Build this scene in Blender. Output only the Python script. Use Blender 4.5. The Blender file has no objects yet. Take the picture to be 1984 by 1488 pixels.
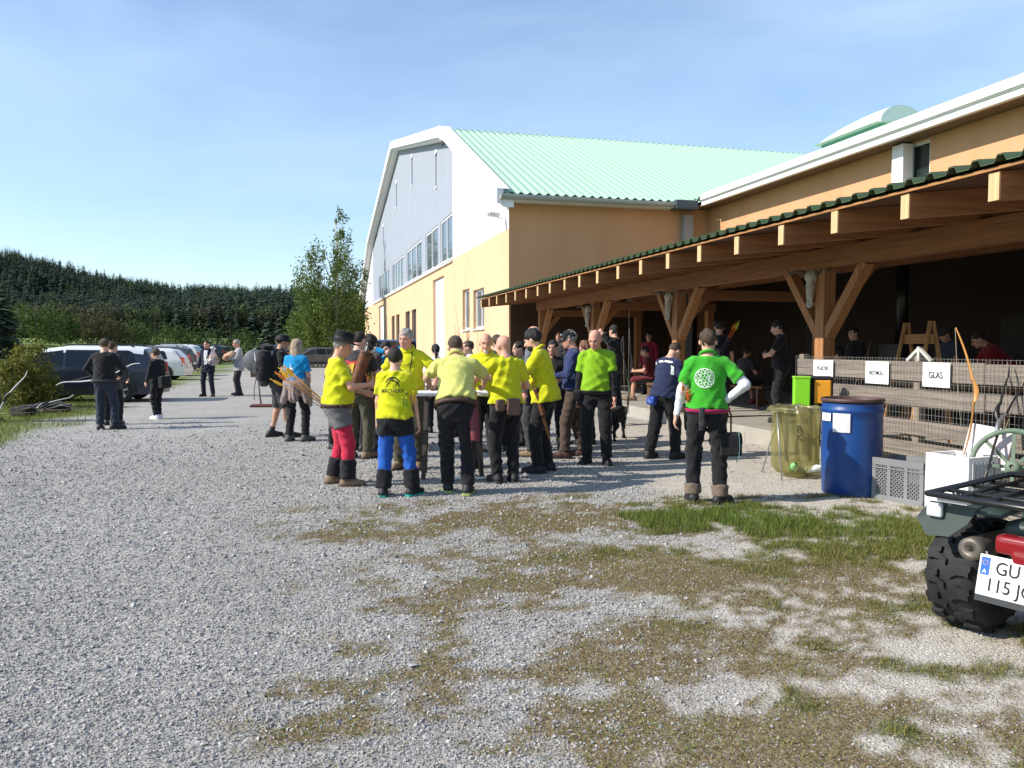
import bpy, bmesh, math, random
import numpy as np
from mathutils import Vector, Matrix
R_ = math.radians
random.seed(7); rng = np.random.default_rng(7)
scene = bpy.context.scene
COL = scene.collection

# ---------------------------------------------------------------- camera
FPX, CX, CY, HZ, CAMH = 1547.0, 992.0, 744.0, 670.0, 1.6
PITCH = math.atan((CY - HZ) / FPX)
cam_d = bpy.data.cameras.new('camera'); cam = bpy.data.objects.new('camera', cam_d); COL.objects.link(cam)
cam_d.sensor_fit = 'HORIZONTAL'; cam_d.sensor_width = 36.0; cam_d.lens = 36.0 * FPX / 1984.0
cam_d.clip_start = 0.05; cam_d.clip_end = 4000
cam.location = (0, 0, CAMH); cam.rotation_euler = (R_(90) - PITCH, 0, 0)
scene.camera = cam

# ---------------------------------------------------------------- sky, sun, exposure
SUN_DIR = Vector((1.0, 0.24, 0)).normalized()        # where the light travels (ground plane)
SUN_ELEV = R_(36)
world = bpy.data.worlds.new('World'); scene.world = world; world.use_nodes = True
wn = world.node_tree.nodes; wl = world.node_tree.links; wn.clear()
w_out = wn.new('ShaderNodeOutputWorld'); w_bg = wn.new('ShaderNodeBackground'); w_sky = wn.new('ShaderNodeTexSky')
w_sky.sky_type = 'NISHITA'; w_sky.sun_disc = False; w_sky.sun_elevation = SUN_ELEV
_to_sun = -SUN_DIR
w_sky.sun_rotation = math.atan2(_to_sun.x, _to_sun.y)
w_sky.air_density = 1.1; w_sky.dust_density = 0.2; w_sky.ozone_density = 3.0; w_sky.altitude = 500
w_bg.inputs['Strength'].default_value = 0.15
# thin veils of cirrus over the blue
w_tc = wn.new('ShaderNodeTexCoord'); w_map = wn.new('ShaderNodeMapping'); w_map.inputs['Scale'].default_value = (1.0, 1.3, 4.0)
w_map.inputs['Rotation'].default_value = (0.0, R_(-20), R_(20))
w_n1 = wn.new('ShaderNodeTexNoise'); w_n1.inputs['Scale'].default_value = 1.25; w_n1.inputs['Detail'].default_value = 7; w_n1.inputs['Roughness'].default_value = 0.52
w_n1.inputs['Distortion'].default_value = 0.5
w_r = wn.new('ShaderNodeValToRGB'); w_r.color_ramp.elements[0].position = 0.36; w_r.color_ramp.elements[1].position = 0.70
w_r.color_ramp.elements[1].color = (0.62, 0.62, 0.62, 1)
w_mix = wn.new('ShaderNodeMixRGB'); w_mix.inputs['Color2'].default_value = (3.7, 4.9, 6.5, 1)
wl.new(w_tc.outputs['Generated'], w_map.inputs['Vector']); wl.new(w_map.outputs['Vector'], w_n1.inputs['Vector'])
wl.new(w_n1.outputs['Fac'], w_r.inputs['Fac']); wl.new(w_r.outputs['Color'], w_mix.inputs['Fac'])
wl.new(w_sky.outputs['Color'], w_mix.inputs['Color1']); wl.new(w_mix.outputs['Color'], w_bg.inputs['Color'])
wl.new(w_bg.outputs['Background'], w_out.inputs['Surface'])

sun_d = bpy.data.lights.new('sun', 'SUN'); sun = bpy.data.objects.new('sun', sun_d); COL.objects.link(sun)
sun_d.energy = 4.8; sun_d.angle = R_(0.53); sun_d.color = (1.0, 0.93, 0.82)
_ld = Vector((SUN_DIR.x * math.cos(SUN_ELEV), SUN_DIR.y * math.cos(SUN_ELEV), -math.sin(SUN_ELEV)))
sun.rotation_euler = _ld.to_track_quat('-Z', 'Y').to_euler(); sun.location = (-20, -5, 30)
scene.view_settings.view_transform = 'Standard'; scene.view_settings.look = 'None'
scene.view_settings.exposure = 0.4; scene.view_settings.gamma = 1.0
scene.view_settings.use_curve_mapping = False
scene.cycles.max_bounces = 6; scene.cycles.diffuse_bounces = 3; scene.cycles.glossy_bounces = 3; scene.cycles.transparent_max_bounces = 8
scene.cycles.use_denoising = True

# ---------------------------------------------------------------- helpers: where a photo point stands in the place
def ray(px, py):
    x = (px - CX) / FPX; y = -(py - CY) / FPX
    c, s = math.cos(PITCH), math.sin(PITCH)
    return Vector((x, c + y * s, -s + y * c))
def G(px, py, z=0.0):
    d = ray(px, py); t = (z - CAMH) / d.z
    return Vector((d.x * t, d.y * t, z))
def AT(px, py, Y):
    d = ray(px, py); t = Y / d.y
    return Vector((d.x * t, Y, CAMH + d.z * t))

# ---------------------------------------------------------------- helpers: materials
MATS = {}
def node_mat(name):
    m = bpy.data.materials.new(name); m.use_nodes = True
    nt = m.node_tree; b = nt.nodes['Principled BSDF']
    return m, nt, b
def mat(name, col, rough=0.8, metal=0.0, var=0.12, scale=8.0, bump=0.0, bscale=None, spec=0.4, sheen=0.0, coat=0.0, emit=None, trans=0.0, dirt=None, stretch=None, alpha=1.0):
    if name in MATS: return MATS[name]
    m, nt, b = node_mat(name); N, L = nt.nodes, nt.links
    b.inputs['Roughness'].default_value = rough; b.inputs['Metallic'].default_value = metal
    b.inputs['Specular IOR Level'].default_value = spec
    if sheen: b.inputs['Sheen Weight'].default_value = sheen
    if coat: b.inputs['Coat Weight'].default_value = coat; b.inputs['Coat Roughness'].default_value = 0.05
    if trans: b.inputs['Transmission Weight'].default_value = trans
    if alpha < 1: b.inputs['Alpha'].default_value = alpha
    if emit: b.inputs['Emission Color'].default_value = (*emit[0], 1); b.inputs['Emission Strength'].default_value = emit[1]
    tc = N.new('ShaderNodeTexCoord'); src = tc.outputs['Object']
    if stretch:
        mp = N.new('ShaderNodeMapping'); mp.inputs['Scale'].default_value = stretch; L.new(src, mp.inputs['Vector']); src = mp.outputs['Vector']
    n = N.new('ShaderNodeTexNoise'); n.inputs['Scale'].default_value = scale; n.inputs['Detail'].default_value = 6; n.inputs['Roughness'].default_value = 0.62
    L.new(src, n.inputs['Vector'])
    r = N.new('ShaderNodeValToRGB'); e = r.color_ramp.elements
    e[0].position = 0.3; e[1].position = 0.7
    lo = [max(0, c * (1 - var)) for c in col]; hi = [min(1, c * (1 + var)) for c in col]
    if dirt: lo = [c * (1 - 0.5) + d * 0.5 for c, d in zip(lo, dirt)]
    e[0].color = (*lo, 1); e[1].color = (*hi, 1)
    L.new(n.outputs['Fac'], r.inputs['Fac']); L.new(r.outputs['Color'], b.inputs['Base Color'])
    if bump:
        n2 = N.new('ShaderNodeTexNoise'); n2.inputs['Scale'].default_value = bscale or scale * 4; n2.inputs['Detail'].default_value = 4
        L.new(src, n2.inputs['Vector'])
        bp = N.new('ShaderNodeBump'); bp.inputs['Strength'].default_value = bump; bp.inputs['Distance'].default_value = 0.03 if name.startswith('cloth') else 0.02
        L.new(n2.outputs['Fac'], bp.inputs['Height']); L.new(bp.outputs['Normal'], b.inputs['Normal'])
    MATS[name] = m
    return m
def cloth(name, col, var=0.10): return mat('cloth_' + name, col, 0.92, var=var, scale=22, bump=0.6, bscale=9, spec=0.15, sheen=0.15)
def wood(name, col, var=0.28, along='x', rough=0.7):
    st = {'x': (0.6, 14, 14), 'y': (14, 0.6, 14), 'z': (14, 14, 0.6)}[along]
    return mat('wood_' + name + '_' + along, col, rough, var=var, scale=2.2, bump=0.25, bscale=6, stretch=st)
def glass_mat(name, col=(0.03, 0.04, 0.05), rough=0.04): return mat('glass_' + name, col, rough, var=0.05, spec=0.9)

# ---------------------------------------------------------------- helpers: objects and tags
def tag(o, label=None, cat=None, group=None, kind=None):
    if label: o['label'] = label
    if cat: o['category'] = cat
    if group: o['group'] = group
    if kind: o['kind'] = kind
    return o
def empty(name, loc=(0, 0, 0), rz=0.0, label=None, cat=None, group=None):
    o = bpy.data.objects.new(name, None); COL.objects.link(o); o.empty_display_size = 0.1
    o.location = loc; o.rotation_euler = (0, 0, rz)
    return tag(o, label, cat, group)
def link(name, me, m=None, parent=None):
    o = bpy.data.objects.new(name, me); COL.objects.link(o)
    if m is not None:
        if isinstance(m, (list, tuple)):
            for q in m: me.materials.append(q)
        elif len(me.materials) == 0: me.materials.append(m)
    if parent is not None: o.parent = parent
    return o
def copy_tree(o, parent=None):
    c = o.copy(); COL.objects.link(c); c.parent = parent
    for ch in list(o.children): copy_tree(ch, c)
    return c
def np_mesh(name, V, F=None, quads=None, smooth=True, attrs=None):
    """mesh from numpy arrays: V (n,3), F (m,3) or (m,4)"""
    me = bpy.data.meshes.new(name)
    V = np.ascontiguousarray(V, dtype=np.float32); F = np.ascontiguousarray(F, dtype=np.int32)
    k = F.shape[1]
    me.vertices.add(len(V)); me.vertices.foreach_set('co', V.ravel())
    me.loops.add(F.size); me.loops.foreach_set('vertex_index', F.ravel())
    me.polygons.add(len(F)); me.polygons.foreach_set('loop_start', np.arange(0, F.size, k, dtype=np.int32))
    me.polygons.foreach_set('loop_total', np.full(len(F), k, dtype=np.int32))
    me.update(calc_edges=True)
    me.polygons.foreach_set('use_smooth', np.full(len(F), smooth))
    if attrs:
        for an, av in attrs.items():
            a = me.attributes.new(an, 'FLOAT', 'POINT'); a.data.foreach_set('value', np.ascontiguousarray(av, dtype=np.float32))
    return me

class MB:
    """collects shapes into one mesh"""
    def __init__(self): self.v = []; self.f = []; self.sm = []
    def add(self, vs, fs, smooth=False):
        n = len(self.v); self.v += [tuple(p) for p in vs]; self.f += [tuple(i + n for i in q) for q in fs]; self.sm += [smooth] * len(fs)
    def box(self, c, s, rz=0.0, M=None, ch=0.0):
        x, y, z = s[0] / 2, s[1] / 2, s[2] / 2
        if ch > 0:   # chamfered edges
            bm = bmesh.new(); bmesh.ops.create_cube(bm, size=1.0)
            for v in bm.verts: v.co = Vector((v.co.x * s[0], v.co.y * s[1], v.co.z * s[2]))
            bmesh.ops.bevel(bm, geom=list(bm.edges), offset=ch, segments=2, affect='EDGES', profile=0.5)
            P = [v.co.copy() for v in bm.verts]; bm.verts.index_update(); fs = [tuple(v.index for v in f.verts) for f in bm.faces]; bm.free()
        else:
            P = [Vector((a * x, b * y, d * z)) for a in (-1, 1) for b in (-1, 1) for d in (-1, 1)]
            fs = [(0, 1, 3, 2), (4, 6, 7, 5), (0, 4, 5, 1), (2, 3, 7, 6), (0, 2, 6, 4), (1, 5, 7, 3)]
        T = Matrix.Translation(c) @ (M if M is not None else Matrix.Rotation(rz, 4, 'Z'))
        self.add([T @ p for p in P], fs); return self
    def bar(self, a, b, w, h, up=(0, 0, 1)):
        a, b = Vector(a), Vector(b); d = (b - a); L = d.length; d.normalize(); up = Vector(up)
        if abs(d.dot(up)) > 0.98: up = Vector((0, 1, 0))
        s = d.cross(up).normalized(); u = s.cross(d).normalized()
        P = [p + s * (i * w / 2) + u * (j * h / 2) for p in (a, b) for i, j in ((-1, -1), (1, -1), (1, 1), (-1, 1))]
        self.add(P, [(0, 3, 2, 1), (4, 5, 6, 7), (0, 1, 5, 4), (1, 2, 6, 5), (2, 3, 7, 6), (3, 0, 4, 7)]); return self
    def tube(self, pts, r, n=8, cap=True, smooth=True, closed=False):
        pts = [Vector(p) for p in pts]; m = len(pts); rs = r if isinstance(r, (list, tuple)) else [r] * m
        rings = []; ref = Vector((0, 0, 1))
        for i, p in enumerate(pts):
            if closed: d = pts[(i + 1) % m] - pts[i - 1]
            else: d = pts[min(i + 1, m - 1)] - pts[max(i - 1, 0)]
            d.normalize()
            if abs(d.dot(ref)) > 0.95: ref = Vector((1, 0, 0)) if abs(d.x) < 0.9 else Vector((0, 1, 0))
            s = d.cross(ref).normalized(); u = s.cross(d).normalized(); ref = u
            rings.append([p + s * (math.cos(2 * math.pi * k / n) * rs[i]) + u * (math.sin(2 * math.pi * k / n) * rs[i]) for k in range(n)])
        V = [q for rg in rings for q in rg]; F = []
        for i in range(m if closed else m - 1):
            j = (i + 1) % m
            for k in range(n): F.append((i * n + k, i * n + (k + 1) % n, j * n + (k + 1) % n, j * n + k))
        if cap and not closed: F.append(tuple(range(n))[::-1]); F.append(tuple((m - 1) * n + k for k in range(n)))
        self.add(V, F, smooth); return self
    def lathe(self, prof, n=24, M=None, smooth=True, cap=(False, False)):
        M = M or Matrix.Identity(4)
        V = [M @ Vector((r * math.cos(2 * math.pi * k / n), r * math.sin(2 * math.pi * k / n), z)) for r, z in prof for k in range(n)]
        F = [(i * n + k, i * n + (k + 1) % n, (i + 1) * n + (k + 1) % n, (i + 1) * n + k) for i in range(len(prof) - 1) for k in range(n)]
        if cap[0]: F.append(tuple(range(n))[::-1])
        if cap[1]: F.append(tuple((len(prof) - 1) * n + k for k in range(n)))
        self.add(V, F, smooth); return self
    def prism(self, poly, off, smooth=False):
        """poly: list of 3d points, extruded by vector off"""
        off = Vector(off); A = [Vector(p) for p in poly]; n = len(A)
        self.add(A + [p + off for p in A], [tuple(range(n))[::-1], tuple(range(n, 2 * n))] + [(i, (i + 1) % n, n + (i + 1) % n, n + i) for i in range(n)], smooth); return self
    def sheet(self, grid, smooth=True):
        """grid: rows of points"""
        r, c = len(grid), len(grid[0])
        self.add([p for row in grid for p in row], [(i * c + j, i * c + j + 1, (i + 1) * c + j + 1, (i + 1) * c + j) for i in range(r - 1) for j in range(c - 1)], smooth); return self
    def mesh(self, name):
        me = bpy.data.meshes.new(name); me.from_pydata(self.v, [], self.f); me.update()
        me.polygons.foreach_set('use_smooth', self.sm)
        return me
    def fix(self, me):
        bm = bmesh.new(); bm.from_mesh(me); bmesh.ops.recalc_face_normals(bm, faces=bm.faces); bm.to_mesh(me); bm.free(); return me
    def build(self, name, m, parent=None, fix=True):
        me = self.mesh(name)
        if fix: self.fix(me)
        return link(name, me, m, parent)

# numpy value noise (fbm) used for ground cover and hills
def _hash(ix, iy, s): 
    h = (ix * 374761393 + iy * 668265263 + s * 1442695041) & 0xFFFFFFFF
    h = ((h ^ (h >> 13)) * 1274126177) & 0xFFFFFFFF
    return ((h ^ (h >> 16)) & 0xFFFF) / 65535.0
def vnoise(x, y, s=0):
    x = np.asarray(x, float); y = np.asarray(y, float)
    ix = np.floor(x).astype(np.int64); iy = np.floor(y).astype(np.int64); fx = x - ix; fy = y - iy
    fx = fx * fx * (3 - 2 * fx); fy = fy * fy * (3 - 2 * fy)
    a = _hash(ix, iy, s); b = _hash(ix + 1, iy, s); c = _hash(ix, iy + 1, s); d = _hash(ix + 1, iy + 1, s)
    return (a * (1 - fx) + b * fx) * (1 - fy) + (c * (1 - fx) + d * fx) * fy
def fbm(x, y, s=0, o=4):
    t = 0; a = 0.5; w = 0
    for i in range(o): t = t + a * vnoise(np.asarray(x) * 2 ** i, np.asarray(y) * 2 ** i, s + i * 17); w += a; a *= 0.5
    return t / w
def sstep(a, b, x): t = np.clip((np.asarray(x, float) - a) / (b - a), 0, 1); return t * t * (3 - 2 * t)
# ================================================================ ground
def left_edge(y):   # x of the edge between grass verge (left) and gravel (right)
    ys = [0, 9, 12.2, 15.7, 19, 23, 39, 62, 120]; xs = [-8.4, -8.4, -8.5, -9.2, -10.1, -11.8, -15.2, -21.5, -38]
    return np.interp(y, ys, xs)
def terrain(x, y):
    x = np.asarray(x, float); y = np.asarray(y, float)
    z = sstep(80, 190, y) * 1.6 + 1.75 * sstep(5.5, 15, left_edge(y) - x) * sstep(22, 52, y)
    near = 1 - sstep(14, 40, np.hypot(x, y))
    z = z + near * (fbm(x * 0.9, y * 0.9, 3, 3) - 0.5) * 0.035 * sstep(1.0, 3.0, y)
    return z
DRY = [(0.75, 7.2, 1.3, 0.55, .95), (0.0, 5.4, 0.65, 0.38, .9), (0.95, 5.6, 0.8, 0.55, .95), (0.84, 4.2, 0.62, 0.34, 1.0), (0.95, 3.28, 0.72, 0.24, 1.0),
       (-0.32, 3.42, 0.42, 0.22, .62), (2.2, 5.6, 0.8, 0.5, .6), (0.2, 6.3, 0.7, 0.5, .62), (-0.75, 6.9, 0.5, 0.25, .45), (1.5, 4.7, .6, .5, .5), (0.1, 4.3, .5, .35, .5), (-0.9, 4.2, .22, .1, .4), (1.9, 3.6, .5, .3, .5), (-0.75, 3.6, .25, .12, .5)]
GREEN = [(2.1, 7.25, 1.0, 0.5, 1.0), (3.0, 6.55, 0.8, 0.6, .95), (3.9, 7.2, 0.9, 0.45, .95), (1.5, 8.0, 0.45, 0.2, .7), (2.4, 6.2, .7, .4, .7), (1.35, 6.5, .5, .4, .5), (3.2, 8.3, .7, .25, .6), (4.4, 6.2, .8, .8, .7), (0.5, 5.9, .6, .3, .35)]
def gsum(L, x, y):
    t = 0
    for (a, b, sx, sy, w) in L: sx, sy = sx * 1.55, sy * 1.5; t = np.maximum(t, w * np.exp(-(((x - a) / sx) ** 2 + ((y - b) / sy) ** 2) * 0.8))
    return t
def cover(x, y):
    """dry thatch, green grass, pale sand, meadow: each 0..1"""
    x = np.asarray(x, float); y = np.asarray(y, float)
    n = fbm(x * 2.3, y * 2.3, 11, 4); n2 = fbm(x * 5.5, y * 5.5, 31, 3)
    n3 = fbm(x * 14, y * 14, 51, 3); dry = sstep(0.36, 0.72, gsum(DRY, x, y) * 0.66 + (n - 0.5) * 1.15 + (n2 - .5) * 0.8 + (n3 - .5) * .85 + 0.27)
    near_right = sstep(-1.2, 0.6, x + 0.12 * (y - 5)) * (1 - sstep(8.2, 9.0, y)) * (1 - sstep(5.5, 7, x))
    dry = dry * sstep(0.04, 0.2, gsum(DRY, x, y))
    grn = sstep(0.40, 0.72, gsum(GREEN, x, y) * 0.7 + (n - 0.5) * 1.0 + (n2 - .5) * 0.6 + (n3 - .5) * .5 + 0.05) * sstep(0.05, 0.2, gsum(GREEN, x, y))
    tuft = sstep(0.66, 0.74, fbm(x * 3.1, y * 3.1, 77, 3)) * near_right * sstep(0.3, 1.4, x + 0.1 * (y - 4))
    grn = np.maximum(grn, tuft * 0.85)
    spot = sstep(.60, .72, fbm(x * 4.2, y * 4.2, 141, 3) * .75 + n3 * .25) * sstep(-1.5, -.5, x + .1 * (y - 5)) * (1 - sstep(7.6, 8.8, y)); dry = np.maximum(dry, spot * .8)
    sand = sstep(-0.1, 1.5, x - 0.30 * (y - 4.2) * 0.6 + (n - .5) * 2.0) * (1 - sstep(8.8, 10.5, y)) + sstep(1.2, 2.6, x - 0.1 * (9 - y)) * sstep(7.5, 9, y) * (1 - sstep(15, 18, y))
    sand = np.clip(sand, 0, 1)
    e = left_edge(y) + (fbm(x * 0.8, y * 0.8, 5, 3) - 0.5) * 1.5 * sstep(5, 14, y)
    mead = sstep(0.35, -0.35, x - e)
    far = sstep(78, 84, y)
    mead = np.maximum(mead, far)
    return dry, grn, sand, mead

def graded(lo, hi, step, far_lo, far_hi, g=1.13):
    a = list(np.arange(lo, hi, step)); s = step; p = hi
    up = []
    while p < far_hi: up.append(p); s *= g; p += s
    up.append(far_hi); dn = []; s = step; p = lo - step
    while p > far_lo: dn.append(p); s *= g; p -= s
    dn.append(far_lo)
    return np.array(dn[::-1] + a + up)
gx = graded(-5.5, 6.0, 0.07, -1500, 1500); gy = graded(2.4, 10.5, 0.07, -300, 1500)
XX, YY = np.meshgrid(gx, gy); PX, PY = XX.ravel(), YY.ravel()
dry, grn, sand, mead = cover(PX, PY)
zz = terrain(PX, PY)
nx, ny = len(gx), len(gy)
I = np.arange(nx * ny).reshape(ny, nx)
Fq = np.stack([I[:-1, :-1], I[:-1, 1:], I[1:, 1:], I[1:, :-1]], -1).reshape(-1, 4)

m, nt, b = node_mat('ground'); N, L = nt.nodes, nt.links
tc = N.new('ShaderNodeTexCoord')
def vor(sc, feat='F1', rnd=1.0):
    v = N.new('ShaderNodeTexVoronoi'); v.feature = feat; v.inputs['Scale'].default_value = sc; v.inputs['Randomness'].default_value = rnd; L.new(tc.outputs['Object'], v.inputs['Vector']); return v
def noi(sc, d=5, ro=.6):
    v = N.new('ShaderNodeTexNoise'); v.inputs['Scale'].default_value = sc; v.inputs['Detail'].default_value = d; v.inputs['Roughness'].default_value = ro; L.new(tc.outputs['Object'], v.inputs['Vector']); return v
def ramp(src, stops):
    r = N.new('ShaderNodeValToRGB'); e = r.color_ramp.elements
    while len(e) < len(stops): e.new(0.5)
    for k, (p, c) in enumerate(stops): e[k].position = p; e[k].color = (*c, 1)
    L.new(src, r.inputs['Fac']); return r.outputs['Color']
def mix(f, a, c, mode='MIX'):
    x = N.new('ShaderNodeMixRGB'); x.blend_type = mode
    if isinstance(f, (int, float)): x.inputs['Fac'].default_value = f
    else: L.new(f, x.inputs['Fac'])
    for s, q in (('Color1', a), ('Color2', c)):
        if isinstance(q, tuple): x.inputs[s].default_value = (*q, 1)
        else: L.new(q, x.inputs[s])
    return x.outputs['Color']
def att(nm):
    a = N.new('ShaderNodeAttribute'); a.attribute_name = nm; return a.outputs['Fac']
v1 = vor(62); v2 = vor(150)
sepv = N.new('ShaderNodeSeparateColor'); L.new(v1.outputs['Color'], sepv.inputs['Color'])
grav = ramp(sepv.outputs[0], [(0, (.22, .215, .205)), (.3, (.33, .335, .33)), (.45, (.36, .33, .295)), (.7, (.43, .425, .41)), (.85, (.45, .41, .37)), (1, (.55, .54, .52))])
grav = mix(0.55, grav, ramp(noi(0.9, 6).outputs['Fac'], [(.3, (.76, .75, .74)), (.7, (1.05, 1.05, 1.06))]), 'MULTIPLY')
grav = mix(0.8, grav, ramp(noi(0.16, 4).outputs['Fac'], [(.35, (.86, .83, .80)), (.65, (1.0, 1.0, 1.0))]), 'MULTIPLY')
sepw = N.new('ShaderNodeSeparateColor'); L.new(v2.outputs['Color'], sepw.inputs['Color'])
sandc = ramp(sepw.outputs[0], [(0, (.33, .30, .26)), (.6, (.52, .48, .42)), (1, (.70, .67, .62))])
sandc = mix(0.6, sandc, ramp(noi(3, 6).outputs['Fac'], [(.3, (.78, .74, .68)), (.7, (1.05, 1.03, 1))]), 'MULTIPLY')
soil = ramp(noi(40, 5).outputs['Fac'], [(.3, (.115, .085, .05)), (.55, (.20, .152, .085)), (.75, (.33, .28, .19))])
grs = ramp(noi(30, 6).outputs['Fac'], [(.3, (.055, .07, .02)), (.6, (.12, .13, .04)), (.8, (.22, .20, .09))])
medw = ramp(noi(0.35, 8, .7).outputs['Fac'], [(.3, (.09, .13, .03)), (.55, (.15, .20, .05)), (.75, (.22, .25, .08))])
c = mix(att('sand'), grav, sandc)
c = mix(att('dry'), c, soil); c = mix(att('grn'), c, grs); c = mix(att('mead'), c, medw)
L.new(c, b.inputs['Base Color']); b.inputs['Roughness'].default_value = 0.95; b.inputs['Specular IOR Level'].default_value = 0.15
hsum = N.new('ShaderNodeMath'); hsum.operation = 'MULTIPLY'; hsum.inputs[1].default_value = -1.0
L.new(v1.outputs['Distance'], hsum.inputs[0])
hs2 = N.new('ShaderNodeMath'); hs2.operation = 'ADD'; L.new(hsum.outputs[0], hs2.inputs[0]); L.new(noi(90, 3).outputs['Fac'], hs2.inputs[1])
bp = N.new('ShaderNodeBump'); bp.inputs['Strength'].default_value = 0.6; bp.inputs['Distance'].default_value = 0.012
L.new(hs2.outputs[0], bp.inputs['Height']); L.new(bp.outputs['Normal'], b.inputs['Normal'])
ground = link('ground', np_mesh('ground', np.stack([PX, PY, zz], 1), Fq, attrs={'dry': dry, 'grn': grn, 'sand': sand, 'mead': mead}), m)
tag(ground, kind='structure')

# ---------------------------------------------------------------- loose stones lying on the gravel
def attr_mat(name, stops, rough=0.9, hue=None, spec=0.2, transl=0.0):
    m, nt, b = node_mat(name); N, L = nt.nodes, nt.links
    a = N.new('ShaderNodeAttribute'); a.attribute_name = 'shade'
    r = N.new('ShaderNodeValToRGB'); e = r.color_ramp.elements
    while len(e) < len(stops): e.new(0.5)
    for k, (p, cc) in enumerate(stops): e[k].position = p; e[k].color = (*cc, 1)
    L.new(a.outputs['Fac'], r.inputs['Fac']); L.new(r.outputs['Color'], b.inputs['Base Color'])
    b.inputs['Roughness'].default_value = rough; b.inputs['Specular IOR Level'].default_value = spec
    if transl:
        t = N.new('ShaderNodeBsdfTranslucent'); L.new(r.outputs['Color'], t.inputs['Color'])
        ms = N.new('ShaderNodeMixShader'); ms.inputs['Fac'].default_value = transl
        L.new(b.outputs['BSDF'], ms.inputs[1]); L.new(t.outputs['BSDF'], ms.inputs[2]); L.new(ms.outputs['Shader'], N['Material Output'].inputs['Surface'])
    return m
def scatter_pts(y0, y1, dens):
    A = 0.70 * (y1 ** 2 - y0 ** 2); n = int(A * dens)
    y = np.sqrt(rng.uniform(y0 ** 2, y1 ** 2, n)); x = rng.uniform(-0.70, 0.70, n) * y
    return x, y
def stones():
    xs, ys, ss = [], [], []
    e = np.geomspace(2.7, 17, 40)
    for y0, y1 in zip(e[:-1], e[1:]):
        q = (3 / y0); x, y = scatter_pts(y0, y1, 7000 * q ** 2.0 * (1 - sstep(9, 17, y0) * .9)); sz = .0050 * q ** -.5 * rng.lognormal(0, .36, len(x)); xs.append(x); ys.append(y); ss.append(sz)
    x = np.concatenate(xs); y = np.concatenate(ys); s = np.concatenate(ss)
    dr, gr, sa, me_ = cover(x, y)
    keep = (rng.random(len(x)) > np.maximum(dr * .62, np.maximum(gr * .8, sa * 0.55))) & (me_ < .5)
    x, y, s, sa = x[keep], y[keep], s[keep], sa[keep]; n = len(x); s = s * (1 - .35 * sa)
    base = np.array([[1, 0, 0], [0, 1, 0], [-1, 0, 0], [0, -1, 0], [0, 0, .75], [0, 0, -.6]], float)
    tri = np.array([[0, 1, 4], [1, 2, 4], [2, 3, 4], [3, 0, 4], [1, 0, 5], [2, 1, 5], [3, 2, 5], [0, 3, 5]])
    V = base[None] * rng.uniform(.55, 1.35, (n, 6, 1)) + rng.normal(0, .22, (n, 6, 3))
    a = rng.uniform(0, 6.28, n); tl = rng.normal(0, .5, n)
    ca, sn = np.cos(a)[:, None], np.sin(a)[:, None]; ct, st = np.cos(tl)[:, None], np.sin(tl)[:, None]
    X, Y, Z = V[..., 0], V[..., 1], V[..., 2]
    Y, Z = Y * ct - Z * st, Y * st + Z * ct
    X, Y = X * ca - Y * sn, X * sn + Y * ca
    P = np.stack([X * s[:, None] + x[:, None], Y * s[:, None] + y[:, None], Z * s[:, None] + (terrain(x, y) + s * .3)[:, None]], -1).reshape(-1, 3)
    F = (tri[None] + (np.arange(n) * 6)[:, None, None]).reshape(-1, 3)
    sh = np.clip(rng.beta(2.2, 2.2, n) * .8 + .1 * rng.random(n), 0, 1); sh = np.where(rng.random(n) < .015, .98, sh * .92)
    me = np_mesh('gravel', P, F, smooth=False, attrs={'shade': np.repeat(sh, 6)})
    o = link('gravel', me, attr_mat('gravel_stones', [(0, (.15, .148, .143)), (.22, (.30, .305, .305)), (.38, (.33, .30, .265)), (.5, (.40, .40, .395)), (.62, (.42, .375, .34)), (.75, (.47, .47, .46)), (.88, (.52, .475, .44)), (1, (.66, .64, .61))], .85))
    tag(o, 'grey crushed stone lying loose over the yard', 'gravel', kind='stuff')
stones()

# ---------------------------------------------------------------- grass
def blades(x, y, ln, wd, lean, shade, z=None):
    n = len(x); z = terrain(x, y) if z is None else z
    a = rng.uniform(0, 6.28, n); dx, dy = np.cos(a), np.sin(a); b2 = rng.uniform(0, 6.28, n); lx, ly = np.cos(b2) * lean, np.sin(b2) * lean
    w = wd / 2; h = np.sqrt(np.maximum(1 - np.minimum(lean, .95) ** 2, .05))
    P = np.zeros((n, 5, 3))
    def st(k, f, ww, side):
        P[:, k, 0] = x + dx * ww * side + lx * ln * f ** 1.6; P[:, k, 1] = y + dy * ww * side + ly * ln * f ** 1.6; P[:, k, 2] = z - .004 + h * ln * f
    st(0, 0, w, -1); st(1, 0, w, 1); st(2, .55, w * .8, 1); st(3, .55, w * .8, -1); st(4, 1.0, 0, 0)
    F = np.array([[0, 1, 2], [0, 2, 3], [3, 2, 4]])[None] + (np.arange(n) * 5)[:, None, None]
    return P.reshape(-1, 3), F.reshape(-1, 3), np.repeat(shade, 5)
GRASS = [(0, (.17, .12, .05)), (.3, (.28, .225, .09)), (.55, (.18, .20, .04)), (.8, (.085, .16, .03)), (1, (.20, .29, .06))]
def grass_obj(name, label, parts, m):
    V, F, S = [], [], []; o = 0
    for (p, f, s) in parts: V.append(p); F.append(f + o); S.append(s); o += len(p)
    ob = link(name, np_mesh(name, np.concatenate(V), np.concatenate(F), smooth=False, attrs={'shade': np.concatenate(S)}), m)
    tag(ob, label, 'grass', kind='stuff')
gm = attr_mat('grass_blades', GRASS, .7, transl=.3)
parts = []
x, y = scatter_pts(2.8, 8.9, 5200); d_, g_, s_, m_ = cover(x, y); k = rng.random(len(x)) < g_ ** 1.3
x, y, g2 = x[k], y[k], g_[k]
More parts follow.
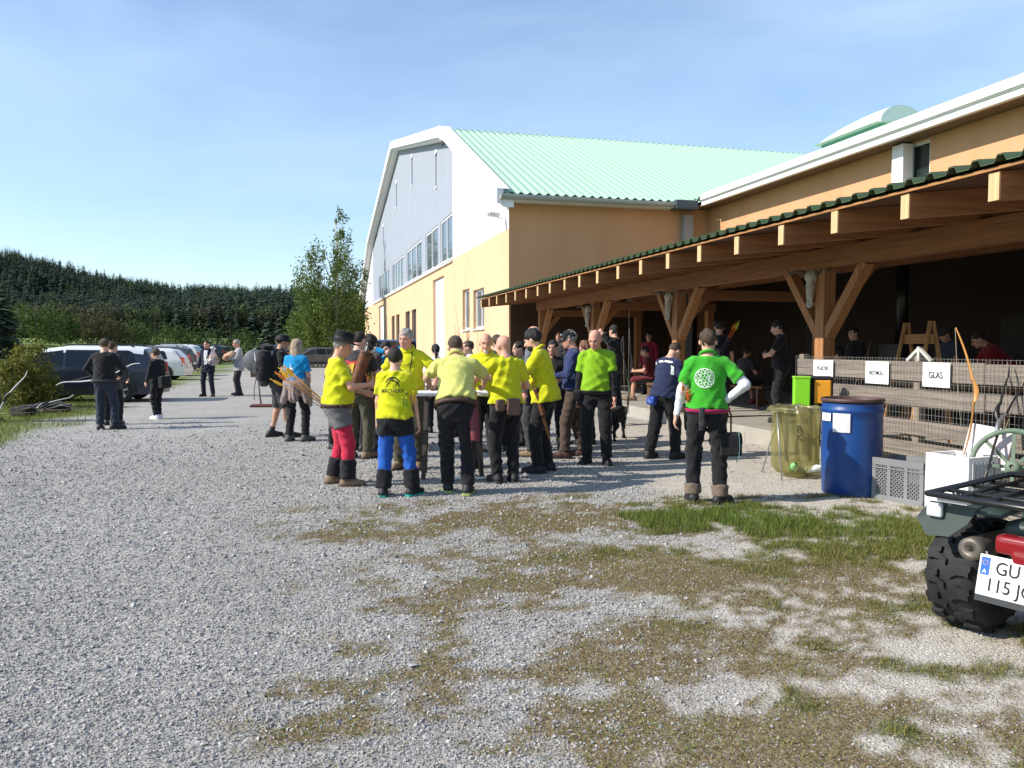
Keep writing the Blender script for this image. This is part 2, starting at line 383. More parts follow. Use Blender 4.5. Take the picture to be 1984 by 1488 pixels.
lush = gsum([(2.1, 7.25, 1.1, .55, 1), (3.0, 6.8, .7, .5, .6)], x, y)
parts.append(blades(x, y, (0.022 + .05 * lush + .03 * rng.random(len(x)) ** 2) * (0.6 + .6 * g2), rng.uniform(.003, .0065, len(x)), rng.uniform(.1, .85, len(x)), np.clip(.36 + .38 * lush + rng.normal(0, .17, len(x)), 0, 1)))
grass_obj('grass', 'short green grass tufts growing through the gravel', parts, gm)
parts = []
x, y = scatter_pts(2.8, 8.6, 3800); d_, g_, s_, m_ = cover(x, y); k = rng.random(len(x)) < d_ ** 1.2
x, y = x[k], y[k]
parts.append(blades(x, y, rng.uniform(.015, .04, len(x)), rng.uniform(.003, .007, len(x)), rng.uniform(.55, .97, len(x)), np.clip(rng.normal(.20, .19, len(x)) + .26 * (fbm(x * 1.7, y * 1.7, 91, 3) > .55), 0, 1)))
grass_obj('dry_grass', 'flattened brown thatch patches in the foreground gravel', parts, gm)
parts = []
n = 60000; y = rng.uniform(9, 34, n); x = left_edge(y) + .6 - rng.random(n) ** 1.5 * 11
d_, g_, s_, m_ = cover(x, y); k = (rng.random(n) < m_) & (x / y > -.72); x, y = x[k], y[k]
parts.append(blades(x, y, rng.uniform(.04, .13, len(x)), rng.uniform(.006, .014, len(x)), rng.uniform(.1, .7, len(x)), np.clip(rng.normal(.58, .2, len(x)), 0, 1)))
grass_obj('verge_grass', 'mown green grass verge beside the gravel and parked cars', parts, gm)
# ================================================================ riding hall, wing, canopy: one building frame
BO = Vector((-0.1, 26.0, 0)); BR = R_(15)
def L2W(x, y, z=0): return BO + Vector((x * math.cos(BR) - y * math.sin(BR), x * math.sin(BR) + y * math.cos(BR), z))
def W2L(p): q = Vector(p) - BO; return Vector((q.x * math.cos(BR) + q.y * math.sin(BR), -q.x * math.sin(BR) + q.y * math.cos(BR), p[2]))
M_orange = mat('render_apricot', (.60, .335, .18), .9, var=.07, scale=.8, stretch=(1, 1, .3), bump=.12, bscale=60, dirt=(.52, .27, .13))
M_cream = mat('render_cream', (.66, .455, .275), .9, var=.05, scale=.8, stretch=(1, 1, .3), bump=.12, bscale=60, dirt=(.58, .40, .25))
M_white = mat('render_white', (.66, .655, .69), .9, var=.03, scale=.8, bump=.1, bscale=60)
M_grey = mat('cladding_grey', (.315, .345, .41), .75, var=.04, scale=.6)
M_trim = mat('trim_white', (.80, .80, .80), .5, var=.04, scale=3)
M_gutter = mat('gutter_grey', (.42, .44, .42), .45, metal=.3, var=.1, scale=2)
M_rooftop = mat('roof_mint', (.36, .56, .405), .6, var=.09, scale=.9, stretch=(2.5, .12, .12), dirt=(.45, .60, .47))
M_wframe = mat('frame_white', (.82, .82, .83), .45, var=.03)
M_bframe = mat('frame_brown', (.13, .06, .035), .5, var=.1)
M_glass = glass_mat('pane', (.10, .12, .14), .05)
M_dark = mat('interior_dark', (.02, .018, .016), .9, var=.2)

hall = empty('riding_hall', BO, BR, 'large orange and white hall with mint corrugated gambrel roof', 'building')
HU = 57.4; BRK = 9.7; RDG = HU / 2
def ztop(u): return float(np.interp(u, [0, BRK, RDG, HU - BRK, HU], [6.4, 10.75, 14.7, 10.75, 6.4]))
def wall_panel(mb, u0, u1, z0, z1, holes, x=0.0, depth=0.2, top=None):
    """wall in the plane x=const, from u0..u1, z0..z1 (or up to the roof line), holes (u0,u1,z0,z1) with reveals"""
    us = sorted({u0, u1, *[h[0] for h in holes], *[h[1] for h in holes], *[q for q in (BRK, RDG, HU - BRK) if u0 < q < u1]})
    zs = sorted({z0, *([z1] if z1 else []), *[h[2] for h in holes], *[h[3] for h in holes]})
    for a, b in zip(us[:-1], us[1:]):
        for i, z in enumerate(zs):
            if z1 is not None and z >= z1: continue
            zn = zs[i + 1] if i + 1 < len(zs) else None
            if any(h[0] <= a + 1e-6 and b - 1e-6 <= h[1] and h[2] <= z + 1e-6 and zn is not None and zn - 1e-6 <= h[3] for h in holes): continue
            ta, tb = (zn, zn) if zn is not None else (ztop(a), ztop(b))
            if z1 is None: ta, tb = (min(ta, ztop(a)), min(tb, ztop(b)))
            if ta <= z and tb <= z: continue
            mb.add([(x, a, z), (x, b, z), (x, b, max(tb, z)), (x, a, max(ta, z))], [(3, 2, 1, 0)])
    for (a, b, c, d) in holes:
        mb.add([(x, a, c), (x, b, c), (x, b, d), (x, a, d), (x + depth, a, c), (x + depth, b, c), (x + depth, b, d), (x + depth, a, d)], [(0, 1, 5, 4), (1, 2, 6, 5), (2, 3, 7, 6), (3, 0, 4, 7)])
def uY(Y): return (Y - 26.0) / 0.9659
WIN = [(uY(35.7), uY(38.5), 2), (uY(39.2), uY(43.0), 2), (uY(44.4), uY(50.4), 3), (uY(52.0), uY(58.0), 4), (uY(59.8), uY(67.6), 5)]
WIN[0] = (BRK + .12, WIN[0][1], 2)
up_holes = [(a, b, 5.46, 7.5) for a, b, n in WIN]
SL = [(uY(39.6), 9.4), (uY(47.8), 11.1), (uY(55.3), 11.1), (uY(63.8), 9.4)]
slit_holes = [(u - .22, u + .22, z, z + 1.6) for u, z in SL]
low_holes = [(uY(37.5), uY(40.5), 0, 4.9), (uY(63.8), uY(67.4), 0, 4.9), (uY(31.95), uY(33.3), 2.25, 3.9), (uY(29.45), uY(31.25), 2.25, 3.75),
             (uY(46.3), uY(48.1), 1.2, 3.75), (uY(48.9), uY(50.9), 1.2, 3.75), (uY(53.9), uY(55.7), 1.2, 3.75), (uY(56.6), uY(58.4), 1.2, 3.75), (uY(73.0), uY(74.4), 0, 2.6)]
mb = MB(); wall_panel(mb, 0, HU, 0, 5.4, low_holes, 0, .25); mb.build('wall', M_cream, hall)
for a, b in ((0, BRK), (HU - BRK, HU)): mb = MB(); wall_panel(mb, a, b, 5.4, None, [], 0, .1); mb.build('wall', M_white, hall)
mb = MB(); wall_panel(mb, BRK, HU - BRK, 5.4, None, up_holes + slit_holes, .03, .16)
mb.add([(0, BRK, 5.4), (.03, BRK, 5.4), (.03, BRK, 10.7), (0, BRK, 10.7), (0, HU - BRK, 5.4), (.03, HU - BRK, 5.4), (.03, HU - BRK, 10.7), (0, HU - BRK, 10.7)], [(0, 1, 2, 3), (4, 7, 6, 5)])
mb.build('wall', M_grey, hall)
# side wall (in the shade) and the far ones
mb = MB(); mb.add([(0, 0, 0), (40, 0, 0), (40, 0, 6.35), (0, 0, 6.35)], [(0, 1, 2, 3)]); mb.build('wall', M_orange, hall)
mb = MB(); mb.add([(0, HU, 0), (60, HU, 0), (60, HU, 6.35), (0, HU, 6.35)], [(0, 1, 2, 3)])
mb.add([(60, 0, 0), (60, HU, 0), (60, HU, 6.4), (60, HU - BRK, 10.7), (60, RDG, 14.7), (60, BRK, 10.7), (60, 0, 6.4)], [tuple(range(7))])
mb.build('wall', M_orange, hall)
def window(parent, a, b, c, d, x, npane, fm, gm=None, bar=0.06, sill=True, thick=.07):
    """window filling the opening a..b, c..d in the plane x, looking to -x"""
    mb = MB(); w = bar
    mb.box((x, (a + b) / 2, c + w / 2), (thick, b - a - .004, w)); mb.box((x, (a + b) / 2, d - w / 2), (thick, b - a - .004, w))
    for k in range(npane + 1):
        u = a + (b - a) * k / npane; u = min(max(u, a + w / 2 + .002), b - w / 2 - .002); mb.box((x - .003, u, (c + d) / 2), (thick, w, d - c - .004))
    f = mb.build('window', fm, parent)
    for k in range(npane):
        u0 = a + (b - a) * k / npane; u1 = a + (b - a) * (k + 1) / npane
        q = MB(); q.box((x + .01, (u0 + u1) / 2, (c + d) / 2), (.012, u1 - u0 - .01, d - c - .06)); q.build('pane', gm or M_glass, f)
    if sill:
        q = MB(); q.box((x - .12, (a + b) / 2, c - .03), (.26, b - a + .1, .05)); q.build('sill', fm, f)
    return f
for (a, b, n) in WIN: window(hall, a + .01, b - .01, 5.46, 7.5, .10, n, M_wframe, bar=.09)
for (u, z) in SL:
    w_ = window(hall, u - .22, u + .22, z, z + 1.6, .13, 1, M_wframe, bar=.05, sill=False)
    q = MB(); q.prism([(-.01, u - .34, z + 1.63), (-.01, u, z + 1.85), (-.01, u + .34, z + 1.63), (-.01, u + .3, z + 1.60), (-.01, u - .3, z + 1.60)], (.035, 0, 0)); q.build('trim', M_trim, hall); q = MB(); q.box((.008, u, z - .04), (.05, .6, .07)); q.build('sill', M_trim, hall)
q = MB(); q.box((-.04, (BRK + HU - BRK) / 2, 5.36), (.14, HU - 2 * BRK, .10)); q.build('sill', M_trim, hall)
for i, (a, b, c, d) in enumerate(low_holes):
    if i in (0, 1):
        q = MB(); q.box((.18, (a + b) / 2, (c + d) / 2), (.06, b - a - .01, d - c - .01)); dr = q.build('door', M_trim, hall)
        n = 6
        for k in range(n):
            q = MB(); q.box((.14, (a + b) / 2, c + .04 + (k + .5) * (d - c - .06) / n), (.03, b - a - .12, (d - c) / n - .05), ch=.006); q.build('panel', M_trim, dr)
    elif i in (2, 3): window(hall, a, b, c, d, .17, 2 if i == 3 else 1, M_wframe, bar=.09)
    elif i == 8:
        q = MB(); q.box((.2, (a + b) / 2, 1.3), (.05, b - a - .01, 2.58)); q.build('door', M_bframe, hall)
    else: window(hall, a, b, c, d, .17, 2, M_bframe, bar=.08)
# corrugated roof slopes: real waves
def corrugated(y0, z0, y1, z1, x0, x1, pitch, amp, rows, mbm, name, parent, drop=0.0):
    n = int((x1 - x0) / (pitch / 4)) + 1
    xs = np.linspace(x0, x1, n); ph = 2 * np.pi * (xs - x0) / pitch
    sl = math.hypot(y1 - y0, z1 - z0); ny_, nz_ = -(z1 - z0) / sl, (y1 - y0) / sl
    if nz_ < 0: ny_, nz_ = -ny_, -nz_
    V = []
    for r in range(rows + 1):
        t = r / rows; h = amp * np.cos(ph)
        V.append(np.stack([xs, y0 + (y1 - y0) * t + ny_ * h, z0 + (z1 - z0) * t + nz_ * h], 1))
    V = np.concatenate(V); I = np.arange((rows + 1) * n).reshape(rows + 1, n)
    F = np.stack([I[:-1, :-1], I[:-1, 1:], I[1:, 1:], I[1:, :-1]], -1).reshape(-1, 4)
    return link(name, np_mesh(name, V, F), mbm, parent)
TH = .28
corrugated(-.55, 6.4 - .26 + TH, BRK, 10.75 + TH, -.35, 60, .30, .045, 3, M_rooftop, 'roof_sheet', hall)
corrugated(BRK, 10.75 + TH + .02, RDG, 14.7 + TH, -.35, 60, .30, .045, 3, M_rooftop, 'roof_sheet', hall)
corrugated(HU + .55, 6.4 - .26 + TH, HU - BRK, 10.75 + TH, -.35, 60, .30, .045, 3, M_rooftop, 'roof_sheet', hall)
corrugated(HU - BRK, 10.75 + TH + .02, RDG, 14.7 + TH, -.35, 60, .30, .045, 3, M_rooftop, 'roof_sheet', hall)
# barge boards along the gable: white, thick, in two steps
def barge(pts, x0, x1, h0, h1, name='barge_board'):
    for (a, b) in zip(pts[:-1], pts[1:]):
        q = MB(); q.prism([(x0, a[0], a[1] + h0), (x0, b[0], b[1] + h0), (x0, b[0], b[1] + h1), (x0, a[0], a[1] + h1)], (x1 - x0, 0, 0)); q.build(name, M_trim, hall)
GB = [(-.62, 6.4 - .28), (BRK, 10.75), (RDG, 14.7), (HU - BRK, 10.75), (HU + .62, 6.4 - .28)]
barge(GB, -.55, -.34, -.06, .40); barge(GB, -.36, .0, -.16, .20)
mb = MB()
for a, b in zip(GB[:-1], GB[1:]): mb.add([(-.545, a[0], a[1] + .41), (-.545, b[0], b[1] + .41), (-.12, b[0], b[1] + .41), (-.12, a[0], a[1] + .41)], [(0, 1, 2, 3)])
mb.build('verge_flashing', M_trim, hall)
q = MB(); q.prism([(-.6, BRK - .5, 10.42), (-.6, BRK + .12, 10.68), (-.6, BRK + .12, 11.20), (-.6, BRK - .5, 10.94)], (.1, 0, 0)); q.build('joint_cover', M_trim, hall)
# eaves gutter on the shaded side
mb = MB(); pr = [(-.02, .1), (-.02, .02), (.06, -.06), (.15, -.06), (.2, .0), (.2, .1)]
mb.sheet([[(x, -.78 + p[0], 6.25 + p[1]) for p in pr] for x in np.linspace(-.45, 6.3, 12)]); mb.add([(-.45, -.78 + p[0], 6.25 + p[1]) for p in pr], [tuple(range(6))]); mb.build('gutter', M_gutter, hall)
mb = MB(); mb.box((3, -.44, 6.2), (6.8, .46, .05)); mb.build('soffit', M_trim, hall)
mb = MB(); mb.box((5.9, -.6, 6.28), (.8, .5, .30), ch=.02); mb.build('gutter_box', mat('gutter_dark', (.06, .08, .09), .4, var=.1), hall)
mb = MB(); mb.box((6.25, -.16, 3), (.34, .28, 6.1), ch=.02); mb.build('downpipe', mat('downpipe_grey', (.32, .33, .33), .5, var=.06), hall)
sc_ = empty('security_camera', L2W(-.12, .35, 5.75), BR, 'small white security camera on the gable corner', 'camera')
mb = MB(); mb.tube([(0, 0, 0), (-.16, 0, .02), (-.2, 0, .1)], .02, 8); mb.build('bracket', M_trim, sc_)
mb = MB(); mb.box((-.3, .02, .12), (.42, .16, .14), rz=.3, ch=.03); mb.build('housing', M_trim, sc_)
mb = MB(); mb.lathe([(.0, 0), (.05, 0), (.05, .02), (.0, .02)], 12, Matrix.Translation((-.51, -.04, .12)) @ Matrix.Rotation(R_(90), 4, 'Y')); mb.build('lens', M_dark, sc_)

# ---------------------------------------------------------------- wing
wing = empty('wing_building', BO, BR, 'long apricot wing with white fascia behind the timber canopy', 'building')
WX = 7.10; W0 = -34.0
def FY(px, x):   # local y where the line x=const (building frame) is seen at photo column px
    t = (px - CX) / FPX; c, s = math.cos(BR), math.sin(BR)
    return (t * (BO.y + x * s) - BO.x - x * c) / (-s - t * c)
wy0, wy1 = FY(1792, WX), FY(1749, WX)
w_holes = [(wy0, wy1, 4.6, 6.25)]
mb = MB(); 
def wing_wall(mb, z0, z1, holes):
    zs = sorted({z0, z1, *[h[2] for h in holes], *[h[3] for h in holes]}); us = sorted({W0, -.0, *[h[0] for h in holes], *[h[1] for h in holes]})
    for a, b in zip(us[:-1], us[1:]):
        for c, d in zip(zs[:-1], zs[1:]):
            if any(h[0] <= a and b <= h[1] and h[2] <= c and d <= h[3] for h in holes): continue
            mb.add([(WX, a, c), (WX, b, c), (WX, b, d), (WX, a, d)], [(3, 2, 1, 0)])
    for (a, b, c, d) in holes:
        x = WX; e = .25; mb.add([(x, a, c), (x, b, c), (x, b, d), (x, a, d), (x + e, a, c), (x + e, b, c), (x + e, b, d), (x + e, a, d)], [(0, 1, 5, 4), (1, 2, 6, 5), (2, 3, 7, 6), (3, 0, 4, 7)])
wing_wall(mb, 3.7, 6.35, w_holes); mb.build('wall', M_orange, wing)
window(wing, wy0 + .01, wy1 - .01, 4.6, 6.25, WX + .1, 1, M_wframe, bar=.07, gm=glass_mat('dark_pane', (.02, .03, .03)))
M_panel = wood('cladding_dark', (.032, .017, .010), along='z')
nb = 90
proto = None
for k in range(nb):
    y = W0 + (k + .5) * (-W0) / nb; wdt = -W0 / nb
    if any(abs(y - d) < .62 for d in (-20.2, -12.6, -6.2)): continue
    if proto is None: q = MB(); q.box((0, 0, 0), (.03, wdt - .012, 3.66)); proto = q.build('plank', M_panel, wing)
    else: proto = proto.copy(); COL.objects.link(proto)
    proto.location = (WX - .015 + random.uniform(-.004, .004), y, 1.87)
for d in (-20.2, -12.6, -6.2):
    q = MB(); q.box((WX, d, 1.1), (.05, 1.2, 2.2)); dr = q.build('door', mat('door_dark', (.03, .025, .02), .5, var=.2), wing)
    q = MB(); q.tube([(WX - .06, d + .45, 1.05), (WX - .06, d + .33, 1.05)], .012); q.build('handle', mat('steel', (.55, .55, .55), .3, metal=1, var=.05), dr)
    q = MB(); q.box((WX + .0, d, 2.95), (.05, 1.24, 1.5)); q.build('transom', M_panel, wing)
# roof slopes, fascia
mb = MB(); mb.prism([(6.38, W0, 6.25), (6.38, W0, 6.62), (6.44, W0, 6.66), (6.50, W0, 6.25)], (0, -W0 - .9, 0)); mb.build('fascia', M_trim, wing)
mb = MB(); mb.prism([(6.30, W0, 6.42), (6.30, W0, 6.56), (6.379, W0, 6.60), (6.379, W0, 6.38)], (0, -W0 - .95, 0)); mb.build('gutter', M_trim, wing)
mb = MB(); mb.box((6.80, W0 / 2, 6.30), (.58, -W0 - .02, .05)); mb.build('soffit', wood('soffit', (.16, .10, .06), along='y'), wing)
RX = 15.5; RZ = 6.56 + (RX - 6.4) * .17
def wing_roof(x0, z0, x1, z1, y0, y1, name='roof_sheet'):
    n = int((y1 - y0) / .075); ys = np.linspace(y0, y1, n); h = .04 * np.cos(2 * np.pi * ys / .3)
    V = np.concatenate([np.stack([np.full(n, x0), ys, z0 + h], 1), np.stack([np.full(n, x1), ys, z1 + h], 1)]); I = np.arange(2 * n).reshape(2, n)
    return link(name, np_mesh(name, V, np.stack([I[:-1, :-1], I[:-1, 1:], I[1:, 1:], I[1:, :-1]], -1).reshape(-1, 4)), M_rooftop, wing)
wing_roof(6.44, 6.57, RX, RZ, W0, 14.0); wing_roof(2 * RX - 6.35, 6.57, RX, RZ, W0, 14.0)
mb = MB(); mb.tube([(RX, W0, RZ + .05), (RX, 14, RZ + .05)], .18, 10); mb.build('ridge_cap', mat('ridge_pale', (.72, .74, .70), .6, var=.06), wing)
# pillar of white render beside the window, lamp on the wall
mb = MB(); mb.box((WX - .14, FY(1735, WX - .2), 5.02), (.28, .36, 2.44), ch=.01); mb.build('pilaster', M_trim, wing)
mb = MB(); mb.box((WX - .04, FY(1650, WX), 5.3), (.08, .12, .22), ch=.015); mb.tube([(WX - .06, FY(1650, WX), 5.2), (WX - .1, FY(1650, WX), 5.0)], .02, 8); mb.build('wall_lamp', M_gutter, wing)
# ridge ventilator with arched white hood
vent = empty('ridge_ventilator', L2W(10.0, -4.35, 7.15), BR, 'arched white ventilator hood with green sides on the wing roof', 'roof vent')
mb = MB(); mb.box((0, 0, .40), (1.5, 3.5, .84)); mb.build('body', mat('vent_green', (.13, .33, .25), .6, var=.1), vent)
rows = []
for i in range(15):
    t = i / 14; yy = -1.95 + 3.9 * t; hh = 1.0 * math.sqrt(max(0, 1 - max(0, (t - .18) / .82) ** 2.2)) * (1 if t > .18 else .96 + .04 * t / .18)
    rows.append([(0.92 * math.cos(math.pi * k / 12), yy, .80 + hh * .55 * math.sin(math.pi * k / 12)) for k in range(13)])
mb = MB(); mb.sheet(rows); mb.add(rows[0], [tuple(range(13))]); mb.add([(x, y, .80) for x in (-1.05, 1.05) for y in (-1.95, 1.95)], [(0, 1, 3, 2)]); ho_ = mb.build('hood', mat('hood_white', (.66, .68, .64), .5, var=.06), vent)

vent.scale = (.8, .76, .95)
# ---------------------------------------------------------------- timber canopy
canopy = empty('timber_canopy', BO, BR, 'open timber canopy with green ribbed roof over the seating area', 'canopy')
EX = -1.07; CY0, CY1 = -25.2, -.62; SLP = .105
M_tim = wood('larch', (.29, .125, .05), along='x'); M_timy = wood('larch', (.29, .125, .05), along='y'); M_timz = wood('larch', (.36, .165, .065), along='z')
M_pale = wood('larch_end', (.62, .42, .22), along='z')
def roofz(x): return 3.05 + (x - EX) * SLP
# rafters
rw, rh = .11, .235
q = MB(); q.prism([(EX, -rw / 2, 3.03 - rh), (EX, -rw / 2, 3.03), (WX - .05, -rw / 2, roofz(WX - .05) - .02), (WX - .05, -rw / 2, roofz(WX - .05) - .02 - rh)], (0, rw, 0)); r0 = q.build('rafter', M_tim, canopy)
q = MB(); q.box((EX - .006, 0, 3.03 - rh / 2), (.012, rw - .004, rh - .004)); e0 = q.build('rafter_end', M_pale, r0)
k = 0; y = CY1 - .12
while y > CY0:
    if k == 0: r = r0
    else:
        r = r0.copy(); COL.objects.link(r); e = e0.copy(); COL.objects.link(e); e.parent = r
    r.location = (random.uniform(-.015, .015), y, random.uniform(-.004, .004)); k += 1; y -= 1.0
# decking boards on the rafters, long boards in y
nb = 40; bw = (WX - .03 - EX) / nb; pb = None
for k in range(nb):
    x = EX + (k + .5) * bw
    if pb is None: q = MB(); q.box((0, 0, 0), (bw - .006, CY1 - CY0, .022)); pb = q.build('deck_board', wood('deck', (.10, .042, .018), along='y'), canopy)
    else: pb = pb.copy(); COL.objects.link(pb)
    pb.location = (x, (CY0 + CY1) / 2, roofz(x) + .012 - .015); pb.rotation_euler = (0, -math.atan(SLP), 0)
q = MB(); q.box((EX - .018, (CY0 + CY1) / 2, 3.052), (.022, CY1 - CY0, .024)); q.build('batten', wood('batten', (.36, .17, .06), along='y'), canopy)
# ribbed green sheet roof (trapezoid ribs)
pitch = .25; prof = []
yy = CY0 - .1
while yy < CY1 + .1:
    prof += [(yy, 0), (yy + .13, 0), (yy + .16, .055), (yy + .22, .055)]; yy += pitch
prof.append((yy, 0))
XS = [EX - .07, 1.5, 4.2, WX - .02]
rows = [[(x, p[0], roofz(x) + .055 + p[1]) for p in prof] for x in XS]
mb = MB(); mb.sheet(rows, smooth=False)
mb.sheet([[(XS[0], p[0], roofz(XS[0]) + .055 + p[1] - .004) for p in prof], [(XS[0], p[0], roofz(XS[0]) + .055 + p[1] - .012) for p in prof]], smooth=False)
mb.build('roof_sheet', mat('sheet_green', (.06, .11, .05), .55, var=.3, scale=4, dirt=(.12, .12, .07)), canopy)
# purlins and posts with braces
PX_ = .83; POSTS = [-.95, -5.65, -10.35, -15.0, -19.7, -24.4]
q = MB(); q.box((PX_, (CY0 + CY1) / 2, 2.865), (.2, CY1 - CY0 - .1, .28)); q.build('beam', M_timy, canopy)
q = MB(); q.box((4.1, (CY0 + CY1) / 2, 3.22), (.2, CY1 - CY0 - .1, .26)); q.build('beam', M_timy, canopy)
for k, y in enumerate(POSTS):
    q = MB(); q.box((PX_, y, 1.38), (.2, .2, 2.69), ch=.008); q.build('post', M_timz, canopy)
    for s in (-1, 1):
        if k == 0 and s > 0: continue
        q = MB(); q.bar((PX_, y + s * .09, 1.75), (PX_, y + s * .88, 2.74), .13, .15, up=(1, 0, 0)); q.build('brace', M_timz, canopy)
    q = MB(); q.bar((PX_ + .09, y, 2.0), (PX_ + .95, y, 3.0), .12, .14, up=(0, 1, 0)); q.build('brace', M_timz, canopy)
    if k in (3, 4): continue
    q = MB(); q.prism([(PX_ - .3, y - .05, 2.62), (PX_ + 3.4, y - .05, 2.62), (PX_ + 3.4, y - .05, 2.82), (PX_ - .3, y - .05, 2.82)], (0, .14, 0)) if 0 else q.box((PX_ + 1.75, y - .16, 2.62), (3.2, .1, .2)); q.build('tie_beam', M_tim, canopy)
    q = MB(); q.box((4.1, y, 1.55), (.18, .18, 3.05)); q.build('post', M_timz, canopy)
q = MB(); q.box((3.83, CY0 / 2, .1), (6.46, -CY0 - .04, .30), ch=.012); fl = q.build('floor', mat('slab_concrete', (.34, .32, .28), .9, var=.15, scale=1.5, bump=.2, bscale=30, dirt=(.3, .27, .22)), None); fl.location = BO; fl.rotation_euler = (0, 0, BR); fl.name = 'paved_floor'; tag(fl, kind='structure')

pk = None  # dark boards added to put the canopy's shade into the hall wall's colour
for k in range(44):
    if pk is None: q = MB(); q.box((0, 0, 0), (.145, .03, 3.1)); pk = q.build('plank', wood('shade_boards', (.06, .033, .018), along='z'), hall)
    else: pk = pk.copy(); COL.objects.link(pk)
    pk.location = (.12 + k * .152, -.02 + random.uniform(-.004, .004), 1.5)
# ================================================================ hill with forest
def ridge_px(px): return np.interp(px, [-1500, -600, 0, 120, 230, 330, 450, 560, 700, 1000, 1500], [360, 290, 197, 166, 143, 130, 124, 119, 116, 112, 110])
def hill_z(x, y):
    x = np.asarray(x, float); y = np.asarray(y, float); px = 992 + 1547 * x / np.maximum(y, 1)
    e = ridge_px(px); g = 1.6 + e / 1547 * 430 - 12.5
    u = sstep(235, 430, y)
    z = terrain(x, y) * (1 - u) + g * u + (fbm(x * .02, y * .02, 9, 3) - .5) * 5 * sstep(240, 300, y)
    return z - sstep(560, 900, y) * 60 - .6
hx = np.arange(-760, 420, 14.0); hy = np.arange(205, 760, 14.0); HX, HY = np.meshgrid(hx, hy)
hz = hill_z(HX.ravel(), HY.ravel()); n_, k_ = len(hx), len(hy); I = np.arange(n_ * k_).reshape(k_, n_)
hill = link('hill', np_mesh('hill', np.stack([HX.ravel(), HY.ravel(), hz], 1), np.stack([I[:-1, :-1], I[:-1, 1:], I[1:, 1:], I[1:, :-1]], -1).reshape(-1, 4)), mat('forest_floor', (.03, .035, .02), .95, var=.4, scale=.05))
tag(hill, kind='structure')
LEAFR = {}
def leaf_mat(name, dark, light, transl=.28):
    return attr_mat('leaf_' + name, [(0, dark), (.5, tuple((a + b) / 2 for a, b in zip(dark, light))), (1, light)], .75, transl=transl)
def quads(C, sz, up=None, flat=0.0, aspect=.6, tilt=None):
    """leaf quads at centres C"""
    n = len(C); a = rng.normal(size=(n, 3)); a[:, 2] *= (1 - flat); a /= np.linalg.norm(a, axis=1)[:, None]
    if tilt is not None: a = a * .6 + tilt; a /= np.linalg.norm(a, axis=1)[:, None]
    b = np.cross(a, rng.normal(size=(n, 3))); b /= np.linalg.norm(b, axis=1)[:, None]
    s = (sz * rng.uniform(.6, 1.3, n))[:, None]; A = a * s * .5; B = b * s * .5 * aspect
    V = np.stack([C - A, C + B - A * .1, C + A, C - B - A * .1], 1).reshape(-1, 3)
    return V, np.arange(n * 4).reshape(-1, 4)
def conifer_mesh(name, h, seed, full=.22, tiers=22, per=10):
    r = np.random.default_rng(seed); V, F, S = [], [], []; o = 0
    for t in range(tiers):
        f = t / tiers; z = h * (.06 + .93 * f); rad = h * full * (1 - f) ** .85 * r.uniform(.75, 1.15) + .014 * h
        for k in range(max(4, int(per * (1 - f * .5)))):
            a = r.uniform(0, 6.28); L_ = rad * r.uniform(.65, 1.15); dr = L_ * r.uniform(.2, .5); w = L_ * .36 + .006 * h
            d = np.array([math.cos(a), math.sin(a), 0]); s = np.array([-d[1], d[0], 0])
            p0 = np.array([0, 0, z + .10 * L_]); p1 = d * L_ * .55 + [0, 0, z - dr * .25]; p2 = d * L_ + [0, 0, z - dr]
            V += [p0, p1 + s * w + [0, 0, -.25 * w], p2, p1 - s * w + [0, 0, -.25 * w]]; F += [(o, o + 1, o + 2), (o, o + 2, o + 3)]; S += [r.uniform(0, .5), *([r.uniform(.1, 1)] * 3)]; o += 4
    return np_mesh(name, np.array(V), np.array(F), smooth=False, attrs={'shade': np.array(S)})
def broad_mesh(name, h, seed, n=420):
    r = np.random.default_rng(seed); C = []
    for k in range(9):
        c = np.array([r.normal(0, .17) * h, r.normal(0, .17) * h, h * r.uniform(.42, .85)]); rad = h * r.uniform(.12, .22)
        p = r.normal(size=(n // 9, 3)); p /= np.linalg.norm(p, axis=1)[:, None]; C.append(c + p * rad * r.uniform(.6, 1.05, (len(p), 1)))
    C = np.concatenate(C); V, F = quads(C, h * .085)
    return np_mesh(name, V, F, smooth=False, attrs={'shade': np.repeat(np.clip(r.normal(.5, .25, len(C)), 0, 1), 4)})
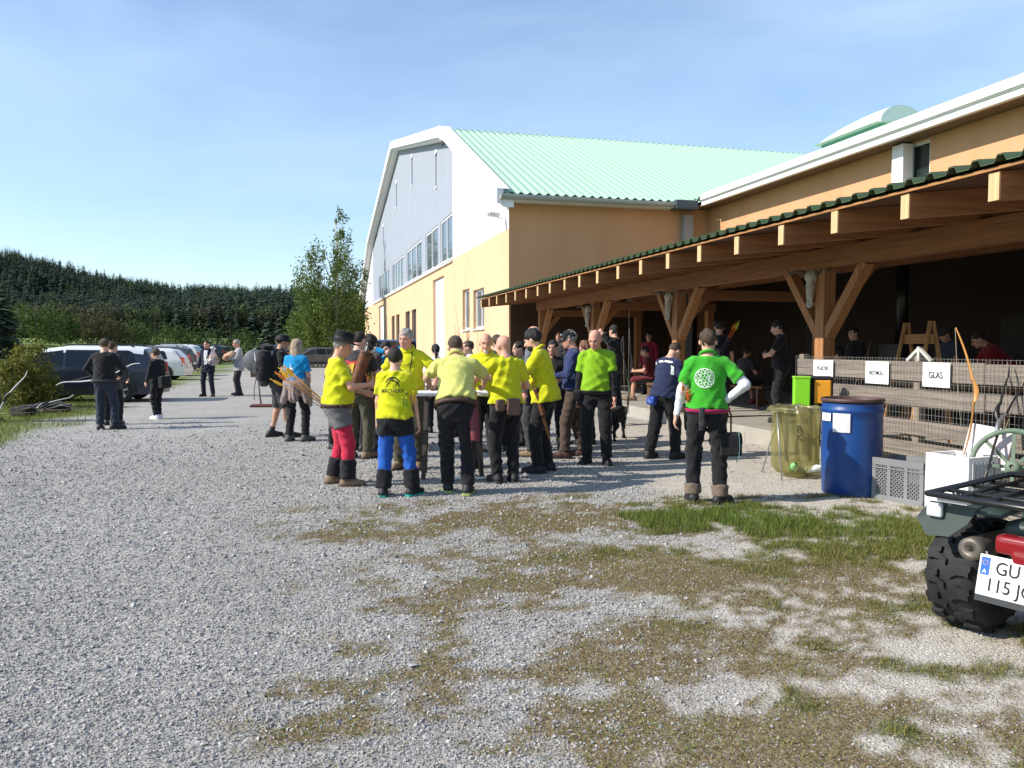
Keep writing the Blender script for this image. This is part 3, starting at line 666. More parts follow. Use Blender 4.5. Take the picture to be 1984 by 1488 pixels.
def instancer(name, protos, P, rz, sc, idx, label, cat):
    col = bpy.data.collections.new(name + '_sources')
    for me, mm in protos:
        o = bpy.data.objects.new(me.name, me); me.materials.append(mm); col.objects.link(o)
    me = bpy.data.meshes.new(name); me.vertices.add(len(P)); me.vertices.foreach_set('co', np.asarray(P, np.float32).ravel())
    for an, av, ty in (('rz', rz, 'FLOAT'), ('sc', sc, 'FLOAT'), ('idx', idx, 'INT')):
        a = me.attributes.new(an, ty, 'POINT'); a.data.foreach_set('value', np.asarray(av, np.float32 if ty == 'FLOAT' else np.int32))
    ob = link(name, me)
    ng = bpy.data.node_groups.new(name + '_nodes', 'GeometryNodeTree'); ng.interface.new_socket('Geometry', in_out='INPUT', socket_type='NodeSocketGeometry'); ng.interface.new_socket('Geometry', in_out='OUTPUT', socket_type='NodeSocketGeometry')
    N, L = ng.nodes, ng.links
    gi, go = N.new('NodeGroupInput'), N.new('NodeGroupOutput'); ci = N.new('GeometryNodeCollectionInfo'); ci.inputs['Collection'].default_value = col; ci.inputs['Separate Children'].default_value = True; ci.inputs['Reset Children'].default_value = True
    ip = N.new('GeometryNodeInstanceOnPoints'); ip.inputs['Pick Instance'].default_value = True
    def na(nm, ty):
        x = N.new('GeometryNodeInputNamedAttribute'); x.data_type = ty; x.inputs['Name'].default_value = nm; return x.outputs['Attribute']
    cx = N.new('ShaderNodeCombineXYZ'); L.new(na('rz', 'FLOAT'), cx.inputs['Z'])
    L.new(gi.outputs[0], ip.inputs['Points']); L.new(ci.outputs[0], ip.inputs['Instance']); L.new(na('idx', 'INT'), ip.inputs['Instance Index'])
    L.new(cx.outputs[0], ip.inputs['Rotation']); L.new(na('sc', 'FLOAT'), ip.inputs['Scale']); L.new(ip.outputs[0], go.inputs[0])
    md = ob.modifiers.new('scatter', 'NODES'); md.node_group = ng
    tag(ob, label, cat, kind='stuff'); return ob
sp1 = leaf_mat('spruce_dark', (.016, .030, .024), (.055, .085, .060), .1); sp2 = leaf_mat('spruce_mid', (.020, .036, .024), (.072, .10, .056), .1); br1 = leaf_mat('forest_broad', (.035, .06, .022), (.11, .15, .05), .2); br2 = leaf_mat('forest_brown', (.05, .05, .03), (.12, .12, .07), .2)
protos = [(conifer_mesh('conifer_%d' % i, 1.0, 40 + i, .19 + .03 * i, 20, 9), sp1 if i % 2 else sp2) for i in range(4)] + [(broad_mesh('deciduous_0', 1.0, 60), br1), (broad_mesh('deciduous_1', 1.0, 61), br2)]
n = 12000; y = rng.uniform(226, 520, n); x = (rng.uniform(-420, 900, n) - 992) / 1547 * y
z = hill_z(x, y); idx = rng.integers(0, 4, n); ed = (y < 262) & (rng.random(n) < .35); idx = np.where(ed, rng.integers(4, 6, n), np.where(rng.random(n) < .06, 4, idx))
hgt = np.where(idx >= 4, rng.uniform(6, 11, n), rng.uniform(6.5, 15, n) * (.75 + .5 * fbm(x * .03, y * .03, 21, 2)) * (1 - .18 * sstep(330, 420, y)))
instancer('forest', protos, np.stack([x, y, z], 1), rng.uniform(0, 6.28, n), hgt, idx, 'dark spruce forest covering the hillside behind the meadow', 'forest')
hut = empty('distant_house', (AT(12, 521, 452).x, 452, AT(12, 521, 452).z - 3), 0, 'tiny pale house roof between the trees high on the hill', 'house')
q = MB(); q.box((0, 0, 1.5), (12, 8, 3)); q.build('wall', mat('hut_wall', (.6, .58, .55), .9), hut)
q = MB(); q.prism([(-6.5, -4.6, 3), (-6.5, 4.6, 3), (-6.5, 0, 5.6)], (13, 0, 0)); q.build('roof', mat('hut_roof', (.55, .55, .55), .7), hut)

# ---------------------------------------------------------------- trees and bushes standing on their own
def leafy(name, label, cat, base, h, crown, lm, nleaf, lsz, trunk_r=.12, bark=None, seed=1, group=None, clumps=26, droop=0.0, top_stem=.9, trunks=1):
    """crown: list of (dx, dy, z, rx, rz) lobes"""
    global rng
    keep = rng; rng = np.random.default_rng(seed)
    t = empty(name, base, 0, label, cat, group); mb = MB()
    for q_ in range(trunks):
        a = rng.uniform(-.1, .1, 2) * h * (0.0 if trunks == 1 else 1.2)
        pts = [(0 + a[0] * f + .03 * h * math.sin(3 * f + q_) * f, a[1] * f, -.1 + h * top_stem * f) for f in np.linspace(0, 1, 9)]; mb.tube(pts, [trunk_r * (1 - .9 * f) + .012 for f in np.linspace(0, 1, 9)], 8)
    for k in range(18):
        l = crown[k % len(crown)]; f = rng.uniform(.15, .8); z0 = h * f * .8; a = rng.uniform(0, 6.28)
        e = Vector((l[0] + math.cos(a) * l[3] * .75, l[1] + math.sin(a) * l[3] * .75, l[2] + rng.uniform(-.3, .7) * l[4])); s = Vector((0, 0, max(.1, min(z0, e.z - .2))))
        mid = s.lerp(e, .5) + Vector((0, 0, .08 * h * (1 if droop == 0 else .6))); mb.tube([s, mid, e], [trunk_r * .35, trunk_r * .2, .008], 5)
    mb.build('trunk', bark or mat('bark', (.10, .075, .05), .95, var=.4, scale=14, bump=.5), t)
    C = []; W = np.array([l[3] ** 2 * l[4] for l in crown]); W = W / W.sum()
    for l, w in zip(crown, W):
        nc = max(3, int(clumps * w * len(crown) / 2)); per = int(nleaf * w / nc)
        for c_ in range(nc):
            d = rng.normal(size=3); d /= np.linalg.norm(d); rr = rng.uniform(.35, 1.0) ** .5
            cc = np.array([l[0] + d[0] * l[3] * rr, l[1] + d[1] * l[3] * rr, l[2] + d[2] * l[4] * rr]); cr = l[3] * rng.uniform(.22, .42)
            p = rng.normal(size=(per, 3)) * np.array([cr, cr, cr * (1.0 + 1.4 * droop)]) * .55; p[:, 2] -= droop * cr * rng.random(per) * 1.8
            C.append(cc + p)
    C = np.concatenate(C); C = C[C[:, 2] > .03]
    V, F = quads(C, lsz)
    sh = np.clip(rng.normal(.5, .22, len(C)) + .18 * np.sin(C[:, 0] * 2.1 / max(.5, crown[0][3]) + C[:, 2] * 1.3), 0, 1)
    link('crown', np_mesh('crown', V, F, smooth=False, attrs={'shade': np.repeat(sh, 4)}), lm, t)
    rng = keep; return t
LM_birch = leaf_mat('birch', (.06, .095, .02), (.20, .27, .07), .4); LM_green = leaf_mat('green', (.03, .055, .012), (.11, .17, .04), .3); LM_olive = leaf_mat('olive', (.05, .05, .02), (.13, .12, .05), .3); LM_dark = leaf_mat('darkgreen', (.015, .028, .010), (.05, .075, .02), .2)
LM_autumn = leaf_mat('hedge_mixed', (.07, .09, .015), (.25, .23, .05), .35)
bark_b = mat('bark_birch', (.55, .53, .48), .8, var=.45, scale=5)
bb = AT(650, 668, 62); gz = float(terrain(bb.x, 62)); bb.z = gz
leafy('birch_tree', 'tall birch with drooping crown beside the hall gable', 'tree', bb, 12.6, [(.5, 0, 11.2, .45, 1.2), (.6, 0, 9.3, .8, 1.5), (-1.4, 0, 8.6, .8, 1.1), (-2.1, 0, 6.6, 1.15, 1.5), (.5, 0, 7.0, 1.1, 1.5), (1.9, 0, 7.0, .65, 1.1), (-.7, 0, 5.0, 1.5, 1.5), (1.5, 0, 4.4, 1.1, 1.6), (-2.2, 0, 3.4, 1.4, 1.4), (-1.0, 0, 2.0, 2.2, 1.3), (.8, .2, 1.6, 1.9, 1.2)], LM_birch, 26000, .19, .14, bark_b, 3, clumps=150, droop=.85, top_stem=.90, trunks=1)
bb = AT(716, 668, 90); bb.z = float(terrain(bb.x, 90))
leafy('dark_birch', 'darker thin tree half hidden behind the hall gable', 'tree', bb, 12.2, [(0, 0, 9.6, 1.0, 1.8), (-.4, 0, 7.2, 1.5, 2.0), (-.8, 0, 4.6, 1.9, 2.2), (.2, 0, 2.2, 2.2, 2.0)], LM_dark, 9000, .26, .15, None, 5, clumps=60, droop=.8)
def spruce(base, h, label, seed, full=.22):
    t = empty('spruce_tree', base, 0, label, 'tree'); q = MB(); q.tube([(0, 0, -.1), (0, 0, h * .9)], [h * .02, .01], 7); q.build('trunk', mat('bark', (.1, .075, .05)), t)
    link('crown', conifer_mesh('spruce_crown', h, seed, full, 34, 22), sp2, t)
for px, Y, h, lb, s in ((521, 74, 5.3, 'dark conical spruce at the end of the parked cars', 71), (8, 34, 4.4, 'dark spruce at the edge above the left bush', 72)):
    p = AT(px, 668, Y); p.z = float(terrain(p.x, Y)); spruce(p, h, lb, s, .27)
row = [(70, 60, 3.6, 2.3, LM_green, 'broad bright green bush in front of the dark forest'), (118, 66, 3.0, 1.8, LM_green, 'small bright green bush next to the brownish thicket'), (170, 70, 3.2, 2.5, LM_olive, 'brownish olive bush at the meadow edge'), (212, 72, 2.9, 2.2, LM_olive, 'olive bush with reddish tips at the meadow edge'),
       (262, 76, 3.2, 2.2, LM_green, 'green bush beyond the white estate car'), (340, 70, 4.0, 2.2, LM_green, 'pale green young tree above the white cars'), (388, 74, 3.6, 1.8, LM_green, 'round light green bush above the dark cars'), (300, 84, 5.0, 2.6, LM_dark, 'dark bush between two lighter ones at the forest edge'), (445, 80, 4.4, 2.6, LM_dark, 'dark leafy tree behind the two men in suits'), (478, 74, 3.2, 1.7, LM_green, 'green bush left of the dark spruce'), (590, 78, 4.6, 3.0, LM_green, 'leafy shrub below the birch on its far side')]
for i, (px, Y, h, w, lm, lb) in enumerate(row):
    p = AT(px, 668, Y); p.z = float(terrain(p.x, Y))
    leafy('meadow_bush', lb, 'bush', p, h, [(0, 0, h * .62, w * .62, h * .34), (-w * .5, .2, h * .42, w * .55, h * .34), (w * .5, -.2, h * .45, w * .55, h * .34), (0, 0, h * .2, w * .8, h * .2)], lm, 2600, .2, .06, None, 100 + i, 'bushes along the meadow edge', clumps=40)
p = G(50, 792); leafy('roadside_shrub', 'green and orange shrub in front of the dark estate car', 'shrub', p, 1.75, [(0.05, 0, 1.25, .42, .42), (-.2, 0, .8, .5, .5), (.25, .1, .75, .45, .5), (.3, 0, .4, .5, .4), (-.1, 0, .35, .55, .35)], LM_autumn, 8000, .08, .03, None, 31, clumps=60)
p2 = G(105, 778); leafy('roadside_shrub', 'dark green low shrub half hiding the dark estate car', 'shrub', p2, 1.25, [(0, 0, .75, .42, .42), (.2, .2, .4, .5, .4), (-.15, 0, .35, .45, .35)], LM_dark, 3000, .07, .03, None, 32, clumps=50)
bt = L2W(-.55, 4.2)
t = empty('bare_sapling', bt, 0, 'thin leafless sapling in front of the hall windows', 'sapling'); q = MB(); rr = random.Random(4)
for k in range(9):
    a = rr.uniform(0, 6.28); h = rr.uniform(1.6, 3.2); e = Vector((math.cos(a) * .5, math.sin(a) * .7, h)); q.tube([(0, 0, 0), e * .45 + Vector((0, 0, .1)), e], [.018, .012, .004], 5)
    for j in range(3): f = rr.uniform(.4, .9); s = e * f; q.tube([s, s + Vector((rr.uniform(-.3, .3), rr.uniform(-.3, .3), rr.uniform(.2, .5)))], [.007, .003], 4)
q.build('stem', mat('twig', (.16, .11, .07), .9), t)

# ================================================================ parked cars
M_tyre = mat('tyre', (.02, .02, .021), .85, var=.2, scale=20); M_rim = mat('rim', (.45, .46, .48), .35, metal=.9, var=.05); M_cglass = mat('glass_car', (.012, .016, .02), .05, var=.05, spec=.45)
M_red = mat('lamp_red', (.45, .02, .015), .15, var=.1, spec=.8); M_amber = mat('lamp_amber', (.75, .22, .03), .15, var=.1, spec=.8); M_lamp = mat('lamp_clear', (.7, .72, .75), .1, var=.05, spec=.9); M_plast = mat('plastic_black', (.022, .022, .024), .6, var=.15); M_plate = mat('plate_white', (.8, .8, .8), .5)
def car(loc, heading, style, paint, label, roofpaint=None):
    """heading: degrees, 0 = facing away (+Y), 90 = facing -X"""
    P = {'mpv': dict(L=4.55, W=1.80, top=[(-2.27, .78), (-2.22, 1.00), (-1.98, 1.50), (-1.6, 1.57), (.1, 1.59), (.75, 1.50), (1.35, 1.12), (1.6, 1.02), (2.15, .84), (2.27, .62)], belt=.98),
         'hatch': dict(L=4.2, W=1.76, top=[(-2.1, .72), (-2.05, .98), (-1.62, 1.40), (-1.2, 1.47), (.1, 1.48), (.55, 1.38), (1.2, .98), (1.5, .92), (2.0, .76), (2.1, .56)], belt=.92),
         'suv': dict(L=4.5, W=1.86, top=[(-2.25, .85), (-2.2, 1.12), (-1.9, 1.60), (-1.5, 1.68), (.1, 1.69), (.6, 1.58), (1.2, 1.15), (1.5, 1.08), (2.1, .95), (2.25, .68)], belt=1.05),
         'van': dict(L=5.0, W=1.92, top=[(-2.5, .9), (-2.46, 1.2), (-2.38, 1.9), (-2.1, 1.97), (1.0, 1.96), (1.5, 1.8), (2.0, 1.2), (2.2, 1.08), (2.42, .95), (2.5, .65)], belt=1.12)}[style]
    c = empty('parked_car', loc, R_(heading), label, 'car'); W = P['W'] / 2; belt = P['belt']; tx = [a for a, _ in P['top']]; tz = [b for _, b in P['top']]
    def topz(x): return float(np.interp(x, tx, tz))
    def hw(x, z):
        e = 1 - .10 * abs(x / (P['L'] / 2)) ** 4
        w = W * e * (1 if z > .55 else .95 + .05 * max(0, (z - .2) / .35))
        if z > belt: w -= (z - belt) * .30
        return w
    xs = np.linspace(tx[0], tx[-1], 56); rows = []
    for x in xs:
        T = max(topz(x), .45); ring = []
        for z in np.concatenate([np.linspace(.22, min(belt, T - .04), 7), np.linspace(min(belt, T - .04), T - .04, 5)[1:]]): ring.append((z, hw(x, z)))
        w = ring[-1][1]; ring += [(T - .012, w - .05), (T, w - .14), (T + .012, w * .5), (T + .016, 0)]
        pts = [Vector((q_[1], x, q_[0])) for q_ in ring]; rows.append(pts + [Vector((-p_.x, p_.y, p_.z)) for p_ in pts[::-1][1:]])
    # wheel arches cut: raise the sill over the wheels
    wb = P['L'] * .30; WR = .33
    for r in rows:
        for p_ in r:
            for wy in (-wb, wb):
                d = abs(p_.y - wy)
                if d < WR + .06 and p_.z < .24 + .0: pass
    mb = MB(); mb.sheet(rows); mb.add(rows[0], [tuple(range(len(rows[0])))]); mb.add(rows[-1], [tuple(range(len(rows[-1])))]); body = mb.build('body', paint, c)
    def side_poly(name, pts, m, s, off=.006, par=None):
        q = MB(); ps = [Vector((s * (hw(x, z) + off), x, z)) for x, z in pts]; q.prism(ps, (-s * .02, 0, 0)); return q.build(name, m, par or c)
    xr0 = tx[2]; xf = tx[6] - .12; zt = lambda x: topz(x) - .10
    for s in (-1, 1):
        cuts = [xr0 + .18, xr0 + .18 + (xf - xr0) * .30, xr0 + .18 + (xf - xr0) * .60, xf]
        for a, b in zip(cuts[:-1], cuts[1:]):
            a2, b2 = a + .035, b - .035; N_ = 5
            up_ = [(x, max(zt(x), belt + .06)) for x in np.linspace(b2, a2, N_)]
            if a == cuts[0]: up_[-1] = (up_[-1][0] + .12, up_[-1][1] - .02); lo_ = [(a2 - .0, belt + .10), (a2 + .06, belt + .05)]
            else: lo_ = [(a2, belt + .04)]
            w = side_poly('window', lo_ + [(b2, belt + .04)] + up_, M_cglass, s)
        for xd in (cuts[1], cuts[2]):
            side_poly('door_handle', [(xd + .10, belt - .14), (xd + .30, belt - .14), (xd + .30, belt - .10), (xd + .10, belt - .10)], M_plast, s, .03)
        side_poly('side_moulding', [(-wb + .42, .30), (wb - .42, .30), (wb - .42, .42), (-wb + .42, .42)], M_plast, s, .012)
        q = MB(); q.box((s * (W + .07), xf - .12, belt + .10), (.2, .1, .14), ch=.03); q.build('mirror', M_plast, c)
        if style in ('mpv', 'suv'):
            q = MB(); q.tube([(s * (W * .72), xr0 + .3, topz(xr0 + .3) + .0), (s * W * .72, xr0 + .45, topz(0) + .05), (s * W * .72, .1, topz(0) + .05), (s * W * .72, .25, topz(.25) + .0)], .02, 6); q.build('roof_rail', M_plast, c)
        zl = belt - .18
        tl = MB(); xe = tx[0]
        tl.prism([(s * (hw(xe + .02, .9) + .012), xe + .28, zl + .02), (s * (hw(xe + .02, .9) + .012), xe + .02, zl - .08), (s * (hw(xe + .05, .9) + .01), xe + .06, zl + .32), (s * (hw(xe + .05, .9) - .02), xe + .16, zl + .34)], (-s * .30, -.03, 0)); tl.build('tail_light', M_red, c)
        q = MB(); q.box((s * (W * .72), tx[-1] - .10, .62), (.36, .12, .14), ch=.03); q.build('headlight', M_lamp, c)
        for wy in (-wb, wb):
            q = MB(); q.lathe([(.36, 0), (.38, .0)], 20, Matrix.Translation((s * (W + .002), wy, .33)) @ Matrix.Rotation(R_(90), 4, 'Y')) if 0 else None
            ar = MB(); n_ = 20; ar.add([Vector((s * (W * (1 - .10 * abs(wy / (P['L'] / 2)) ** 4) + .006), wy + .40 * math.cos(2 * math.pi * k / n_), max(.205, .34 + .40 * math.sin(2 * math.pi * k / n_)))) for k in range(n_)], [tuple(range(n_))]); ar.build('wheel_arch', M_plast, c)
            we = empty('wheel', (s * (W - .09), wy, WR)); we.parent = c
            q = MB(); Mx = Matrix.Rotation(R_(90) * s, 4, 'Y'); q.lathe([(.20, -.10), (.30, -.105), (.33, -.07), (.33, .07), (.30, .105), (.20, .10)], 24, Mx); q.build('tyre', M_tyre, we)
            q = MB(); q.lathe([(.0, .075), (.06, .085), (.08, .06), (.19, .075), (.205, .10), (.21, .06)], 20, Mx)
            for k in range(5): a = 2 * math.pi * k / 5; q.bar(Mx @ Vector((.05 * math.cos(a), .05 * math.sin(a), .085)), Mx @ Vector((.195 * math.cos(a), .195 * math.sin(a), .09)), .05, .02, up=(1, 0, 0))
            q.build('rim', M_rim, we)
    q = MB(); yb = tx[0]; za, zb = belt + .10, topz(tx[2]) - .06
    xa = float(np.interp(za, [tz[1], tz[2]], [tx[1], tx[2]])); xb = float(np.interp(zb, [tz[1], tz[2]], [tx[1], tx[2]])); 
    q.prism([(-W * .80, xa - .012, za), (W * .80, xa - .012, za), (W * .68, xb - .012, zb), (-W * .68, xb - .012, zb)], (0, .012, 0)); q.build('rear_window', M_cglass, c)
    q = MB(); z1_, z2_ = tz[6] + .03, tz[5] - .03; f1, f2 = float(np.interp(-z1_, [-tz[5], -tz[6]], [tx[5], tx[6]])), float(np.interp(-z2_, [-tz[5], -tz[6]], [tx[5], tx[6]]))
    q.prism([(-W * .80, f1 + .02, z1_), (W * .80, f1 + .02, z1_), (W * .66, f2 + .02, z2_), (-W * .66, f2 + .02, z2_)], (0, -.012, .01)); q.build('windscreen', M_cglass, c)
    q = MB(); q.box((0, tx[0] + .01, .46), (P['W'] - .16, .14, .26), ch=.05); q.build('bumper', paint if style != 'mpv' else M_plast, c)
    q = MB(); q.box((0, tx[-1] - .03, .40), (P['W'] - .2, .14, .26), ch=.05); q.build('bumper', M_plast, c)
    q = MB(); q.box((0, tx[0] - .045, .66), (.52, .015, .115)); q.build('number_plate', M_plate, c)
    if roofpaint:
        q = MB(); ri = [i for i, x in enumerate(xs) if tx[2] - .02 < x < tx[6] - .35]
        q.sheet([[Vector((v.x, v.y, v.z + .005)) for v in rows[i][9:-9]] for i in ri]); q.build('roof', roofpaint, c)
    return c
def paint(n, col): return mat('paint_' + n, col, .38, var=.04, scale=1, coat=.45, spec=.4)
Pn, Pw, Pb, Ps, Pg, Pbl = paint('navy', (.016, .021, .042)), paint('white', (.72, .72, .72)), paint('black', (.02, .021, .024)), paint('silver', (.42, .44, .46)), paint('graphite', (.09, .095, .105)), paint('blue', (.06, .12, .26))
def park(px, py, hd, style, p, lb, roof=None):
    g = G(px, py); g.z = float(terrain(g.x, g.y)); return car(g, hd, style, p, lb, roof)
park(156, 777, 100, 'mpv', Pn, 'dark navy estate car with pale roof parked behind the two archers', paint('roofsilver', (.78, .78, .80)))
park(274, 736, 98, 'hatch', Pw, 'white hatchback with red tail lights parked behind the boy in black')
park(290, 728, 98, 'mpv', Pg, 'dark grey estate car just beyond the white hatchback')
park(322, 718, 98, 'suv', Pw, 'white sport utility car with red tail lamp near the suited man')
park(387, 706, 98, 'suv', Pb, 'black sport utility car behind the suited man')
park(412, 702, 100, 'mpv', Pg, 'dark car between the two suited men in the row')
park(442, 699, 100, 'hatch', Pb, 'black hatchback farthest along the row behind the man with the parcel')
park(512, 702, 172, 'hatch', Ps, 'silver car with its windscreen towards us beside the round sign')
park(545, 707, 176, 'suv', Pb, 'black sport utility car behind the man with the backpack')
park(610, 712, 120, 'hatch', Pg, 'grey car behind the woman in turquoise')
park(735, 722, 110, 'van', Pbl, 'blue van in front of the far end of the hall')
# ================================================================ soft shapes: blended solids turned into one skin
BIG = 9.0
def smin(a, b, k):
    h = np.clip(.5 + .5 * (b - a) / k, 0, 1); return b * (1 - h) + a * h - k * h * (1 - h)
def cap(a, b, r1, r2, k=.02, cuts=None, R=None, flat=1.0): return ('cap', np.array(a, float), np.array(b, float), r1, r2, k, cuts, R, flat)
def ell(c, rad, R=None, k=.03, cuts=None): return ('ell', np.array(c, float), np.array(rad, float), None if R is None else np.array(R), k, cuts)
def rbox(c, rad, R=None, k=.01, cuts=None): return ('box', np.array(c, float), np.array(rad, float), None if R is None else np.array(R), k, cuts)
def sub(c, rad, R=None, k=.01): return ('sub', np.array(c, float), np.array(rad, float), None if R is None else np.array(R), k, None)
def prim_d(q, P):
    if q[0] == 'cap':
        _, a, b, r1, r2, k, cuts, R, flat = q
        p = P - a; ba = b - a
        if R is not None: p = p @ R; ba = ba @ R; p = p * np.array([1, 1 / flat, 1]); ba = ba * np.array([1, 1 / flat, 1])
        h = np.clip((p @ ba) / max(ba @ ba, 1e-9), 0, 1); v = p - h[..., None] * ba
        d = np.sqrt(np.einsum('...i,...i', v, v)) - (r1 + (r2 - r1) * h)
        if R is not None: d = d * (flat if flat < 1 else 1.0)
    elif q[0] == 'box':
        c, rad, R = q[1], q[2], q[3]; p = P - c
        if R is not None: p = p @ R
        r = min(rad) * .45; v = np.abs(p) - (rad - r); d = np.sqrt((np.maximum(v, 0) ** 2).sum(-1)) + np.minimum(v.max(-1), 0) - r; cuts = q[5]
    else:
        c, rad, R = q[1], q[2], q[3]; p = P - c
        if R is not None: p = p @ R
        u = p / rad; k0 = np.sqrt(np.einsum('...i,...i', u, u)); w = u / rad; k1 = np.sqrt(np.einsum('...i,...i', w, w))
        d = k0 * (k0 - 1) / np.maximum(k1, 1e-6)
        cuts = q[5]
    if cuts:
        for (o, n) in cuts: d = np.maximum(d, (P - np.array(o)) @ np.array(n))
    return d
def bounds(q):
    if q[0] == 'cap': r = max(q[3], q[4]) * max(1, q[8]); return np.minimum(q[1], q[2]) - r, np.maximum(q[1], q[2]) + r
    r = max(q[2]) * (1.5 if q[0] == 'box' else 1); return q[1] - r, q[1] + r
def eval_sdf(prims, P, wr=None):
    D = np.full(P.shape[:-1], BIG)
    for q in prims:
        d = prim_d(q, P); k = q[5] if q[0] == 'cap' else q[4]
        D = -smin(-D, d, k) if q[0] == 'sub' else smin(D, d, k)
    return D + wr(P) if wr else D
def nets(name, prims, res, wr=None, smooth=True):
    B = [bounds(q) for q in prims if q[0] != 'sub']; pad = res * 3 + .012
    lo = np.min([b[0] for b in B], 0) - pad; hi = np.max([b[1] for b in B], 0) + pad
    n = np.ceil((hi - lo) / res).astype(int) + 1; D = np.full(n, BIG, np.float32); ax = [lo[i] + np.arange(n[i]) * res for i in range(3)]
    for q in prims:
        a, b = bounds(q); k = q[5] if q[0] == 'cap' else q[4]; m = .03 + k
        i0 = np.clip(np.floor((a - m - lo) / res).astype(int), 0, n - 1); i1 = np.clip(np.ceil((b + m - lo) / res).astype(int) + 1, 1, n)
        g = np.stack(np.meshgrid(*[ax[t][i0[t]:i1[t]] for t in range(3)], indexing='ij'), -1); s = tuple(slice(i0[t], i1[t]) for t in range(3))
        d = prim_d(q, g); D[s] = -smin(-D[s], d, k) if q[0] == 'sub' else smin(D[s], d, k)
    if wr is not None:
        near = np.abs(D) < .05; ii = np.argwhere(near); P = lo + ii * res; D[near] += wr(P)
    ins = D < 0; c = np.zeros(n - 1, np.int8); off = [(i, j, k) for i in (0, 1) for j in (0, 1) for k in (0, 1)]
    sl = lambda o: tuple(slice(o[t], n[t] - 1 + o[t]) for t in range(3))
    for o in off: c += ins[sl(o)]
    act = np.argwhere((c > 0) & (c < 8)); idx = np.full(n - 1, -1, np.int64); idx[tuple(act.T)] = np.arange(len(act))
    corner = {o: D[tuple((act + np.array(o)).T)].astype(float) for o in off}
    S = np.zeros((len(act), 3)); C = np.zeros(len(act))
    for o in off:
        for t in range(3):
            if o[t] == 0:
                o2 = tuple(1 if q == t else o[q] for q in range(3)); a, b = corner[o], corner[o2]; x = (a < 0) != (b < 0); f = a[x] / (a[x] - b[x]); p = np.tile(np.array(o, float), (x.sum(), 1)); p[:, t] += f; S[x] += p; C[x] += 1
    V = lo + (act + S / C[:, None]) * res
    F = []
    for t in range(3):
        u, v = [(1, 2), (2, 0), (0, 1)][t]; a = ins[tuple(slice(0, n[q] - 1) if q == t else slice(1, n[q] - 1) for q in range(3))]; b = ins[tuple(slice(1, n[q]) if q == t else slice(1, n[q] - 1) for q in range(3))]
        e = np.argwhere(a != b); sgn = a[tuple(e.T)]; e = e + np.array([0 if q == t else 1 for q in range(3)])
        def gi(du, dv): f = e.copy(); f[:, u] += du; f[:, v] += dv; return idx[tuple(f.T)]
        q4 = np.stack([gi(-1, -1), gi(0, -1), gi(0, 0), gi(-1, 0)], 1); q4[~sgn] = q4[~sgn][:, ::-1]; F.append(q4)
    F = np.concatenate(F); F = F[(F >= 0).all(1)]
    return np_mesh(name, V, F, smooth=smooth)
def rot(ax, deg): return np.array(Matrix.Rotation(R_(deg), 3, ax))
def ik(a, b, l1, l2, hint):
    a, b, hint = np.array(a, float), np.array(b, float), np.array(hint, float); d = b - a; L_ = np.linalg.norm(d); mx = (l1 + l2) * .999
    if L_ > mx: b = a + d / L_ * mx; d = b - a; L_ = mx
    u = d / L_; x = (l1 * l1 - l2 * l2 + L_ * L_) / (2 * L_); h = math.sqrt(max(l1 * l1 - x * x, 0)); w = hint - u * (hint @ u); w = w / (np.linalg.norm(w) + 1e-9)
    return a + u * x + w * h, b
def folds(amp, seed, vert=1.0):
    r = random.Random(seed); p = [r.uniform(0, 6.28) for _ in range(10)]
    def f(P):
        x, y, z = P[..., 0], P[..., 1], P[..., 2]
        wx = x + .03 * np.sin(9 * z + p[0]) + .02 * np.sin(14 * y + p[6]); wz = z + .035 * np.sin(8 * x + p[1]) + .03 * np.sin(11 * y + p[2])
        a = 1 - 2 * np.abs(np.sin(30 * wz * vert + 13 * wx + p[3])); b = 1 - 2 * np.abs(np.sin(31 * wx - 17 * wz + p[4])); c = 1 - 2 * np.abs(np.sin(27 * y + 22 * wz + p[5]))
        m1 = .5 + .5 * np.sin(7 * z + 5 * x + p[7]); m2 = .5 + .5 * np.sin(6 * z - 8 * x + 4 * y + p[8])
        return -amp * (.75 * a * m1 + .7 * b * m2 + .5 * c * (1 - m1))
    return f
SKINS = {'fair': (.62, .36, .26), 'tan': (.50, .27, .18), 'red': (.62, .31, .22)}
def skin(k): return mat('skin_' + k, SKINS[k], .55, var=.08, scale=30, bump=.1, bscale=120, spec=.35)
Y_ = cloth('yellow', (.58, .58, .014), .06)
HAIR = {'dark': (.022, .016, .012), 'brown': (.07, .042, .025), 'grey': (.30, .28, .26), 'blond': (.36, .27, .19), 'black': (.012, .011, .012), 'ginger': (.17, .08, .04), 'white': (.6, .58, .55)}
def hairm(k): return mat('hair_' + k, HAIR[k], .6, var=.45, scale=9, bump=.5, bscale=60, stretch=(6, 6, 1.2), spec=.4)
PEOPLE = {}
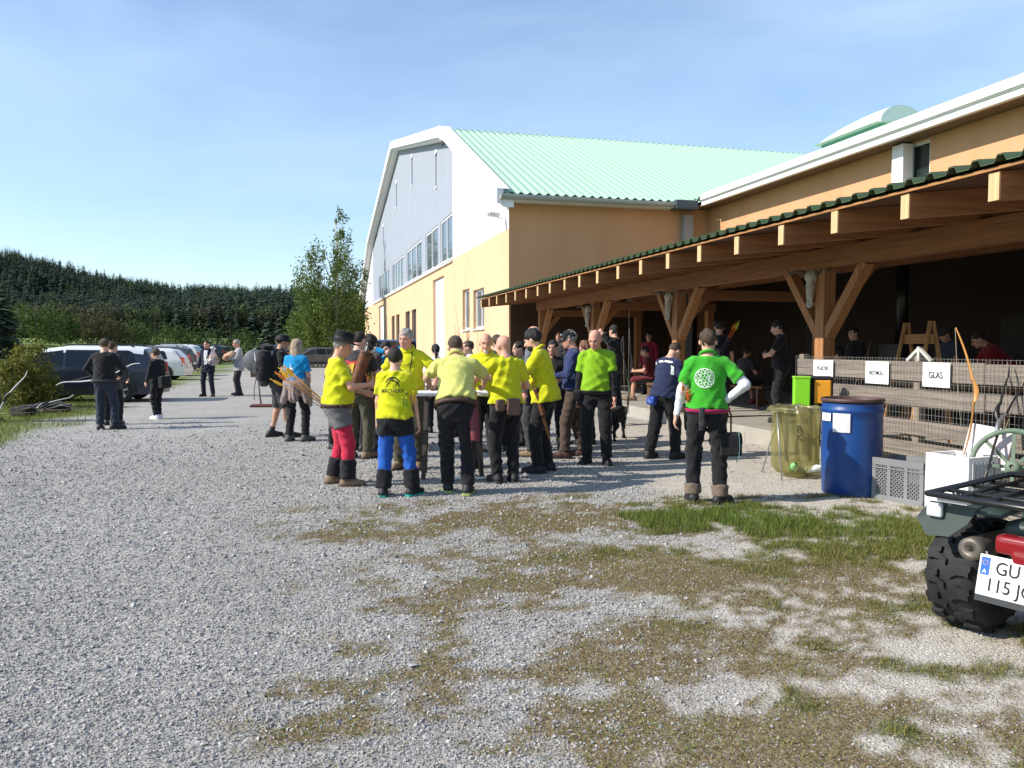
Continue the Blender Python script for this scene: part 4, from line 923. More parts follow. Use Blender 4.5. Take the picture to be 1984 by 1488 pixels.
def person(key, label, pos, heading, H=1.76, res=.014, pose=None, build=None, shirt=None, sleeve='short', hem=.06, trousers=None, shorts=False, shoes=None, sole=None, hair=('brown', 'short'), hat=None, sk='fair', face=True, belt=None, beard=None, cuffs=None, legw=1.0, shirt_w=0.0, socks=None, under=None, knees=None, collar=False):
    pose = pose or {}; bd = dict(gut=0.0, shoulder=1.0, female=False, w=1.0); bd.update(build or {})
    S = H / 1.76; person_o = empty('person', pos, R_(heading), label, 'person')
    # ---- joints
    crouch = pose.get('crouch', 0.0); hip = np.array([pose.get('hipx', 0), pose.get('hipy', 0), .935 * S - crouch]); sit = pose.get('sit')
    if sit: hip = np.array([0, 0, sit + .09])
    Rp = rot('Z', pose.get('hiptwist', 0)); lean = pose.get('lean', 2); Rt = rot('Z', pose.get('twist', 0)) @ rot('Y', pose.get('tilt', 0)) @ rot('X', -lean)
    def T(x, y, z): return hip + Rt @ (np.array([x, y, z]) * S)
    neck = T(0, -.005, .53); sw = .168 * bd['shoulder'] * (.9 if bd['female'] else 1)
    Rh = rot('Z', pose.get('twist', 0) * .6 + pose.get('yaw', 0)) @ rot('X', -pose.get('nod', 4) - lean * .45) @ rot('Y', pose.get('htilt', 0))
    headc = neck + (Rt @ np.array([0, .014, .045]) + Rh @ np.array([0, .022, .098])) * S
    def Hd(x, y, z): return headc + Rh @ (np.array([x, y, z]) * S)
    w = bd['w']; g = bd['gut']
    J = {}
    for s, n in ((1, 'R'), (-1, 'L')):
        sh = T(s * sw, -.005, .452); tgt = np.array(pose.get('hand' + n, (s * .25, .05, .80)), float) * S; hint = np.array(pose.get('elbow' + n, (s * .6, -1, -.15)), float)
        tgt = tgt + np.array([0, 0, 0]); el, wr = ik(sh, tgt, .285 * S, .255 * S, hint)
        hj = hip + Rp @ (np.array([s * .09, 0, -.03]) * S); ft = pose.get('foot' + n, (s * .12, 0.0, s * -10)); fz = ft[3] if len(ft) > 3 else 0.0
        an = np.array([ft[0] * S, ft[1] * S, .085 * S + fz]); kh = np.array(pose.get('knee' + n, (s * .18, 1, .05)), float); kn, an = ik(hj, an, .42 * S, .415 * S, kh)
        J[n] = dict(s=s, sh=sh, el=el, wr=wr, hj=hj, kn=kn, an=an, yaw=ft[2], fz=fz)
    # ---- body
    B = [ell(hip + Rp @ np.array([0, -.01, 0]), np.array([.155 * w, .112 * w, .12]) * S, Rp, .05), ell(T(0, .005 + g * .3, .16), np.array([.140 * w, .100 * w + g * .55, .17]) * S, Rt, .06),
         ell(T(0, 0, .345), np.array([.158 * w, .108 * w, .17]) * S, Rt, .06), cap(T(-sw * .75, -.01, .455), T(sw * .75, -.01, .455), .050 * S, .050 * S, .05), cap(T(0, -.015, .50), T(-sw * .8, -.01, .46), .055 * S, .042 * S, .04), cap(T(0, -.015, .50), T(sw * .8, -.01, .46), .055 * S, .042 * S, .04), cap(T(0, -.012, .48), headc - Rh @ np.array([0, .02, .05]) * S, .062 * S, .052 * S, .03)]
    for n, j in J.items():
        s = j['s']; m = 1.0 if not bd['female'] else .88
        B += [cap(j['sh'], j['el'], .054 * m * S, .041 * m * S, .035), cap(j['el'], j['wr'], .042 * m * S, .028 * m * S, .02), cap(j['hj'], j['kn'], .080 * w * S, .050 * S, .04), cap(j['kn'], j['an'], .051 * S, .036 * S, .03), ell(j['kn'] + (j['an'] - j['kn']) * .28 + rot('Z', j['yaw']) @ np.array([0, -.014, 0]), np.array([.041, .043, .10]) * S, None, .03)]
        f = j['wr'] - j['el']; f = f / np.linalg.norm(f); pn = np.array(pose.get('palm' + n, (-s, 0.05, 0)), float); pn = pn - f * (pn @ f); pn /= np.linalg.norm(pn) + 1e-9; sd = np.cross(f, pn) * 1.0
        thumb_side = np.array(pose.get('thumb' + n, (0, 1, .15)), float); sd = sd if sd @ thumb_side > 0 else -sd
        Rm = np.stack([sd, pn, f], 1); o = j['wr'] + f * .045 * S; curl = pose.get('curl' + n, pose.get('curl', .45))
        B.append(ell(o, np.array([.041, .019, .05]) * S, Rm, .015))
        for q, (dx, ln) in enumerate(((.03, .072), (.010, .08), (-.010, .075), (-.029, .06))):
            k0 = o + (sd * dx + f * .04) * S; a1 = curl * 60 + 6 * q * curl; d1 = f * math.cos(R_(a1)) + pn * math.sin(R_(a1)); k1 = k0 + d1 * ln * .5 * S; a2 = curl * 140; d2 = f * math.cos(R_(a2)) + pn * math.sin(R_(a2))
            B += [cap(k0, k1, .0105 * S, .0095 * S, .006), cap(k1, k1 + d2 * ln * .5 * S, .0095 * S, .0085 * S, .004)]
        k0 = o + (sd * .035 - f * .015) * S; k1 = k0 + (sd * .035 + f * .03 + pn * .012) * S; B += [cap(k0, k1, .013 * S, .011 * S, .01), cap(k1, k1 + (sd * .008 + f * .03 + pn * .018) * S, .0105 * S, .009 * S, .004)]
        fy = rot('Z', j['yaw']); j['fy'] = fy; j['handc'] = o + f * .03 * S + pn * .025 * S; B.append(cap(j['an'], j['an'] + fy @ np.array([0, .12, -.05]) * S, .036 * S, .026 * S, .02))
    B += [ell(Hd(0, -.012, .028), np.array([.077, .096, .092]) * S, Rh, .02), ell(Hd(0, .026, -.035), np.array([.061, .068, .083]) * S, Rh, .03), ell(Hd(0, .062, -.092), np.array([.030, .026, .024]) * S, Rh, .025), ell(Hd(0, .03, -.07), np.array([.056, .05, .045]) * S, Rh, .02)]
    for s in (-1, 1): B += [ell(Hd(s * .080, -.008, -.012), np.array([.011, .022, .032]) * S, Rh @ rot('Z', -s * 18), .008)]
    if face:
        B += [cap(Hd(-.03, .082, .024), Hd(.03, .082, .024), .013 * S, .013 * S, .012), sub(Hd(.031, .103, -.002), np.array([.018, .016, .013]) * S, Rh, .012), sub(Hd(-.031, .103, -.002), np.array([.018, .016, .013]) * S, Rh, .012), cap(Hd(0, .090, .008), Hd(0, .113, -.036), .009 * S, .015 * S, .012), ell(Hd(.034, .075, -.03), np.array([.02, .018, .018]) * S, Rh, .02), ell(Hd(-.034, .075, -.03), np.array([.02, .018, .018]) * S, Rh, .02), cap(Hd(-.018, .089, -.066), Hd(.018, .089, -.066), .009 * S, .009 * S, .008)]
    link('body', nets('body', B, res), skin(sk), person_o)
    if face:
        for s in (-1, 1):
            q = MB(); q.lathe([(.0, -.011), (.008, -.007), (.011, 0), (.008, .007), (0, .011)], 8, Matrix.Translation(Hd(s * .031, .079, -.001))); q.build('eye', mat('eye', (.06, .045, .04), .2, var=.3), person_o)
            q = MB(); q.tube([Hd(s * .014, .101, .020), Hd(s * .032, .099, .026), Hd(s * .05, .084, .020)], [.004, .0055, .003], 6); q.build('eyebrow', hairm(hair[0] if hair else 'brown'), person_o)
        q = MB(); q.tube([Hd(-.024, .089, -.062), Hd(-.010, .098, -.066), Hd(.010, .098, -.066), Hd(.024, .089, -.062)], [.003, .0055, .0055, .003], 6); q.build('mouth', mat('lips', (.34, .13, .11), .5), person_o)
    # ---- trousers
    seed = hash(key) % 999 if 0 else sum(map(ord, key)) % 997
    TQ = None
    if trousers is not None:
        e = .016; wz = T(0, 0, .09); wn_ = Rt @ np.array([0, 0, 1]); cw = [(wz, wn_)]
        Q = [ell(hip + Rp @ np.array([0, -.012, -.02]), np.array([.162 * w + e, .122 * w + e, .15]) * S, Rp, .04, cw), ell(T(0, .005 + g * .2, .07), np.array([.142 * w + e, .105 * w + e + g * .4, .14]) * S, Rt, .05, cw)]
        for n, j in J.items():
            d = j['kn'] - j['hj']; d2 = j['an'] - j['kn']; d2n = d2 / np.linalg.norm(d2)
            if shorts:
                en = j['hj'] + d * shorts; Q.append(cap(j['hj'], en, .098 * S * legw, .092 * S * legw, .03, [(en, d / np.linalg.norm(d))]))
            else:
                en = j['kn'] + d2 * .97; Q += [cap(j['hj'], j['kn'], .104 * w * S, .083 * S * legw, .03), cap(j['kn'], en, .081 * S * legw, .072 * S * legw, .03, [(en, d2n)])]
        TQ = Q; tr = link('trousers' if not shorts else 'shorts', nets('trousers', Q, res, folds(.0085, seed)), trousers, person_o)
        if knees and 'top' in knees:
            tl = knees.get('toplen', .55); hp = [(T(0, 0, .06), wn_)]; e2 = e + .012
            K = [ell(hip + Rp @ np.array([0, -.012, -.02]), np.array([.162 * w + e2, .122 * w + e2, .15]) * S, Rp, .04, hp), ell(T(0, .005 + g * .2, .07), np.array([.142 * w + e2, .105 * w + e2 + g * .4, .14]) * S, Rt, .05, hp)]
            for n, j in J.items():
                d = j['kn'] - j['hj']; en = j['hj'] + d * tl; K.append(cap(j['hj'], en, (.104 * w + .014) * S, (.104 * w + .014 - .018 * tl) * S, .03, [(en, d / np.linalg.norm(d))]))
            link('trouser_panel', nets('trouser_panel', K, res, folds(.0085, seed)), knees['top'], tr)
        if knees:
            for n, j in J.items():
                d2 = j['an'] - j['kn']; d = j['kn'] - j['hj']; a0 = {'top': (j['hj'] + d * .02, j['hj'] + d * .55), 'low': (j['kn'] + d2 * .45, j['kn'] + d2 * .98), 'mid': (j['hj'] + d * .75, j['kn'] + d2 * .3)}
                for kk, mm in knees.items():
                    if kk.startswith('top'): continue
                    a, b = a0[kk]; dn = (b - a) / np.linalg.norm(b - a); rr = {'top': (.112, .102), 'low': (.095, .092), 'mid': (.094, .090)}[kk]; r1, r2 = rr[0] * S * max(1, legw), rr[1] * S * max(1, legw)
                    link('trouser_panel', nets('trouser_panel', [cap(a, b, r1, r2, .02, [(a, -dn), (b, dn)])], res, folds(.006, seed + 3)), mm, tr)
    # ---- shirt
    if shirt is not None:
        e = .020 + shirt_w; hz_ = T(0, 0, .10 - hem * 1.6); cu = [(hz_, Rt @ np.array([0, 0, -1]))]
        Q = [ell(T(0, .006 + g * .32, .15), np.array([.146 * w + e, .106 * w + e + g * .58, .22]) * S, Rt, .05, cu), ell(T(0, 0, .345), np.array([.162 * w + e, .112 * w + e, .19]) * S, Rt, .05, cu), cap(T(-sw * .75, -.012, .452), T(sw * .75, -.012, .452), (.056 + e * .6) * S, (.056 + e * .6) * S, .04), cap(T(0, -.016, .492), T(-sw * .8, -.012, .455), .074 * S, .064 * S, .03, [(T(0, .0, .548), Rt @ np.array([0, -.35, 1]))]), cap(T(0, -.016, .492), T(sw * .8, -.012, .455), .074 * S, .064 * S, .03, [(T(0, .0, .548), Rt @ np.array([0, -.35, 1]))]),
             cap(T(0, .004 + g * .2, .20), T(0, 0, .09 - hem * 1.6 - .03), (.152 * w + e) * S, (.172 * w + e + .006) * S, .04, cu, Rt, .84 + g * .6), cap(T(0, -.014, .47), T(0, -.005, .56), .07 * S, .064 * S, .03, [(T(0, .01, .552), Rt @ np.array([0, -.42, 1]))])]
        if trousers is not None:
            Q.append(ell(hip + Rp @ np.array([0, -.012, -.02]), np.array([.162 * w + .034, .122 * w + .036, .165]) * S, Rp, .04, cu)); Q.append(ell(T(0, .005 + g * .2, .07), np.array([.142 * w + .036, .105 * w + .036 + g * .45, .15]) * S, Rt, .05, cu))
            for n, j in J.items(): Q.append(cap(j['hj'], j['kn'], (.104 * w + .020) * S, .10 * S, .04, cu))
        if bd['female']: Q += [ell(T(.065, .09, .33), np.array([.06, .055, .06]) * S, Rt, .05), ell(T(-.065, .09, .33), np.array([.06, .055, .06]) * S, Rt, .05)]
        for n, j in J.items():
            d = j['el'] - j['sh']; dn = d / np.linalg.norm(d); d2 = j['wr'] - j['el']; d2n = d2 / np.linalg.norm(d2)
            if sleeve == 'short': en = j['sh'] + d * .74; Q.append(cap(j['sh'], en, .068 * S, .070 * S, .025, [(en, dn)]))
            elif sleeve == 'long': en = j['el'] + d2 * .96; Q += [cap(j['sh'], j['el'], .068 * S, .058 * S, .025), cap(j['el'], en, .056 * S, .043 * S, .02, [(en, d2n)])]
        SQ = Q; SW = folds(.0095, seed + 1, .8); so = link('shirt', nets('shirt', Q, res, SW), shirt, person_o)
        if under:
            for n, j in J.items():
                d = j['el'] - j['sh']; a = j['sh'] + d * .6; d2 = j['wr'] - j['el']; en = j['el'] + d2 * .97
                link('sleeve', nets('sleeve', [cap(a, j['el'], .055 * S, .05 * S, .02), cap(j['el'], en, .05 * S, .038 * S, .02, [(en, d2 / np.linalg.norm(d2))])], res, folds(.006, seed + 5)), under, person_o)
    else: SQ = so = SW = None
    if belt is not None:
        aa = np.linspace(0, 2 * math.pi, 41); rows = []; U = (SQ or []) + (TQ or [])
        for zz_ in (-.028, .012):
            W = np.array([T(.45 * math.cos(a), .45 * math.sin(a), zz_) for a in aa]); D0 = np.array([Rt @ np.array([-math.cos(a), -math.sin(a), 0]) for a in aa])
            for _ in range(30): W = W + D0 * np.maximum(eval_sdf(U, W) - .008, 0)[:, None] * .8
            rows.append([Vector(p) for p in W])
        q = MB(); q.sheet(rows); bo = q.build('belt', belt, person_o); md = bo.modifiers.new('thick', 'SOLIDIFY'); md.thickness = .010; md.offset = 1
    if collar:
        q = MB(); q.tube([Vector(T(.074 * math.cos(a), -.002 + .070 * math.sin(a), .548 - .038 * math.sin(a))) for a in np.linspace(0, 2 * math.pi, 25)[:-1]], .0165 * S, 8, closed=True); q.build('collar', shirt, person_o)
    # ---- shoes
    for n, j in J.items():
        fy = j['fy']; a = j['an']; F0 = np.array([a[0], a[1], j['fz']]); c = lambda x, y, z: F0 + fy @ (np.array([x, y, z]) * S)
        if shoes is not None:
            fl = [(c(0, 0, .0), (0, 0, -1))]
            Q = [cap(c(0, -.05, .045), c(0, .06, .048), .047 * S, .05 * S, .02, fl), cap(c(0, .06, .045), c(0, .165, .034), .05 * S, .04 * S, .02, fl), cap(c(0, -.025, .05), c(0, -.012, .115), .05 * S, .050 * S, .03, [(c(0, 0, .118), (0, 0, 1))])]
            sh_ = link('shoe', nets('shoe', Q, .011 if res < .02 else .015), shoes, person_o)
            q = MB(); q.prism([c(x, y, .0) for x, y in ((-.045, -.08), (-.03, -.105), (.03, -.105), (.045, -.08), (.05, .05), (.052, .12), (.04, .185), (.01, .21), (-.02, .205), (-.042, .17), (-.052, .1), (-.046, .04))], (0, 0, .024 * S)); q.build('sole', sole or mat('sole_dark', (.03, .03, .03), .8), sh_)
        if cuffs is not None: link('gaiter', nets('gaiter', [cap(a + np.array([0, 0, .0]), a + (j['kn'] - a) * .25, .084 * S, .086 * S, .02, [(a + (j['kn'] - a) * .25, (j['kn'] - a) / np.linalg.norm(j['kn'] - a)), (a, (0, 0, -1))])], .012, folds(.006, seed + 8)), cuffs, person_o)
        if socks is not None: link('sock', nets('sock', [cap(a, a + (j['kn'] - a) * .22, .045 * S, .047 * S, .02, [(a + (j['kn'] - a) * .22, (j['kn'] - a) / np.linalg.norm(j['kn'] - a))])], .011), socks, person_o)
    # ---- hair
    if hair:
        hm = hairm(hair[0]); st = hair[1]; r_ = random.Random(seed); p1, p2 = r_.uniform(0, 6), r_.uniform(0, 6)
        hw_ = lambda P: .006 * np.sin(95 * P[..., 0] + 40 * P[..., 2] + p1) * np.sin(80 * P[..., 1] + 30 * P[..., 2] + p2) + .004 * np.sin(60 * P[..., 2] + 50 * P[..., 0])
        fr = Rh @ np.array([0, .80, -.60]); cutf = [(Hd(0, .080, .040), fr)]
        Q = None
        if st == 'short': Q = [ell(Hd(0, -.018, .034), np.array([.084, .100, .096]) * S, Rh, .02, cutf + [(Hd(0, -.06, -.05), Rh @ np.array([0, .25, -.97]))])]
        elif st == 'buzz': Q = [ell(Hd(0, -.016, .030), np.array([.0795, .0985, .0935]) * S, Rh, .02, cutf + [(Hd(0, -.06, -.045), Rh @ np.array([0, .25, -.97]))])]; hw_ = None
        elif st == 'fringe': Q = [ell(Hd(0, -.016, .024), np.array([.0805, .0990, .090]) * S, Rh, .02, [(Hd(0, -.015, .045), Rh @ np.array([0, .35, .94])), (Hd(0, .03, 0), Rh @ np.array([0, 1, -.1])), (Hd(0, -.06, -.05), Rh @ np.array([0, .2, -.98]))])]; hw_ = None
        elif st == 'full': Q = [ell(Hd(0, -.020, .040), np.array([.090, .106, .104]) * S, Rh, .02, cutf + [(Hd(0, -.06, -.085), Rh @ np.array([0, .2, -.98]))])]
        elif st in ('long', 'bob'):
            L_ = .20 if st == 'bob' else .27; Q = [ell(Hd(0, -.020, .036), np.array([.091, .106, .102]) * S, Rh, .02, cutf), cap(Hd(0, -.07, -.02), Hd(0, -.085, -L_ + .03), .075 * S, .062 * S, .03, None, Rh, .62)]
            for s in (-1, 1): Q.append(cap(Hd(s * .07, -.03, -.01), Hd(s * .075, -.05, -L_ + .06), .034 * S, .026 * S, .03))
        elif st == 'tail': Q = [ell(Hd(0, -.018, .034), np.array([.084, .101, .096]) * S, Rh, .02, cutf), cap(Hd(0, -.11, .01), Hd(0, -.13, -.18), .032 * S, .018 * S, .02)]
        if Q: link('hair', nets('hair', Q, min(res, .012), hw_), hm, person_o)
    if beard:
        Q = [ell(Hd(0, .034, -.078), np.array([.061, .064, .052]) * S, Rh, .02, [(Hd(0, .0, -.045), Rh @ np.array([0, -.25, 1])), (Hd(0, .01, 0), Rh @ np.array([0, -1, .0]))])] if beard[1] == 'full' else [ell(Hd(0, .082, -.098), np.array([.027, .024, .034]) * S, Rh, .01)]
        link('beard', nets('beard', Q, .010, lambda P: .003 * np.sin(120 * P[..., 0] + 90 * P[..., 2])), hairm(beard[0]), person_o)
    # ---- hat
    Mh = Matrix.Translation(Vector(headc)) @ Matrix(np.vstack([np.hstack([Rh, [[0], [0], [0]]]), [0, 0, 0, 1]])) @ Matrix.Scale(S, 4)
    if hat:
        hmat = hat[1]; q = MB()
        if hat[0] == 'top':
            q.lathe([(.0, .165), (.07, .165), (.088, .16), (.090, .15), (.092, .07), (.095, .055), (.15, .052), (.155, .056), (.15, .062), (.10, .066)], 28, Mh @ Matrix.Diagonal((1.14, 1.24, 1.12, 1)) @ Matrix.Translation((0, 0, -.004)))
            ho = q.build('hat', hmat, person_o); q = MB(); q.lathe([(.0945, .07), (.0955, .095)], 28, Mh @ Matrix.Diagonal((1.14, 1.24, 1.12, 1))); q.build('hat_band', mat('band', (.02, .02, .02), .5), ho)
        elif hat[0] == 'bucket':
            q.lathe([(.0, .125), (.05, .122), (.078, .10), (.086, .06), (.09, .04), (.125, .008), (.128, .012), (.092, .05)], 24, Mh @ Matrix.Diagonal((1, 1.14, 1, 1))); q.build('hat', hmat, person_o)
        elif hat[0] == 'cap':
            q.lathe([(.0, .128), (.035, .125), (.066, .105), (.084, .07), (.089, .03), (.087, .022)], 24, Mh @ Matrix.Translation((0, -.012, 0)) @ Matrix.Diagonal((1, 1.16, 1, 1)))
            ho = q.build('cap', hmat, person_o)
            sg = hat[2] if len(hat) > 2 else 1; rows = []
            for t in np.linspace(0, 1, 6): rows.append([Mh @ Vector((.083 * math.sin(a) * (1 - .12 * t), sg * (.080 * math.cos(a) + .085 * t * math.cos(a) ** .6) - .006, .036 - .022 * t - .018 * math.sin(a) ** 2)) for a in np.linspace(-1.25, 1.25, 11)])
            q = MB(); q.sheet(rows); bo = q.build('visor', hmat, ho); md = bo.modifiers.new('thick', 'SOLIDIFY'); md.thickness = .006
        elif hat[0] == 'beret':
            q.lathe([(.0, .118), (.06, .115), (.105, .095), (.118, .07), (.10, .05), (.088, .04)], 24, Mh @ Matrix.Rotation(R_(-14), 4, 'X') @ Matrix.Translation((0, -.02, 0))); q.build('cap', hmat, person_o)
    Mw = Matrix.Translation(Vector(pos)) @ Matrix.Rotation(R_(heading), 4, 'Z')
    info = dict(o=person_o, J=J, T=T, Hd=Hd, S=S, hip=hip, SQ=SQ, SW=SW, shirt=so, Rt=Rt, Mw=Mw, heading=heading, Rh=Rh, headM=Mh)
    PEOPLE[key] = info
    return info
def hand_w(key, n): i = PEOPLE[key]; return i['Mw'] @ Vector(i['J'][n]['handc'])
def on_w(key, x, y, z): i = PEOPLE[key]; return i['Mw'] @ Vector(i['T'](x, y, z))
def decal(key, name, V2, F, m, centre, back=True, off=.006):
    """flat print wrapped on the shirt: V2 (n,2) in metres, x to the viewer's right"""
    i = PEOPLE[key]; s = -1 if back else 1; P = []
    base = np.array(centre)
    pts = np.array([[(x if back else -x) + base[0], s * .40, z + base[1]] for x, z in V2]); W = np.array([i['T'](*p) for p in pts]); d = i['Rt'] @ np.array([0, -s, 0.0])
    for _ in range(40): W = W + d * np.maximum(eval_sdf(i['SQ'], W, i['SW']) - off, -.01)[:, None] * .7
    me = bpy.data.meshes.new(name); me.from_pydata([tuple(p) for p in W], [], [tuple(f) for f in F]); me.update()
    return link(name, me, m, i['shirt'])
def text_flat(txt, size, cx=0, cz=0, bold=False, sx=1.0):
    cu = bpy.data.curves.new('t', 'FONT'); cu.body = txt; cu.size = size; cu.align_x = 'CENTER'; cu.align_y = 'CENTER'; cu.resolution_u = 3
    if bold: cu.offset = size * .008
    ob = bpy.data.objects.new('t', cu); COL.objects.link(ob); dg = bpy.context.evaluated_depsgraph_get(); me = bpy.data.meshes.new_from_object(ob.evaluated_get(dg))
    V = [(v.co.x * sx + cx, v.co.y + cz) for v in me.vertices]; F = [tuple(p.vertices) for p in me.polygons]
    bpy.data.objects.remove(ob); bpy.data.curves.remove(cu); bpy.data.meshes.remove(me); return V, F
def merge2(L):
    V, F = [], []
    for v, f in L: n = len(V); V += v; F += [tuple(i + n for i in q) for q in f]
    return V, F
def strip2(pts, w):
    """a stroke of width w (may vary) along 2d points"""
    V, F = [], []; n = len(pts); ws = w if isinstance(w, (list, tuple)) else [w] * n
    for i, p in enumerate(pts):
        a, b = pts[max(i - 1, 0)], pts[min(i + 1, n - 1)]; dx, dz = b[0] - a[0], b[1] - a[1]; l = math.hypot(dx, dz) or 1; V += [(p[0] - dz / l * ws[i] / 2, p[1] + dx / l * ws[i] / 2), (p[0] + dz / l * ws[i] / 2, p[1] - dx / l * ws[i] / 2)]
    return V, [(2 * i, 2 * i + 1, 2 * i + 3, 2 * i + 2) for i in range(n - 1)]
# ================================================================ the people of the yard
BLK = cloth('black', (.016, .016, .018), .2); NAVY = cloth('navy', (.022, .028, .07), .15); CHAR = cloth('charcoal', (.045, .045, .048), .2); OLIVE = cloth('olive', (.075, .07, .045), .15); BRN = cloth('brown', (.085, .06, .048), .2)
RED = cloth('red', (.50, .025, .06)); BLUE = cloth('blue', (.02, .10, .42)); TURQ = cloth('turquoise', (.012, .24, .50)); LIME = cloth('lime', (.22, .42, .015), .06); GRN = cloth('green', (.045, .35, .025), .06); PALEY = cloth('pale_yellow', (.62, .61, .17), .05); WHT = cloth('white', (.72, .73, .75), .05); TAUPE = cloth('taupe', (.27, .21, .19)); GREY = cloth('grey', (.33, .33, .35)); DRED = cloth('dark_red', (.22, .02, .04)); DNAVY = cloth('suit_navy', (.018, .022, .038), .1)
LEA = mat('leather_brown', (.17, .065, .03), .6, var=.3, scale=14, bump=.3); LEAD = mat('leather_dark', (.07, .035, .025), .6, var=.3, scale=14, bump=.3); MAROON = mat('leather_maroon', (.16, .03, .04), .55, var=.25, scale=12)
SH_B = mat('shoe_black', (.018, .018, .02), .6, var=.3, scale=20); SH_T = mat('shoe_tan', (.20, .14, .085), .8, var=.3, scale=25); SH_W = mat('shoe_white', (.78, .77, .82), .6, var=.05); SH_G = mat('shoe_grey', (.10, .10, .10), .8, var=.3, scale=25); TEAL = mat('sole_teal', (.02, .34, .30), .6)
CAPB = cloth('cap_black', (.014, .014, .015), .1)
NEAR, MID, FAR = .0125, .016, .02
def at_(px, py, z=0.0): return G(px, py, z)

person('hat', 'person in yellow T-shirt and black flat-topped hat with red and grey trousers', at_(655, 940), -72, 1.75, NEAR, dict(handR=(.10, .36, 1.16), handL=(-.17, .33, 1.06), footR=(.13, .10, -12), footL=(-.12, -.04, 8), nod=14, lean=1), dict(gut=.05, w=1.06), Y_, trousers=RED, shoes=SH_T, sole=mat('sole_brown', (.12, .07, .04), .8), hair=('grey', 'buzz'), hat=('top', CAPB), sk='red', belt=LEAD, knees={'top': cloth('trouser_grey', (.13, .125, .13)), 'low': BLK}, cuffs=None)
person('archery', 'person with dark hair and black archery print on yellow shirt, blue trousers', at_(766, 960), -4, 1.60, NEAR, dict(handR=(.27, .06, .84), handL=(-.24, .12, .82), footR=(.20, .02, -28), footL=(-.13, -.06, 6), elbowL=(-1, -.6, -.1), elbowR=(1, -.5, -.1)), dict(female=True, w=1.08, shoulder=1.05), Y_, trousers=BLUE, shoes=SH_B, sole=TEAL, hair=('dark', 'full'), face=False, knees={'top': BLK, 'low': BLK, 'toplen': .45}, hem=.07, legw=1.03)
person('tall', 'tall grey-haired person in yellow polo with camera strap, facing us', at_(793, 908), 172, 1.86, NEAR, dict(handR=(.30, .20, 1.05), handL=(-.36, .22, 1.00), lean=6, yaw=-10, nod=6, elbowL=(-1, -.4, -.3)), dict(w=1.05, gut=.03), Y_, trousers=OLIVE, shoes=SH_T, hair=('grey', 'short'), sk='red', collar=True)
person('lean', 'person in pale yellow polo leaning on the table, seen from behind', at_(884, 957), 3, 1.84, NEAR, dict(lean=27, handR=(.30, .62, 1.10), handL=(-.30, .62, 1.10), footR=(.12, -.02, -10), footL=(-.09, .14, 5), hipy=-.03, crouch=.01, elbowR=(1, -.3, -.3), elbowL=(-1, -.3, -.3), nod=10, yaw=12), dict(w=1.08, gut=.04, shoulder=1.08), PALEY, trousers=BLK, shoes=SH_B, sole=mat('sole_lime', (.35, .42, .12), .7), hair=('brown', 'buzz'), face=False, belt=LEAD, hem=.035, collar=True)
person('goatee', 'bald person with white goatee in yellow T-shirt, arms folded, facing us', at_(943, 905), 170, 1.80, NEAR, dict(handR=(-.02, .20, 1.20), handL=(.06, .24, 1.16), elbowR=(1, .2, -.4), elbowL=(-1, .2, -.4), nod=10, yaw=10, curl=.3), dict(w=1.06, gut=.04), Y_, trousers=BLK, shoes=SH_B, hair=None, sk='red', beard=('white', 'goatee'), collar=True)
person('bald', 'bald person in yellow T-shirt with brown hip pouch, seen from behind', at_(981, 935), 22, 1.76, NEAR, dict(handL=(-.30, .36, 1.12), handR=(.20, .28, 1.05), elbowL=(-1, -.3, -.5), footR=(.10, .02, -8), footL=(-.10, .05, 10), nod=10, yaw=18), dict(w=1.02), Y_, trousers=BLK, shoes=SH_B, hair=None, sk='red', face=False)
person('darkhair', 'dark-haired bearded person in yellow T-shirt bending towards the table', at_(1057, 915), 72, 1.86, NEAR, dict(lean=10, handL=(-.14, .42, 1.14), handR=(.22, .10, .84), nod=16, footR=(.12, .0, -5), footL=(-.12, .06, 5)), dict(w=1.04, gut=.03), Y_, trousers=BLK, shoes=SH_B, hair=('black', 'full'), beard=('black', 'full'), hem=.11, collar=True)
person('lime', 'bald person in lime green T-shirt and black sleeves looking down', at_(1155, 898), 168, 1.86, NEAR, dict(handR=(.25, .04, .82), handL=(-.24, .10, .84), nod=20, yaw=-14, footR=(.12, .0, -16), footL=(-.14, .05, 14)), dict(w=1.02, gut=.02), LIME, trousers=BLK, shoes=SH_B, hair=None, sk='red', belt=BLK, under=BLK, hem=.05)
person('polo', 'person in bright green polo with white emblem and long white sleeves, hand on hip', at_(1368, 974), -10, 1.80, NEAR, dict(handL=(-.30, .02, .86), handR=(.17, -.04, 1.02), elbowR=(1.2, -.45, .0), elbowL=(-1, -.5, 0), footL=(-.13, .03, 12), footR=(.13, -.05, -38), nod=-2, yaw=-6, lean=-2, curlR=.3), dict(w=1.0), GRN, trousers=BLK, shoes=SH_B, hair=('brown', 'short'), face=False, under=WHT, cuffs=cloth('sock_taupe', (.16, .12, .09)), hem=.045, belt=cloth('belt_magenta', (.35, .02, .10)), collar=True)
person('navytee', 'person in navy T-shirt with white shoulder stripe looking down beside the post', at_(1285, 888), -52, 1.73, NEAR, dict(lean=14, handR=(.14, .34, 1.02), handL=(-.14, .36, 1.00), nod=34, footR=(.14, .10, -10), footL=(-.14, -.14, 8), elbowL=(-1, -.7, -.2)), dict(w=1.05, gut=.04), NAVY, trousers=BLK, shoes=SH_B, hair=('brown', 'buzz'), hem=.10, legw=1.12)
person('leather', 'person in black T-shirt with red back print and olive trousers behind the hat wearer', at_(694, 889), -18, 1.84, MID, dict(handR=(.16, .32, 1.10), handL=(-.26, .14, .98), yaw=-14, nod=8, footR=(.12, .04, -20), footL=(-.12, 0, 8)), dict(w=1.02), CHAR, trousers=OLIVE, shoes=SH_T, hair=('dark', 'buzz'), face=False)
